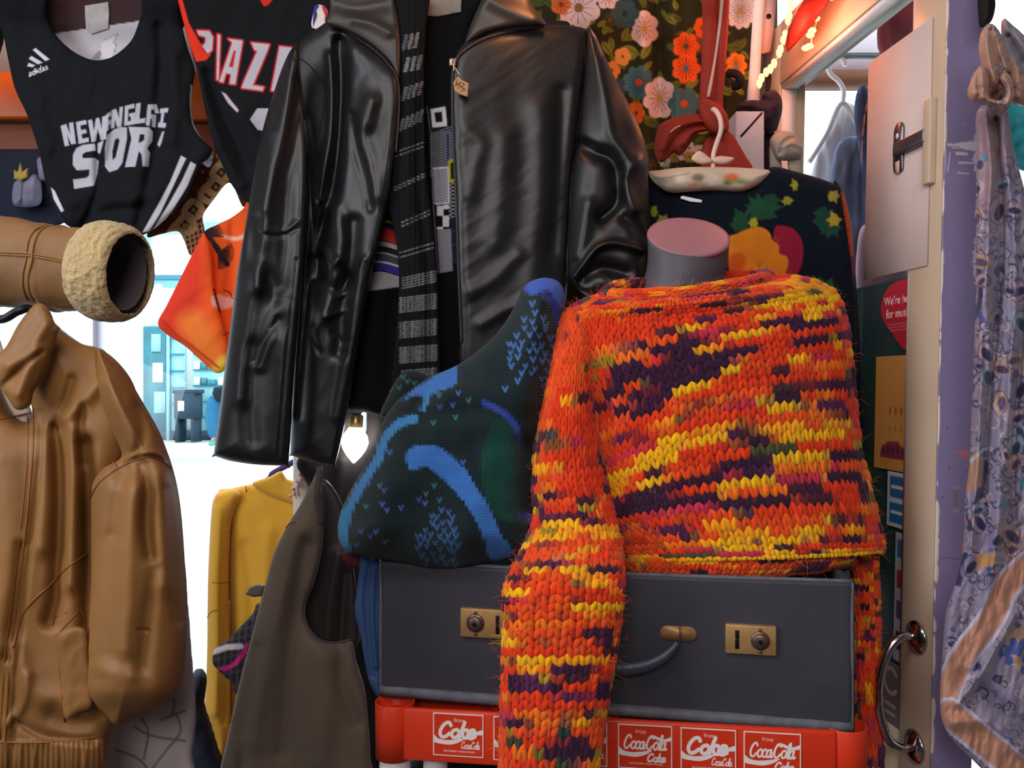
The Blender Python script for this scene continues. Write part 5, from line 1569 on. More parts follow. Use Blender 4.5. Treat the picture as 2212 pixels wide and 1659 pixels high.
o, ev_t = panel('body', tb_out, TJ, MATS['tan_leather'], tj, T=.045, R=90, res=3, folds=[(p_, w_ * 1.1, a_ * .8) for p_, w_, a_ in tb_f] + rib, wr=[(130, 300, .010, .1, 5), (50, 100, .0015, .4, 8)])
cord('placket_seam', [(72, 880), (72, 960), (62, 1080), (45, 1240), (22, 1420), (6, 1690)], ev_t, .0014, MATS['tan_seam'], tj)
cord('placket_seam', [(60, 898), (60, 970), (50, 1090), (32, 1250), (10, 1430), (-6, 1690)], ev_t, .0009, MATS['tan_seam'], tj)
cord('placket_seam', [(-60, 916), (0, 906), (66, 892)], ev_t, .0012, MATS['tan_seam'], tj)
cord('yoke_seam', [(190, 1196), (150, 1222), (110, 1262), (66, 1304), (44, 1340), (28, 1400)], ev_t, .0014, MATS['tan_seam'], tj)
cord('pocket_seam', [(118, 1335), (172, 1316), (182, 1358), (122, 1374), (118, 1335), (182, 1358)], ev_t, .0011, MATS['tan_seam'], tj, sm=2)
cord('pocket_seam', [(122, 1374), (172, 1316)], ev_t, .0010, MATS['tan_seam'], tj)
cord('pocket_seam', [(124, 1374), (128, 1450), (140, 1560)], ev_t, .0011, MATS['tan_seam'], tj)
cord('pocket_seam', [(184, 1362), (192, 1440), (200, 1520)], ev_t, .0013, MATS['tan_dark'], tj)
cord('waist_seam', [(-200, 1590), (-60, 1600), (60, 1604), (140, 1600), (232, 1588)], ev_t, .0014, MATS['tan_seam'], tj)
panel('pocket_welt', [(124, 1372), (182, 1358), (192, 1430), (200, 1520), (170, 1540), (140, 1550), (130, 1460)], TJ - .048, MATS['tan_leather'], tj, T=.006, R=16, res=4, wr=[(30, 40, .003, .3, 9)])
ts_out = [(210, 752), (240, 778), (275, 822), (310, 880), (338, 930), (356, 975), (368, 1010), (380, 1060), (388, 1120), (394, 1200), (398, 1290), (398, 1400), (390, 1470), (374, 1508), (330, 1538), (285, 1556), (250, 1566), (228, 1545), (198, 1516), (184, 1480), (188, 1430), (186, 1400), (192, 1340), (195, 1250), (195, 1150), (194, 1080), (200, 1040), (222, 1010), (262, 985), (240, 930), (215, 870), (205, 810)]
ts_f = [([(308, 1005), (318, 1060), (316, 1130), (326, 1200)], 13, -.018), ([(268, 1020), (252, 1090), (246, 1150)], 16, -.010), ([(290, 1060), (280, 1160), (270, 1280), (262, 1400)], 22, .010), ([(350, 1030), (352, 1140), (350, 1260)], 22, .010), ([(335, 1230), (320, 1330), (308, 1440)], 13, -.009),
        ([(240, 1180), (250, 1300), (240, 1400)], 22, -.008), ([(210, 1500), (260, 1500), (330, 1500)], 24, .010), ([(195, 1440), (230, 1450), (280, 1460)], 18, .008), ([(230, 830), (260, 900), (285, 960)], 14, .010), ([(205, 880), (225, 940), (240, 985)], 9, -.009), ([(300, 880), (310, 930), (296, 980)], 12, -.009),
        ([(196, 1072), (214, 1040), (250, 1012), (290, 992), (330, 986), (368, 1006)], 4, -.005), ([(200, 1056), (225, 1026), (262, 1000), (300, 980), (340, 978), (366, 990)], 7, .006), ([(300, 1360), (320, 1362)], 4, -.004), ([(365, 1060), (378, 1200), (384, 1340)], 12, -.006)]
o, ev_ts = panel('sleeve', ts_out, TJ - .025, MATS['tan_leather'], tj, T=.060, R=95, res=3, folds=[(p_, w_ * 1.2 if w_ > 8 else w_, a_ * .8) for p_, w_, a_ in ts_f], wr=[(130, 300, .010, .05, 35), (50, 100, .0015, .4, 38)])
cord('armhole_seam', [(196, 1076), (214, 1044), (250, 1016), (290, 996), (330, 989), (370, 1010)], ev_ts, .0013, MATS['tan_dark'], tj)
cord('shoulder_seam', [(176, 872), (200, 920), (228, 975), (252, 1008)], ev_ts, .0011, MATS['tan_seam'], tj)
panel('collar', [(-150, 720), (-60, 735), (0, 760), (40, 700), (70, 662), (88, 655), (104, 668), (118, 700), (128, 712), (110, 760), (95, 800), (70, 850), (62, 878), (34, 884), (10, 850), (-20, 810), (-80, 780)], TJ - .055, MATS['tan_leather'], tj, T=.012, R=22, res=4, folds=[([(20, 790), (60, 760), (100, 700)], 16, .008), ([(40, 850), (60, 800), (80, 760)], 14, .008), ([(0, 840), (40, 800), (90, 760)], 6, -.006)])
panel('shirt_front', [(-260, 700), (-40, 690), (20, 800), (70, 900), (40, 960), (-200, 960)], TJ + .012, MATS['white_shirt'], tj, T=.006, R=20, res=8)
hg = tube('coat_hanger', [P(-90, 560, 1.02), P(-92, 620, 1.02), P(-60, 668, 1.02), P(0, 690, 1.02), P(40, 672, 1.02), P(72, 672, 1.03), P(140, 735, 1.03), P(230, 800, 1.02)], .0055, MATS['dark_metal'], None, n=10)
tag(hg, 'dark hanger inside the collar of the tan leather blouson', 'hanger')

# ================================================================ shearling coat sleeve with fleece cuff
mat('suede_brown', '84603c', 0.6, 0.3, vary=0.16, vscale=14, bump=[('noise', 40, 0.35, .003), ('voro', 420, .08, .0006)])
mat('fleece', 'bca274', 0.95, 0.1, sheen=0.4, vary=0.12, vscale=60, bump=[('noise', 160, 0.9, .004), ('voro', 110, .6, .004)])
mat('suede_piping', '8c6634', 0.6)
mat('sleeve_inside', '5b5058', 0.95, bump=[('noise', 160, .6, .003)])
SA, SB = P(-190, 545, 1.09), P(282, 592, 1.035)
sax = (SB - SA).normalized()
sl_len = (SB - SA).length
sh = thing('shearling_coat', 'brown shearling coat sleeve with a fluffy cream cuff at the left edge', 'coat', SA)
N_, M_s = 110, 60
su = Vector((0, 0, 1)); su = (su - sax * sax.dot(su)).normalized(); sw_ = sax.cross(su)
def sleeve_grid(s0, s1, rf, name, m, nn=N_, mm=M_s, cap=False):
    V = []
    for i in range(nn):
        s = s0 + (s1 - s0) * i / (nn - 1)
        for j in range(mm):
            a = 2 * math.pi * j / mm
            r = rf(s, a)
            V.append(tuple(SA + sax * s + su * (r * math.cos(a)) + sw_ * (r * math.sin(a) * .85)))
    idx = np.arange(nn * mm).reshape(nn, mm)
    q = np.stack([idx[:-1], np.roll(idx, -1, 1)[:-1], np.roll(idx, -1, 1)[1:], idx[1:]], -1).reshape(-1, 4)
    return link_mesh(name, V, [q], MATS[m], sh)
def nz(a, b, s): return float(vnoise(np.array(a), np.array(b), s)) - .5
cuff_s = sl_len - .050
def rf_sleeve(s, a):
    t = s / cuff_s
    r = .0655 - .012 * t - .004 * max(0, (t - .85) / .15)
    r += .006 * nz(s * 26, math.cos(a) * 2 + 5, 1) + .003 * nz(s * 60, math.sin(a) * 4 + 9, 2)
    r += .0025 * math.exp(-((s - cuff_s + .055) / .006) ** 2)
    return r
sleeve_grid(0, cuff_s - .002, rf_sleeve, 'sleeve', 'suede_brown')
def rf_cuff(i, a):
    pass
prof = [(-.006, .040), (-.010, .050), (-.006, .0595), (.004, .0635), (.016, .0650), (.028, .0645), (.038, .0630), (.046, .0600), (.0505, .0550), (.049, .0500), (.040, .0475), (.020, .0455), (-.01, .044)]
pr = spline([(a, b) for a, b in prof], 4, False)
lathe('cuff', SA + sax * cuff_s, sax, [tuple(x) for x in pr[:-14]], MATS['fleece'], sh, n=96, sy=.9, up=(0, 0, 1), cap=False,
      jitter=lambda k, a: .05 * nz(math.cos(a) * 9 + 20, math.sin(a) * 9 + k * .9, 4) + .03 * nz(math.cos(a) * 22 + 40, math.sin(a) * 22 + k * 1.6, 6))
lathe('cuff_lining', SA + sax * cuff_s, sax, [(.043, .0478), (.03, .0455), (.0, .0415), (-.06, .039), (-.0605, .01)], MATS['sleeve_inside'], sh, n=64, sy=.9, cap=False)
def on_sleeve(s, a, lift=.0008):
    r = rf_sleeve(s, a) + lift
    return SA + sax * s + su * (r * math.cos(a)) + sw_ * (r * math.sin(a) * .85)
def side(py_frac): return py_frac
for off, rad in ((0, .0016), (.010, .0012)):
    tube('strap_piping', [on_sleeve(cuff_s - .060 - off + .012 * (k / 10) - .02 * max(0, (k - 5) / 5) , .25 + k * .26) for k in range(10)], rad, MATS['suede_piping'], sh)
for dz in (0, .055):
    tube('sleeve_seam', [on_sleeve(.01 + (cuff_s - .012) * k / 14, 1.42 + dz + .02 * math.sin(k)) for k in range(15)], .0013, MATS['suede_piping'], sh)

# ================================================================ white printed garment and dark bags behind the tan jacket
wp = Paint('b9b0b4')
for st_ in ([(330, 1530), (350, 1500), (375, 1510), (372, 1545)], [(290, 1570), (330, 1590), (400, 1600)], [(380, 1540), (390, 1580), (360, 1620), (330, 1659)], [(250, 1620), (300, 1640), (340, 1690)], [(300, 1545), (320, 1580), (310, 1640)], [(345, 1555), (400, 1535)]):
    wp.stroke(st_, 4.5, '6c6870', sm=5, aa=3)
o = panel('printed_garment', [(392, 1270), (405, 1310), (412, 1400), (420, 1500), (421, 1560), (414, 1625), (396, 1690), (160, 1720), (120, 1600), (150, 1400), (300, 1300)], 1.12, mat('pale_print', None, .85, bump=[('weave', 1500, .2, .0006)]), None, T=.02, R=40, res=3, paint=wp, wr=[(60, 90, .008, .3, 12)])[0]
tag(o, 'pale garment with dark line print behind the tan leather blouson', 'garment')
o = panel('dark_garment', [(380, 1150), (396, 1200), (402, 1260), (400, 1340), (380, 1400), (300, 1380), (280, 1200)], 1.10, mat('navy_cloth', '2a2440', .9), None, T=.015, R=30, res=6)[0]
tag(o, 'dark navy garment edge showing behind the tan leather sleeve', 'garment')
o = panel('navy_bag', [(415, 1460), (432, 1446), (446, 1470), (440, 1520), (452, 1560), (470, 1620), (490, 1690), (380, 1700), (390, 1560)], 1.50, mat('navy_bag_cloth', '262c3e', .8, vary=.2, vscale=20), None, T=.05, R=50, res=6, wr=[(40, 40, .01, .3, 4)])[0]
tag(o, 'dark navy bag standing under the yellow jumper', 'bag')

# ================================================================ mustard jumper on its hanger
mat('mustard_knit', 'e0a83a', 0.95, 0.1, sheen=0.2, bump=[('rib', 1600, .15, .0006), ('noise', 300, .1)])
mat('mustard_seam', '9c6c1c', 0.9)
YJ = 1.66
yj = thing('mustard_jumper', 'mustard yellow high-neck jumper hanging below the leather jacket', 'jumper', P(540, 1640, YJ))
panel('body', [(470, 1066), (500, 1055), (545, 1045), (582, 1032), (606, 1020), (622, 1038), (640, 1050), (660, 1060), (720, 1090), (740, 1300), (740, 1700), (500, 1700), (496, 1500), (494, 1300), (490, 1150)], YJ, MATS['mustard_knit'], yj, T=.03, R=60, res=4, folds=[([(530, 1180), (545, 1300), (535, 1450)], 14, -.008), ([(580, 1150), (570, 1300), (585, 1450)], 18, .008)])
o, ev_y = panel('sleeve', [(475, 1062), (463, 1074), (457, 1100), (452, 1180), (449, 1260), (448, 1340), (447, 1420), (444, 1500), (438, 1560), (446, 1580), (462, 1612), (474, 1650), (492, 1620), (497, 1560), (496, 1400), (494, 1280), (496, 1180), (502, 1120), (520, 1075), (505, 1056)], YJ - .02, MATS['mustard_knit'], yj, T=.030, R=30, res=3, folds=[([(470, 1100), (464, 1250), (466, 1400), (462, 1540)], 10, .008), ([(490, 1200), (486, 1400), (484, 1560)], 7, -.006)])
cord('raglan_seam', [(531, 1050), (530, 1075), (512, 1110), (496, 1152)], ev_y, .0012, MATS['mustard_seam'], yj)
cord('sleeve_seam', [(459, 1258), (476, 1260), (494, 1256)], ev_y, .0010, MATS['mustard_seam'], yj)
cord('sleeve_seam', [(448, 1334), (456, 1322), (470, 1318)], ev_y, .0010, MATS['mustard_seam'], yj)
panel('neck', [(545, 1045), (582, 1030), (606, 1018), (618, 1034), (642, 1044), (650, 1072), (640, 1090), (612, 1082), (580, 1070)], YJ - .03, MATS['mustard_knit'], yj, T=.012, R=16, res=4)
hg2 = tube('coat_hanger', [P(650, 930, YJ + .01), P(650, 985, YJ + .01), P(630, 1000, YJ + .01), P(590, 1022, YJ + .01), P(580, 1035, YJ + .012), P(530, 1062, YJ + .012)], .006, mat('purple_plastic', '3a2a78', .4), None, n=10)
tag(hg2, 'purple hanger inside the neck of the mustard yellow jumper', 'hanger')

# white post and beads
po = lathe('shop_post', P(654, 1320, 1.58), (0, 0, 1), [(-.9, .016), (-.896, .0185), (.445, .0185), (.45, .016)], mat('cream_post', 'd6cabf', .45), None, n=24)
tag(po, 'cream post standing behind the dark waistcoat beside the mustard jumper', 'post')
nk = thing('bead_necklace', 'pink and white bead necklace hanging on the cream post', 'necklace', P(645, 1040, 1.55))
mat('pink_bead', 'd8a49c', .25, .6); mat('white_bead', 'e8e0dc', .25, .6)
def sphere(name, c, r, m, parent=None, n=10):
    bm = bmesh.new(); bmesh.ops.create_uvsphere(bm, u_segments=n, v_segments=max(6, n * 2 // 3), radius=r)
    bmesh.ops.translate(bm, verts=bm.verts[:], vec=c)
    return bm_obj(name, bm, m, parent, True)
for k in range(15):
    t = k / 14
    sphere('bead', P(664 - 34 * t + 4 * math.sin(k * 2.1), 1000 + 72 * t, 1.555), .0033 + .0009 * (k % 2), MATS['pink_bead' if k % 3 else 'white_bead'], nk)

# ================================================================ grey-brown waistcoat and the dark coat beyond
mat('grey_brown_cloth', '62564a', 0.85, 0.2, sheen=.1, vary=.06, vscale=10, bump=[('weave', 1400, .25, .0006)])
mat('braid', '453c3c', .8)
mat('dark_brown_leather', '2c2524', .55, .4, bump=[('noise', 50, .3, .002)])
WC = 1.31
wc = thing('waistcoat', 'long grey-brown sleeveless waistcoat with wide armhole left of the suitcase', 'waistcoat', P(620, 1680, WC))
w_out = [(688, 1010), (676, 1036), (650, 1088), (618, 1140), (592, 1196), (576, 1252), (558, 1318), (540, 1388), (522, 1456), (505, 1530), (490, 1600), (476, 1660), (468, 1720), (790, 1720), (800, 1640), (795, 1560), (788, 1490), (770, 1430), (758, 1384), (725, 1390), (692, 1386), (668, 1362), (656, 1330), (660, 1296), (676, 1256), (690, 1200), (697, 1130), (694, 1070), (692, 1030)]
o, ev_w = panel('front', w_out, WC, MATS['grey_brown_cloth'], wc, T=.022, R=44, res=3, folds=[([(640, 1150), (610, 1280), (575, 1420), (540, 1600)], 26, .012), ([(660, 1180), (640, 1300), (625, 1450), (610, 1620)], 20, -.012), ([(690, 1400), (700, 1500), (690, 1640)], 26, .010), ([(740, 1400), (740, 1480), (770, 1560)], 16, -.010), ([(560, 1400), (530, 1560), (520, 1680)], 14, -.009)], wr=[(50, 100, .004, .2, 7)])
cord('armhole_binding', [(694, 1064), (698, 1130), (691, 1200), (677, 1256), (661, 1296), (657, 1330), (668, 1360), (692, 1384), (725, 1389), (757, 1383)], ev_w, .0028, MATS['braid'], wc)
cord('braid', [(690, 1012), (688, 1040), (684, 1075), (690, 1110), (692, 1130)], ev_w, .0050, MATS['braid'], wc, n=8)
cord('shoulder_seam', [(617, 1140), (626, 1132), (640, 1128)], ev_w, .0010, MATS['braid'], wc)
panel('lining', [(690, 1040), (740, 1090), (760, 1200), (775, 1330), (768, 1400), (700, 1410), (650, 1370), (640, 1300), (670, 1220)], WC + .055, MATS['dark_brown_leather'], wc, T=.01, R=20, res=5, folds=[([(730, 1200), (712, 1300), (706, 1380)], 14, .010), ([(745, 1240), (740, 1330), (735, 1390)], 8, -.008)])
dk = panel('dark_coat', [(640, 1000), (700, 972), (728, 948), (768, 940), (790, 936), (796, 870), (840, 860), (850, 900), (830, 960), (800, 1010), (790, 1120), (815, 1220), (830, 1500), (880, 1600), (880, 1760), (700, 1760), (700, 1300), (690, 1100)], 1.52, mat('near_black_cloth', '1c1719', .85, bump=[('noise', 60, .3, .002)]), None, T=.02, R=40, res=5, folds=[([(740, 1000), (730, 1150), (740, 1300)], 18, .012)])[0]
tag(dk, 'near-black coat hanging behind the waistcoat and the green jumper', 'coat')
# the white glow is a lit bulb
gl = thing('lamp_bulb', 'glowing lamp bulb in the gap between leather jacket and green jumper', 'lamp', P(766, 960, 1.47))
mat('lit_glass', 'ffffff', .4, emit=('fffaf2', 26.0)); mat('brass_cap', 'c8b070', .35, metal=.8)
lathe('bulb_glass', P(764, 1000, 1.47), (P(768, 925, 1.47) - P(764, 1000, 1.47)), [(0, .002), (.006, .007), (.014, .014), (.026, .0215), (.038, .025), (.050, .0225), (.060, .0155), (.066, .012)], MATS['lit_glass'], gl, n=28)
lathe('cap', P(768, 924, 1.47), (P(768, 925, 1.47) - P(764, 1000, 1.47)), [(0, .0125), (.002, .013), (.022, .013), (.026, .008)], MATS['brass_cap'], gl, n=20)
# plaid sleeve with pink lining, small maroon cuff, blue cloth by the case
pl_ = Paint('241f24')
for k in range(9):
    pl_.stroke([(450 + 14 * k, 1300), (440 + 14 * k, 1500)], 4, '4a434a', a=.7); pl_.stroke([(450, 1320 + 18 * k), (590, 1290 + 18 * k)], 4, '45404a', a=.7)
pl_.stroke([(462, 1408), (490, 1398), (520, 1396)], 12, 'b8aeb4', aa=4); pl_.poly([(466, 1444), (500, 1436), (528, 1400), (538, 1384), (532, 1410), (512, 1436), (486, 1450)], 'c81f7c', aa=3)
o = panel('plaid_shirt', [(560, 1304), (546, 1325), (528, 1345), (506, 1368), (486, 1388), (468, 1398), (460, 1414), (460, 1434), (472, 1448), (486, 1462), (502, 1476), (506, 1496), (530, 1500), (580, 1450), (600, 1350)], 1.50, mat('plaid_cloth', None, .9), None, T=.02, R=26, res=2, paint=pl_, wr=[(26, 30, .006, .6, 2)])[0]
tag(o, 'dark plaid sleeve with pink lining poking out beside the waistcoat', 'shirt')
o = panel('belt_end', [(530, 1284), (540, 1268), (556, 1262), (572, 1266), (566, 1288), (548, 1290)], 1.46, mat('grey_belt', '5a5254', .6), None, T=.003, R=6, res=3, sm=0)[0]
tag(o, 'short grey belt end sticking out above the dark plaid sleeve', 'belt')
o = panel('knitted_cuff', [(736, 1196), (752, 1190), (790, 1200), (800, 1222), (776, 1228), (748, 1218)], 1.275, mat('maroon_knit', '5a2430', .95, bump=[('rib', 1400, .4, .001)]), None, T=.012, R=14, res=2)[0]
tag(o, 'small maroon knitted cuff below the green jumper beside the suitcase', 'cuff')
o = panel('blue_cloth', [(780, 1202), (800, 1205), (822, 1212), (826, 1300), (826, 1420), (822, 1505), (800, 1480), (788, 1430), (778, 1370), (766, 1320), (772, 1270), (776, 1230)], 1.262, mat('denim_blue', '3a5484', .9, bump=[('weave', 1500, .3, .0006)]), None, T=.010, R=18, res=3, folds=[([(800, 1220), (790, 1300), (805, 1460)], 6, -.007), ([(808, 1210), (804, 1330), (812, 1440)], 5, .006)])[0]
tag(o, 'blue denim cloth hanging down the left end of the suitcase', 'cloth')

a, b = P(414, 1552, 1.72), P(452, 1530, 1.72)
tr = box('tray', (a.x - .10, 1.72, a.z), (b.x + .03, 1.86, b.z), mat('red_tray', 'c0303a', .5), None, .003)
tag(tr, 'red plastic tray edge behind the navy bag near the floor of the window', 'tray')

# ================================================================ floral curtain
mat('curtain_cloth', None, 0.85, 0.15, bump=[('weave', 1400, .25, .0006)])
rc = random.Random(21)
fp = Paint('2a2a18')
def leaf(x, y, L, a, c):
    ca, sa = math.cos(a), math.sin(a)
    pts = [(0, 0), (.25 * L, -.2 * L), (.6 * L, -.22 * L), (L, 0), (.6 * L, .2 * L), (.25 * L, .18 * L)]
    fp.poly([(x + u * ca - v * sa, y + u * sa + v * ca) for u, v in pts], c, sm=4)
    fp.stroke([(x, y), (x + L * .9 * ca, y + L * .9 * sa)], 1.3, '2c2a14')
def flower(x, y, r, n, c, cc, sx=1.0, lines=True, rot=0.0):
    dk = tuple(int(int(c[i:i + 2], 16) * .35) for i in (0, 2, 4))
    dks = '%02x%02x%02x' % dk
    for k in range(n):
        a = rot + 2 * math.pi * k / n
        ux, uy = math.cos(a) * sx, math.sin(a)
        fp.ell(x + ux * r * .58, y + uy * r * .58, r * .46, r * (2.2 / n + .06), c, rot=math.atan2(uy, ux))
    if lines:
        for k in range(n * 2):
            a = rot + math.pi * (k + .5) / n
            fp.stroke([(x + math.cos(a) * sx * r * .25, y + math.sin(a) * r * .25), (x + math.cos(a) * sx * r * .72, y + math.sin(a) * r * .72)], 1.3, dks)
    fp.ell(x, y, r * .22 * max(sx, .6), r * .22, cc)
for k in range(230):
    leaf(rc.uniform(1130, 1660), rc.uniform(-40, 470), rc.uniform(22, 42), rc.uniform(0, 6.28), rc.choice(['666a22', '7a7a2a', '545a22', '4a5426', '6c6a20']))
for k in range(16): flower(rc.uniform(1130, 1660), rc.uniform(-30, 460), rc.uniform(12, 22), 6, rc.choice(['2c3c40', '33454a', '3d3a20', '6a4a20']), '8d3a24', .8, False)
WHT, ORA, TEA = 'd6b8b4', 'd8581e', '44656a'
for x, y, L, a in ((1300, 62, 26, .2), (1345, 90, 34, -1.2), (1348, 100, 38, .5), (1318, 80, 30, 1.4), (1290, 58, 24, -.6), (1360, 130, 28, -.8), (1480, 190, 34, -.5), (1430, 20, 20, 1.2), (1600, 110, 26, .8), (1570, 200, 26, -.6), (1260, 50, 20, 2)):
    leaf(x, y, L, a, rc.choice(['7a7a2a', '6a6e28']))
flower(1250, 17, 46, 6, WHT, '8a5a3a', 1, True, .3); flower(1312, -6, 26, 6, WHT, '8a5a3a'); flower(1212, 10, 22, 5, 'c86a3a', '7a3a1a'); flower(1392, 62, 38, 6, WHT, 'b08a3a', .62, True, .5)
flower(1345, 122, 20, 5, 'd08a44', '8a4a20', .8, False); flower(1322, 152, 20, 5, 'd07a34', '8a4a20', .8, False); flower(1380, 178, 36, 9, TEA, 'c8402a', .9); flower(1425, 212, 44, 7, WHT, 'b08a3a', .66, True, .2)
flower(1482, 100, 30, 7, ORA, '4a4a20', .9); flower(1482, 148, 32, 7, ORA, '3a6a80', .95); flower(1478, 224, 36, 6, TEA, 'c85028', .95, False); flower(1350, 30, 32, 6, '33484a', '22302e', .9, False)
flower(1600, 24, 38, 11, 'cfc0bc', 'a88a5a', .85); flower(1590, 142, 28, 7, 'd87a24', '4a8a88', .7); flower(1515, 60, 22, 6, ORA, '8a3a1a', .5, False); flower(1374, 244, 24, 6, ORA, '6a2a14', .6, False); flower(1416, 440, 24, 6, WHT, 'a06a3a'); flower(1566, 290, 20, 6, TEA, 'c8402a')
for k in range(9): flower(1440 + 17 * (k % 5) + rc.uniform(-5, 5), 320 + 20 * (k // 5) + rc.uniform(-8, 8), 13, 6, rc.choice(['8a7a34', 'a8a09a', '7a6a2a']), '5a4a1a', 1, False)
cu = panel('floral_curtain', [(1130, -60), (1660, -60), (1640, 60), (1622, 160), (1600, 250), (1590, 330), (1590, 470), (1580, 900), (1150, 900), (1130, 470)], 1.80, MATS['curtain_cloth'], None, T=.004, R=12, res=2.2, paint=fp, sm=0,
           folds=[([(1385, -60), (1392, 200), (1400, 460)], 16, .018), ([(1420, -60), (1424, 200), (1430, 460)], 13, -.022), ([(1452, -60), (1462, 200), (1480, 460)], 14, .016), ([(1525, -60), (1530, 200), (1540, 460)], 22, -.015), ([(1300, -60), (1310, 460)], 26, .012), ([(1230, -60), (1240, 460)], 26, -.014), ([(1590, -60), (1570, 300)], 16, .012)])[0]
tag(cu, 'dark curtain printed with white, orange and teal flowers behind the leather jacket', 'curtain')

# white upright and fittings at the curtain edge
mat('pinkish_white', 'd8b4ae', .5)
up = thing('upright_post', 'white painted upright with a dark bolt head beside the floral curtain', 'post', P(1640, 300, 1.83))
a, b = P(1598, 330, 1.84), P(1644, -60, 1.84)
prism('board', [P(1590, 240, 1.825), P(1612, 170, 1.825), P(1630, 60, 1.825), P(1640, -50, 1.825), P(1660, -50, 1.825), P(1648, 40, 1.825), P(1644, 130, 1.825), P(1640, 240, 1.825)], (0, 1, 0), .02, MATS['pinkish_white'], up)
tube('pole', [P(1626, 230, 1.80), P(1632, 100, 1.80), P(1640, 0, 1.80), P(1648, -50, 1.80)], .014, MATS['white_paint'], up)
prism('bracket', [P(1648, -40, 1.80), P(1680, -40, 1.80), P(1672, 60, 1.80), P(1664, 110, 1.80), P(1644, 115, 1.80)], (0, 1, 0), .012, MATS['pinkish_white'], up)
lathe('bolt', P(1660, 36, 1.80), (0, -1, 0), [(0, .006), (.003, .006), (.0032, .001)], MATS['dark_metal'], up, n=6)
gk = tube('hat_brim', [P(1572, 158, 1.74), P(1590, 160, 1.73), P(1600, 172, 1.73), P(1596, 184, 1.74), P(1584, 186, 1.75)], .009, MATS['near_black_cloth'], None)
gk.name = 'curtain_knob'
tag(gk, 'black rounded knob at the right edge of the floral curtain', 'knob')

# ================================================================ red jersey scarf knotted round the hook
mat('red_jersey', '98382e', .85, .15, vary=.10, vscale=24, bump=[('weave', 1600, .2, .0006)])
mat('pale_piping', 'c8b0a4', .7)
rs = thing('red_scarf', 'rust red jersey scarf with pale piping knotted in front of the floral curtain', 'scarf', P(1520, 330, 1.56))
o, ev_rs = panel('strap', [(1518, -60), (1575, -60), (1576, 0), (1572, 80), (1566, 160), (1562, 230), (1572, 250), (1560, 270), (1535, 262), (1516, 240), (1512, 200), (1516, 120), (1518, 40)], 1.56, MATS['red_jersey'], rs, T=.012, R=18, res=3, folds=[([(1556, -60), (1550, 80), (1545, 220)], 8, -.008), ([(1535, 40), (1530, 200)], 10, .006)])
cord('piping', [(1562, -50), (1560, 0), (1554, 60), (1545, 120), (1537, 170), (1530, 210)], ev_rs, .0034, MATS['pale_piping'], rs, lift=.001)
o, ev_l = panel('bunch', [(1556, 250), (1520, 246), (1484, 248), (1450, 256), (1425, 270), (1415, 300), (1414, 330), (1425, 350), (1440, 344), (1455, 330), (1470, 336), (1490, 312), (1502, 290), (1530, 282), (1556, 280), (1570, 265)], 1.545, MATS['red_jersey'], rs, T=.028, R=34, res=2.5, folds=[([(1540, 258), (1490, 262), (1450, 280), (1430, 320)], 7, .008), ([(1540, 268), (1490, 276), (1460, 300), (1440, 335)], 6, -.010), ([(1540, 278), (1500, 284), (1478, 310)], 6, .008), ([(1525, 252), (1470, 256), (1428, 285)], 5, -.007)])
cord('piping', [(1448, 286), (1460, 276), (1470, 272)], ev_l, .0016, MATS['pale_piping'], rs)
panel('knot', [(1510, 232), (1516, 214), (1534, 216), (1560, 232), (1572, 252), (1574, 280), (1556, 290), (1534, 284), (1514, 258)], 1.525, MATS['red_jersey'], rs, T=.022, R=22, res=2.5, folds=[([(1520, 226), (1540, 244), (1560, 270)], 6, -.007)])
panel('tail', [(1555, 276), (1580, 288), (1596, 312), (1610, 336), (1626, 366), (1600, 380), (1570, 384), (1530, 380), (1512, 350), (1524, 300)], 1.55, MATS['red_jersey'], rs, T=.012, R=20, res=3, folds=[([(1560, 290), (1580, 330), (1600, 370)], 8, .006), ([(1540, 300), (1550, 350)], 8, -.006)])

# ================================================================ padded hanger and the black flowered jumper
hp_ = Paint('c8b6a2')
for x, y, rx, ry, c in ((1440, 392, 26, 12, 'a8a08c'), (1470, 384, 14, 10, 'd8ccb8'), (1508, 384, 14, 9, '7a7058'), (1580, 384, 16, 10, 'd0683c'), (1572, 394, 10, 6, '5a7a3a'), (1600, 392, 14, 6, '7a8a4a'), (1500, 398, 12, 5, 'c88a6a'), (1540, 390, 18, 10, 'd8c4b4'), (1420, 376, 14, 8, 'd8a894'), (1640, 388, 14, 8, 'd8c0a8')):
    hp_.ell(x, y, rx, ry, c, aa=8)
hp_.stroke([(1408, 384), (1440, 384), (1490, 374)], 2, '8a7a68', sm=4)
ph = thing('padded_hanger', 'padded floral cloth hanger with a white hook and bow holding the black flowered jumper', 'hanger', P(1534, 400, 1.44))
panel('padding', [(1402, 370), (1420, 368), (1470, 362), (1530, 360), (1600, 362), (1666, 368), (1664, 378), (1650, 392), (1632, 404), (1600, 414), (1540, 412), (1490, 414), (1450, 416), (1424, 402), (1408, 386)], 1.44, mat('padded_print', None, .85), ph, T=.026, R=24, res=2, paint=hp_, wr=[(26, 20, .004, .2, 6)])
mat('white_hook', 'dcc0b8', .4, .5)
tube('hook', [P(1540, 364, 1.43), P(1541, 335, 1.43), P(1548, 310, 1.43), P(1557, 282, 1.435), P(1556, 258, 1.44), P(1547, 240, 1.45), P(1540, 236, 1.465)], .0042, MATS['white_hook'], ph, n=12)
mat('bow_ribbon', 'd8b8a8', .7)
for s_ in (-1, 1):
    panel('bow', [(1540, 348), (1540 + s_ * 10, 338), (1540 + s_ * 30, 326 if s_ < 0 else 338), (1540 + s_ * 46, 342), (1540 + s_ * 34, 352), (1540 + s_ * 14, 354)], 1.425, MATS['bow_ribbon'], ph, T=.006, R=8, res=1.6)
FJ = 1.445
fj = Paint('0e1420')
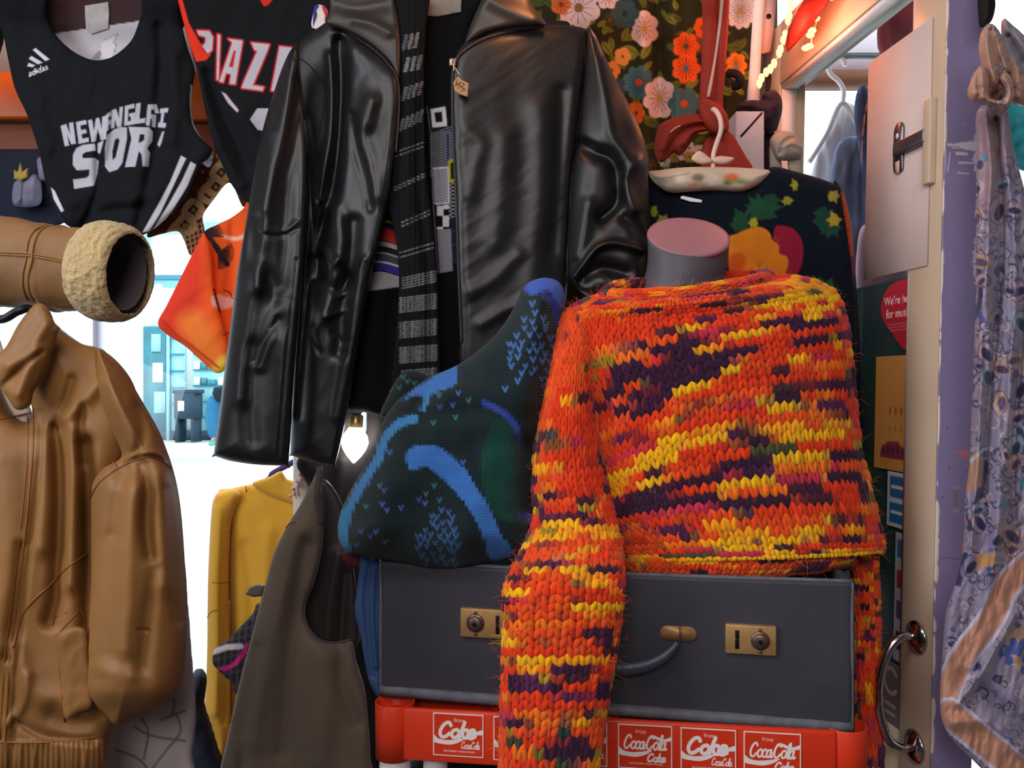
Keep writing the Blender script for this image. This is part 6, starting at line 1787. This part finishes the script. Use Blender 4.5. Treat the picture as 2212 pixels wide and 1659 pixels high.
def blob(pts, c, aa=3): fj.poly(pts, c, aa=aa, sm=5)
def spiky(cx, cy, r, c, n=9, seed=0, sx=1.0):
    q = random.Random(seed)
    pts = []
    for k in range(n * 2):
        a = math.pi * k / n + q.uniform(-.15, .15)
        rr = r * (q.uniform(.75, 1.2) if k % 2 == 0 else q.uniform(.55, .85))
        pts.append((cx + math.cos(a) * rr * sx, cy + math.sin(a) * rr))
    fj.poly(pts, c, aa=2.5)
spiky(1645, 450, 36, '1f4530', 11, 1, 1.2); spiky(1600, 478, 30, '1f4530', 9, 2, .8); spiky(1668, 432, 18, '1c4030', 7, 3); spiky(1780, 470, 30, '1c4030', 9, 4, .8); spiky(1790, 490, 26, '1c4030', 8, 5)
spiky(1775, 625, 26, '1f4a30', 7, 6, 1.5); blob([(1740, 610), (1770, 614), (1800, 630), (1780, 645), (1745, 640)], '1f4a30')
spiky(1717, 400, 14, '8a8a24', 6, 7, .7); spiky(1700, 434, 12, '8a8a2c', 6, 8); spiky(1627, 482, 13, '9a9420', 6, 9, .9); spiky(1800, 424, 15, '9a8a34', 6, 10); spiky(1802, 474, 17, 'a08a2c', 6, 11); spiky(1756, 614, 18, '8e9230', 6, 12, .8); spiky(1412, 458, 15, '7c8a28', 6, 13, .6); spiky(1432, 476, 14, '8a8030', 6, 14, 1.1)
blob([(1672, 500), (1690, 488), (1715, 496), (1732, 520), (1734, 560), (1722, 592), (1700, 610), (1670, 600)], '8a1c34'); blob([(1590, 640), (1600, 610), (1640, 600), (1700, 612), (1690, 640)], 'c8501c')
blob([(1574, 520), (1590, 506), (1615, 495), (1640, 490), (1660, 500), (1668, 518), (1682, 530), (1684, 548), (1700, 555), (1702, 575), (1692, 600), (1684, 625), (1660, 640), (1600, 640), (1580, 610)], 'd07a20')
for k in range(12): fj.stroke([(1640, 580), (1585 + 9 * k, 500 + 3 * abs(k - 6))], 1.6, 'b86418', a=.6)
blob([(1576, 556), (1600, 545), (1612, 560), (1600, 590), (1580, 590)], 'c2521c', 10)
blob([(1694, 600), (1715, 592), (1736, 604), (1735, 625), (1720, 640), (1692, 636)], 'c8521c')
fj.poly([(1816, 414), (1826, 416), (1840, 480), (1846, 560), (1838, 560), (1830, 500)], 'c2461c'); fj.poly([(1838, 552), (1848, 552), (1852, 600), (1840, 590)], '741432')
fjt = thing('flowered_jumper', 'black jumper with large orange and crimson flowers on the padded hanger', 'jumper', P(1620, 900, FJ))
panel('body', [(1390, 382), (1404, 378), (1420, 398), (1450, 414), (1500, 412), (1560, 410), (1604, 412), (1634, 402), (1660, 366), (1676, 360), (1710, 368), (1760, 382), (1800, 396), (1818, 408), (1834, 470), (1842, 560), (1850, 700), (1852, 900), (1858, 1150), (1800, 1240), (1420, 1240), (1390, 900), (1380, 600)], FJ, mat('flowered_knit', None, .92, .1, sheen=.05, bump=[('weave', 1500, .3, .0008)]), fjt, T=.022, R=34, res=2.4, paint=fj, slope=(-.10, 0), wr=[(50, 90, .006, .1, 8)])
panel('sleeve', [(1800, 398), (1818, 408), (1836, 470), (1846, 560), (1856, 700), (1868, 900), (1876, 1100), (1868, 1240), (1834, 1230), (1824, 1000), (1818, 700), (1812, 520)], FJ - .012, MATS['flowered_knit'], fjt, T=.016, R=18, res=3, paint=fj)
panel('neck_label', [(1471, 424), (1476, 423), (1517, 432), (1516, 438), (1492, 436), (1470, 429)], FJ - .012, MATS['white_paint'], fjt, T=.001, R=2, res=1.5, sm=0)

# ================================================================ box and hats on pegs between curtain and door
bxp = Paint('c4b8be')
bxp.stroke([(0, 0), (0, 1)], 1, 'c4b8be')
bx = thing('carton', 'white carton with a black diagonal line standing left of the dark hats', 'box', P(1620, 362, 1.62))
a, b = P(1590, 366, 1.60), P(1651, 240, 1.60)
box('carton_body', (a.x, 1.60, a.z), (b.x, 1.69, b.z), mat('carton_white', 'cdbfc4', .7), bx, .002)
prism('black_line', [P(1598, 294, 1.5985), P(1645, 242, 1.5985), P(1648, 244, 1.5985), P(1602, 296, 1.5985)], (0, -1, 0), .0004, MATS['near_black_cloth'], bx)
def shaped(name, out, d, m, parent=None, **k): return panel(name, out, d, MATS[m], parent, **k)[0]
mat('dark_hat_felt', '2a1c2c', .9, vary=.4, vscale=30, bump=[('noise', 120, .5, .003)])
mat('purple_hat', '3a2a5c', .85, vary=.4, vscale=40)
o = shaped('hat', [(1592, 238), (1600, 222), (1624, 216), (1644, 216), (1648, 204), (1662, 196), (1676, 196), (1688, 212), (1690, 236), (1684, 262), (1676, 282), (1656, 286), (1640, 262), (1620, 240)], 1.66, 'dark_hat_felt', T=.035, R=30, res=2.5, wr=[(16, 16, .008, .4, 3)])
tag(o, 'dark purple felt hat above the white carton', 'hat')
o = shaped('scarf', [(1652, 286), (1668, 282), (1676, 300), (1672, 340), (1676, 370), (1654, 372), (1650, 330)], 1.69, 'dark_hat_felt', T=.012, R=12, res=3)
tag(o, 'dark maroon scarf hanging between the white carton and the pale knitted hat', 'scarf')
mat('pale_knit', 'a89a8e', .95, vary=.12, vscale=40, bump=[('noise', 140, .6, .003)])
kh = thing('knitted_hat', 'pale knitted hat with hanging ear flaps against the door glass', 'hat', P(1700, 360, 1.62))
panel('crown', [(1664, 310), (1668, 294), (1684, 284), (1706, 284), (1724, 296), (1732, 312), (1736, 330), (1728, 342), (1712, 346), (1690, 346), (1676, 340)], 1.615, MATS['pale_knit'], kh, T=.040, R=34, res=2, folds=[([(1686, 330), (1696, 306), (1716, 298), (1728, 306)], 5, -.008), ([(1690, 318), (1710, 310), (1730, 318)], 4, .005)])
panel('ear_flap', [(1664, 312), (1678, 318), (1686, 340), (1688, 366), (1666, 368), (1662, 340)], 1.625, MATS['pale_knit'], kh, T=.012, R=10, res=2)
panel('ear_flap', [(1704, 338), (1730, 336), (1734, 360), (1733, 380), (1706, 372)], 1.620, MATS['pale_knit'], kh, T=.012, R=10, res=2)
o = shaped('jacket_sleeve', [(1656, 160), (1662, 148), (1666, 170), (1662, 198), (1654, 196)], 1.73, 'near_black_cloth', T=.01, R=6, res=2)
o.name = 'umbrella'
tag(o, 'narrow dark folded umbrella hanging above the purple felt hat', 'umbrella')

# ================================================================ string of warm fairy lights, red pennant
mat('bulb_warm', 'ffb080', .4, emit=('ff8a50', 6.0))
mat('flex', 'e8c8b8', .6)
fl = thing('fairy_lights', 'string of glowing warm orange fairy lights hanging beside the door', 'lights', P(1680, 100, 1.71))
fpts = [(1716, -40), (1710, 0), (1706, 40), (1696, 74), (1686, 108), (1674, 134), (1660, 150), (1646, 165), (1640, 180)]
tube('flex', [P(x, y, 1.70) for x, y in fpts], .0016, MATS['flex'], fl)
bulbs = [(1711, -6), (1707, 12), (1705, 32), (1702, 42), (1696, 72), (1692, 84), (1686, 104), (1683, 112), (1672, 134), (1664, 146), (1655, 153), (1645, 166), (1640, 178)]
for x, y in bulbs:
    c = P(x, y, 1.697)
    lathe('bulb', c, (0.1, 0, -1), [(-.006, .003), (-.003, .0055), (.003, .0065), (.009, .0045), (.013, .001)], MATS['bulb_warm'], fl, n=10)
fl2 = thing('fairy_lights', 'second string of warm fairy lights running along the door top rail behind the red pennant', 'lights', P(1770, 60, 1.6))
b2 = [(1800, -6), (1782, 4), (1772, 20), (1766, 40), (1758, 66), (1754, 76), (1752, 100), (1744, 104)]
def onrail(px, py, lift): return plane_hit(px, py, D(0, 1.35, lift), DN)
tube('flex', [onrail(x, y, .006) for x, y in b2], .0016, MATS['flex'], fl2)
for x, y in b2:
    lathe('bulb', onrail(x, y, .008), DN, [(-.004, .003), (0, .0055), (.005, .006), (.010, .004), (.012, .001)], MATS['bulb_warm'], fl2, n=10)
def pt(name, loc, e, c, r=.03):
    l = bpy.data.lights.new(name, 'POINT'); l.energy = e; l.color = c; l.shadow_soft_size = r
    o = bpy.data.objects.new(name, l); COL.objects.link(o); o.location = loc
    return o
pt('fairy_glow', P(1690, 60, 1.60), 0.8, (1.0, .30, .14))
pt('fairy_glow', P(1745, 40, 1.50), 0.55, (1.0, .30, .14))
pt('fairy_glow', P(1160, -70, 1.30), 1.0, (1.0, .34, .10))
pt('fairy_glow', P(1450, -90, 1.62), 0.6, (1.0, .36, .16))
pt('fairy_glow', P(-60, 40, 1.75), 0.9, (1.0, .36, .12))
mat('red_bunting', 'c8261c', .7)
pn = prism('pennant', [onrail(1815, -30, .02), onrail(1760, -30, .02), onrail(1728, 20, .02), onrail(1706, 66, .02), onrail(1700, 96, .02), onrail(1703, 112, .02), onrail(1722, 92, .02), onrail(1752, 58, .02)], DN, .004, MATS['red_bunting'])
tag(pn, 'bright red pennant hanging on the door top rail among the fairy lights', 'pennant')

# ================================================================ clothes hanging outside the doorway, seen through the door glass
mat('sheer_white', 'e0d8e2', .8, sheen=.2)
mat('white_plastic', 'e4d4d4', .35, .5)
mat('grey_denim', '68708e', .9, vary=.25, vscale=14)
mat('navy_wool', '26304e', .95, vary=.3, vscale=20)
mat('red_felt', 'a8304a', .85, vary=.2, vscale=12)
mat('mauve_wool', '8a6a7a', .95, vary=.2, vscale=10)
or_ = tube('outdoor_rail', [(0.72, 2.22, P(0, 120, 2.22).z), (2.4, 2.22, P(0, 120, 2.22).z)], .010, MATS['rail_metal'], None, smooth_path=0)
tag(or_, 'metal rail outside the doorway carrying the white hanger', 'rail')
h3 = thing('coat_hanger', 'white plastic hanger with curved hook outside the door glass', 'hanger', P(1815, 220, 2.22))
tube('hook', [P(1820, 222, 2.22), P(1822, 196, 2.22), P(1812, 176, 2.22), P(1794, 160, 2.22), P(1788, 140, 2.22), P(1796, 122, 2.22), P(1808, 116, 2.22), P(1820, 126, 2.22), P(1826, 142, 2.22)], .0065, MATS['white_plastic'], h3, n=10)
tube('shoulder_bar', [P(1748, 350, 2.22), P(1785, 290, 2.22), P(1820, 222, 2.22), P(1860, 290, 2.22), P(1890, 350, 2.22)], .007, MATS['white_plastic'], h3, n=10)
def outg(name, out, d, m, label, cat, **k):
    o = panel(name, out, d, MATS[m], None, **k)[0]
    return tag(o, label, cat)
outg('white_blouse', [(1806, 226), (1822, 220), (1850, 230), (1880, 270), (1900, 400), (1900, 600), (1730, 620), (1726, 520), (1738, 420), (1756, 352), (1776, 300), (1795, 260)], 2.25, 'sheer_white', 'white blouse on the white hanger outside the door glass', 'blouse', T=.02, R=30, res=4, wr=[(14, 60, .01, .1, 3)])
outg('denim_shirt', [(1806, 320), (1830, 296), (1870, 300), (1900, 340), (1910, 620), (1760, 640), (1770, 500), (1788, 400)], 2.18, 'grey_denim', 'blue grey shirt in front of the white blouse outside the door glass', 'shirt', T=.02, R=30, res=4, wr=[(16, 60, .012, .1, 8)])
outg('navy_coat', [(1850, 205), (1864, 180), (1880, 200), (1920, 240), (1950, 500), (1946, 760), (1860, 760), (1862, 400), (1846, 260)], 2.12, 'navy_wool', 'navy coat outside the door beside the card sheet', 'coat', T=.03, R=30, res=5)
outg('red_bag', [(1898, 100), (1896, 60), (1908, 20), (1930, -10), (1990, -40), (2060, -40), (2060, 120), (2000, 160), (1930, 150), (1908, 120)], 1.72, 'red_felt', 'dark red felt bag hanging outside above the card sheet', 'bag', T=.05, R=60, res=5, folds=[([(1930, 10), (1925, 60), (1935, 110)], 10, .012), ([(1950, 20), (1985, 10)], 8, -.01)])
outg('mauve_dress', [(1850, 560), (1875, 480), (1920, 480), (1960, 560), (1980, 900), (1980, 1500), (1850, 1500), (1846, 1000)], 2.0, 'mauve_wool', 'mauve wool dress hanging outside low behind the door glass', 'dress', T=.03, R=40, res=6)

# ================================================================ paisley scarf on the street side of the door
mat('silky_print', None, .5, .35, sheen=.2, bump=[('weave', 1600, .1, .0005)])
rp = random.Random(33)
sp2 = Paint('8f86a0')
for k in range(900):
    x, y = rp.uniform(2020, 2330), rp.uniform(330, 1700)
    c = rp.choice(['4a4264', '3a3458', 'b8a8ac', 'a894a0', '4a4468', '33336a', 'c4b4b0', '5c5068'])
    r = rp.uniform(6, 20)
    a0 = rp.uniform(0, 6.28)
    sp2.stroke([(x + r * (1 - t * .75) * math.cos(a0 + t * 5), y + r * (1 - t * .75) * math.sin(a0 + t * 5)) for t in np.linspace(0, 1, 7)], rp.uniform(1.8, 4.5), c, sm=4)
sp2.poly([(2100, 230), (2170, 230), (2176, 330), (2160, 430), (2110, 470)], 'a07f86', aa=40, a=.8)
for k in range(60):
    sp2.ell(rp.uniform(2020, 2330), rp.uniform(330, 1700), rp.uniform(4, 8), rp.uniform(7, 16), rp.choice(['3a4a96', '4a54a8', '2f3462', '4a88a0']), rot=rp.uniform(-.6, .6))
for p_, w in (([(2100, 700), (2118, 640), (2112, 560)], 10), ([(2096, 1140), (2118, 1060), (2126, 1000)], 16), ([(2070, 1260), (2085, 1200)], 14)): sp2.stroke(p_, w, '2c2c60', sm=5)
for k in range(46):
    x, y, r, a0 = rp.uniform(2090, 2300), rp.uniform(380, 1250), rp.uniform(16, 34), rp.uniform(0, 6.28)
    c1, c2 = rp.choice([('b49aa8', '2f3060'), ('a88a86', '4a3a5c'), ('9aa0b8', '2c4a6a'), ('c0a090', '5a4a70'), ('8a7a9c', '24244c')])
    sp2.ell(x, y, r * .55, r, c1, rot=a0, aa=3)
    sp2.ell(x + 3, y + 3, r * .30, r * .6, c2, rot=a0, aa=2)
    sp2.stroke([(x + r * .55 * math.cos(t), y + r * .9 * math.sin(t)) for t in np.linspace(a0, a0 + 4.4, 8)], 2.2, '3a3454', sm=4)
def band(pts, w):
    sp2.stroke(pts, w + 16, 'c8c0d2', sm=6); sp2.stroke(pts, w + 6, 'b8a8c4', sm=6); sp2.stroke(pts, w, 'c08a72', sm=6)
band([(2044, 1560), (2046, 1500), (2080, 1420), (2140, 1340), (2180, 1260), (2260, 1190)], 46)
band([(2050, 1540), (2110, 1590), (2170, 1640), (2240, 1700)], 52)
sp2.poly([(2170, 1370), (2260, 1330), (2260, 1500), (2200, 1450)], 'b8917c', aa=6)
for k in range(14): sp2.ell(2165 + rp.uniform(0, 60), 1380 + rp.uniform(0, 80), 8, 11, '4a5aa4', rot=rp.uniform(-.5, .5))
sp2.poly([(2084, 1000), (2110, 970), (2126, 990), (2120, 1050), (2090, 1066)], 'b28a72', aa=5); sp2.stroke([(2080, 1010), (2126, 970)], 7, 'b8c8d0')
sp2.poly([(2110, 1200), (2150, 1190), (2148, 1220), (2112, 1230)], 'b88a5a', aa=6)
ps = thing('paisley_scarf', 'crumpled paisley scarf in mauve and peach hanging at the right edge of the door', 'scarf', P(2140, 1650, 1.10))
s_out = [(2112, 240), (2150, 220), (2176, 240), (2186, 300), (2200, 360), (2216, 420), (2240, 520), (2280, 600), (2320, 800), (2330, 1200), (2330, 1720), (2200, 1740), (2140, 1680), (2100, 1640), (2060, 1600), (2036, 1556), (2032, 1500), (2036, 1440), (2044, 1330), (2062, 1270), (2082, 1180), (2086, 1080), (2096, 1000), (2100, 900), (2104, 800), (2108, 700), (2110, 600), (2110, 500), (2110, 400), (2112, 320)]
s_f = [([(2130, 240), (2140, 360), (2136, 480), (2130, 640), (2140, 800)], 9, .014), ([(2150, 260), (2160, 400), (2164, 560), (2150, 720), (2134, 900), (2128, 1060)], 7, -.016), ([(2170, 320), (2190, 480), (2196, 640), (2180, 820), (2176, 1000)], 9, .012), ([(2118, 620), (2120, 800), (2112, 1000), (2098, 1180)], 7, .009), ([(2200, 560), (2204, 760), (2190, 960), (2190, 1120)], 7, -.014),
       ([(2160, 900), (2160, 1060), (2150, 1200), (2130, 1320), (2090, 1440)], 13, .014), ([(2200, 1140), (2160, 1240), (2110, 1380), (2070, 1480)], 10, -.010), ([(2070, 1520), (2130, 1440), (2190, 1330)], 10, .012), ([(2060, 1560), (2140, 1560), (2200, 1620)], 16, .012), ([(2120, 1480), (2180, 1540), (2230, 1580)], 12, -.012)]
panel('drape', s_out, 1.125, MATS['silky_print'], ps, T=.012, R=20, res=2.2, paint=sp2, folds=s_f, wr=[(16, 60, .006, .12, 3), (9, 22, .002, .3, 5)])
pk = Paint('b48a78')
for k in range(60):
    x, y = rp.uniform(2150, 2290), rp.uniform(20, 260); r = rp.uniform(5, 12); a0 = rp.uniform(0, 6)
    pk.stroke([(x + r * (1 - t * .7) * math.cos(a0 + t * 5), y + r * (1 - t * .7) * math.sin(a0 + t * 5)) for t in np.linspace(0, 1, 6)], 2.5, rp.choice(['6a6078', 'c4b4b8', '4a4a6a']), sm=4)
pk.poly([(2150, 60), (2172, 46), (2220, 60), (2300, 110), (2300, 220), (2230, 180), (2180, 120)], '8a8290', aa=8)
for nm, out, dd, T_, R_, fo in (
    ('drape_end', [(2166, 44), (2190, 56), (2230, 90), (2290, 120), (2320, 200), (2260, 226), (2200, 226), (2180, 190), (2172, 130)], 1.10, .022, 40, [([(2180, 80), (2210, 140), (2220, 220)], 9, -.012), ([(2200, 80), (2240, 150), (2250, 220)], 10, .010)]),
    ('inner_fold', [(2120, 150), (2150, 140), (2184, 150), (2190, 200), (2176, 226), (2120, 216)], 1.112, .008, 14, []),
    ('twist', [(2122, 70), (2134, 52), (2150, 56), (2168, 84), (2182, 120), (2186, 150), (2176, 160), (2160, 176), (2150, 190), (2136, 176), (2124, 140), (2118, 100)], 1.085, .022, 26, [([(2140, 66), (2152, 110), (2166, 150)], 5, -.009), ([(2130, 80), (2136, 130), (2150, 180)], 7, .007)]),
    ('loop', [(2118, 142), (2104, 164), (2094, 192), (2100, 214), (2126, 224), (2156, 230), (2172, 238), (2186, 222), (2190, 196), (2184, 168), (2170, 156), (2160, 170), (2172, 190), (2170, 212), (2150, 216), (2134, 206), (2136, 180), (2132, 156)], 1.07, .018, 16, [([(2110, 200), (2140, 216), (2168, 224)], 5, .006), ([(2116, 150), (2112, 180), (2118, 206)], 5, -.006)])):
    panel(nm, out, dd, MATS['silky_print'], ps, T=T_, R=R_, res=1.8, paint=pk, folds=fo, wr=[(14, 20, .004, .5, 9)])
o = outg('hat', [(2118, -40), (2140, -40), (2150, 0), (2148, 28), (2140, 48), (2126, 56), (2120, 40)], 1.16, 'near_black_cloth', 'black hat above the knot of the paisley scarf', 'hat', T=.03, R=24, res=2.5)
mat('aqua_cloth', '3fb4c4', .7, vary=.25, vscale=14)
outg('aqua_top', [(2140, 240), (2170, 222), (2230, 200), (2320, 200), (2320, 380), (2230, 372), (2200, 362), (2182, 330), (2160, 290)], 1.30, 'aqua_cloth', 'bright aqua top hanging behind the paisley scarf at the right edge', 'top', T=.02, R=30, res=3, wr=[(30, 40, .012, .7, 3)])

# ================================================================ soft toy and things under the orange beam at upper left
mat('plush_grey', '7a7c94', .95, vary=.25, vscale=40, bump=[('noise', 200, .7, .003)])
mat('plush_yellow', 'a8954e', .95)
mat('dark_blue_cloth', '1c2436', .9, vary=.2, vscale=12)
outg('dark_blue_cloth', [(-120, 322), (130, 322), (140, 480), (60, 520), (-120, 520)], 1.883, 'dark_blue_cloth', 'dark blue cloth hanging under the orange beam behind the soft toy', 'cloth', T=.008, R=12, res=6, sm=0)
pt_ = thing('soft_toy', 'grey blue soft toy with a yellow tuft under the orange beam', 'toy', P(60, 440, 1.84))
panel('body', [(26, 420), (30, 396), (42, 386), (56, 388), (72, 376), (84, 384), (88, 410), (86, 436), (70, 446), (40, 446), (28, 440)], 1.845, MATS['plush_grey'], pt_, T=.035, R=26, res=2.2, folds=[([(52, 390), (50, 420), (46, 444)], 5, -.008)])
panel('tuft', [(30, 386), (30, 366), (38, 372), (44, 350), (50, 370), (60, 362), (62, 384), (46, 392)], 1.835, MATS['plush_yellow'], pt_, T=.01, R=8, res=1.8, sm=0)
panel('ear', [(80, 344), (94, 340), (102, 370), (100, 388), (86, 388), (82, 370)], 1.84, MATS['plush_grey'], pt_, T=.012, R=9, res=2)
outg('dark_coat', [(-260, -60), (20, -60), (10, 60), (-6, 120), (-60, 140), (-260, 150)], 1.62, 'near_black_cloth', 'black coat shoulder at the top left corner beside the NEW ENGLAND vest', 'coat', T=.02, R=30, res=6)
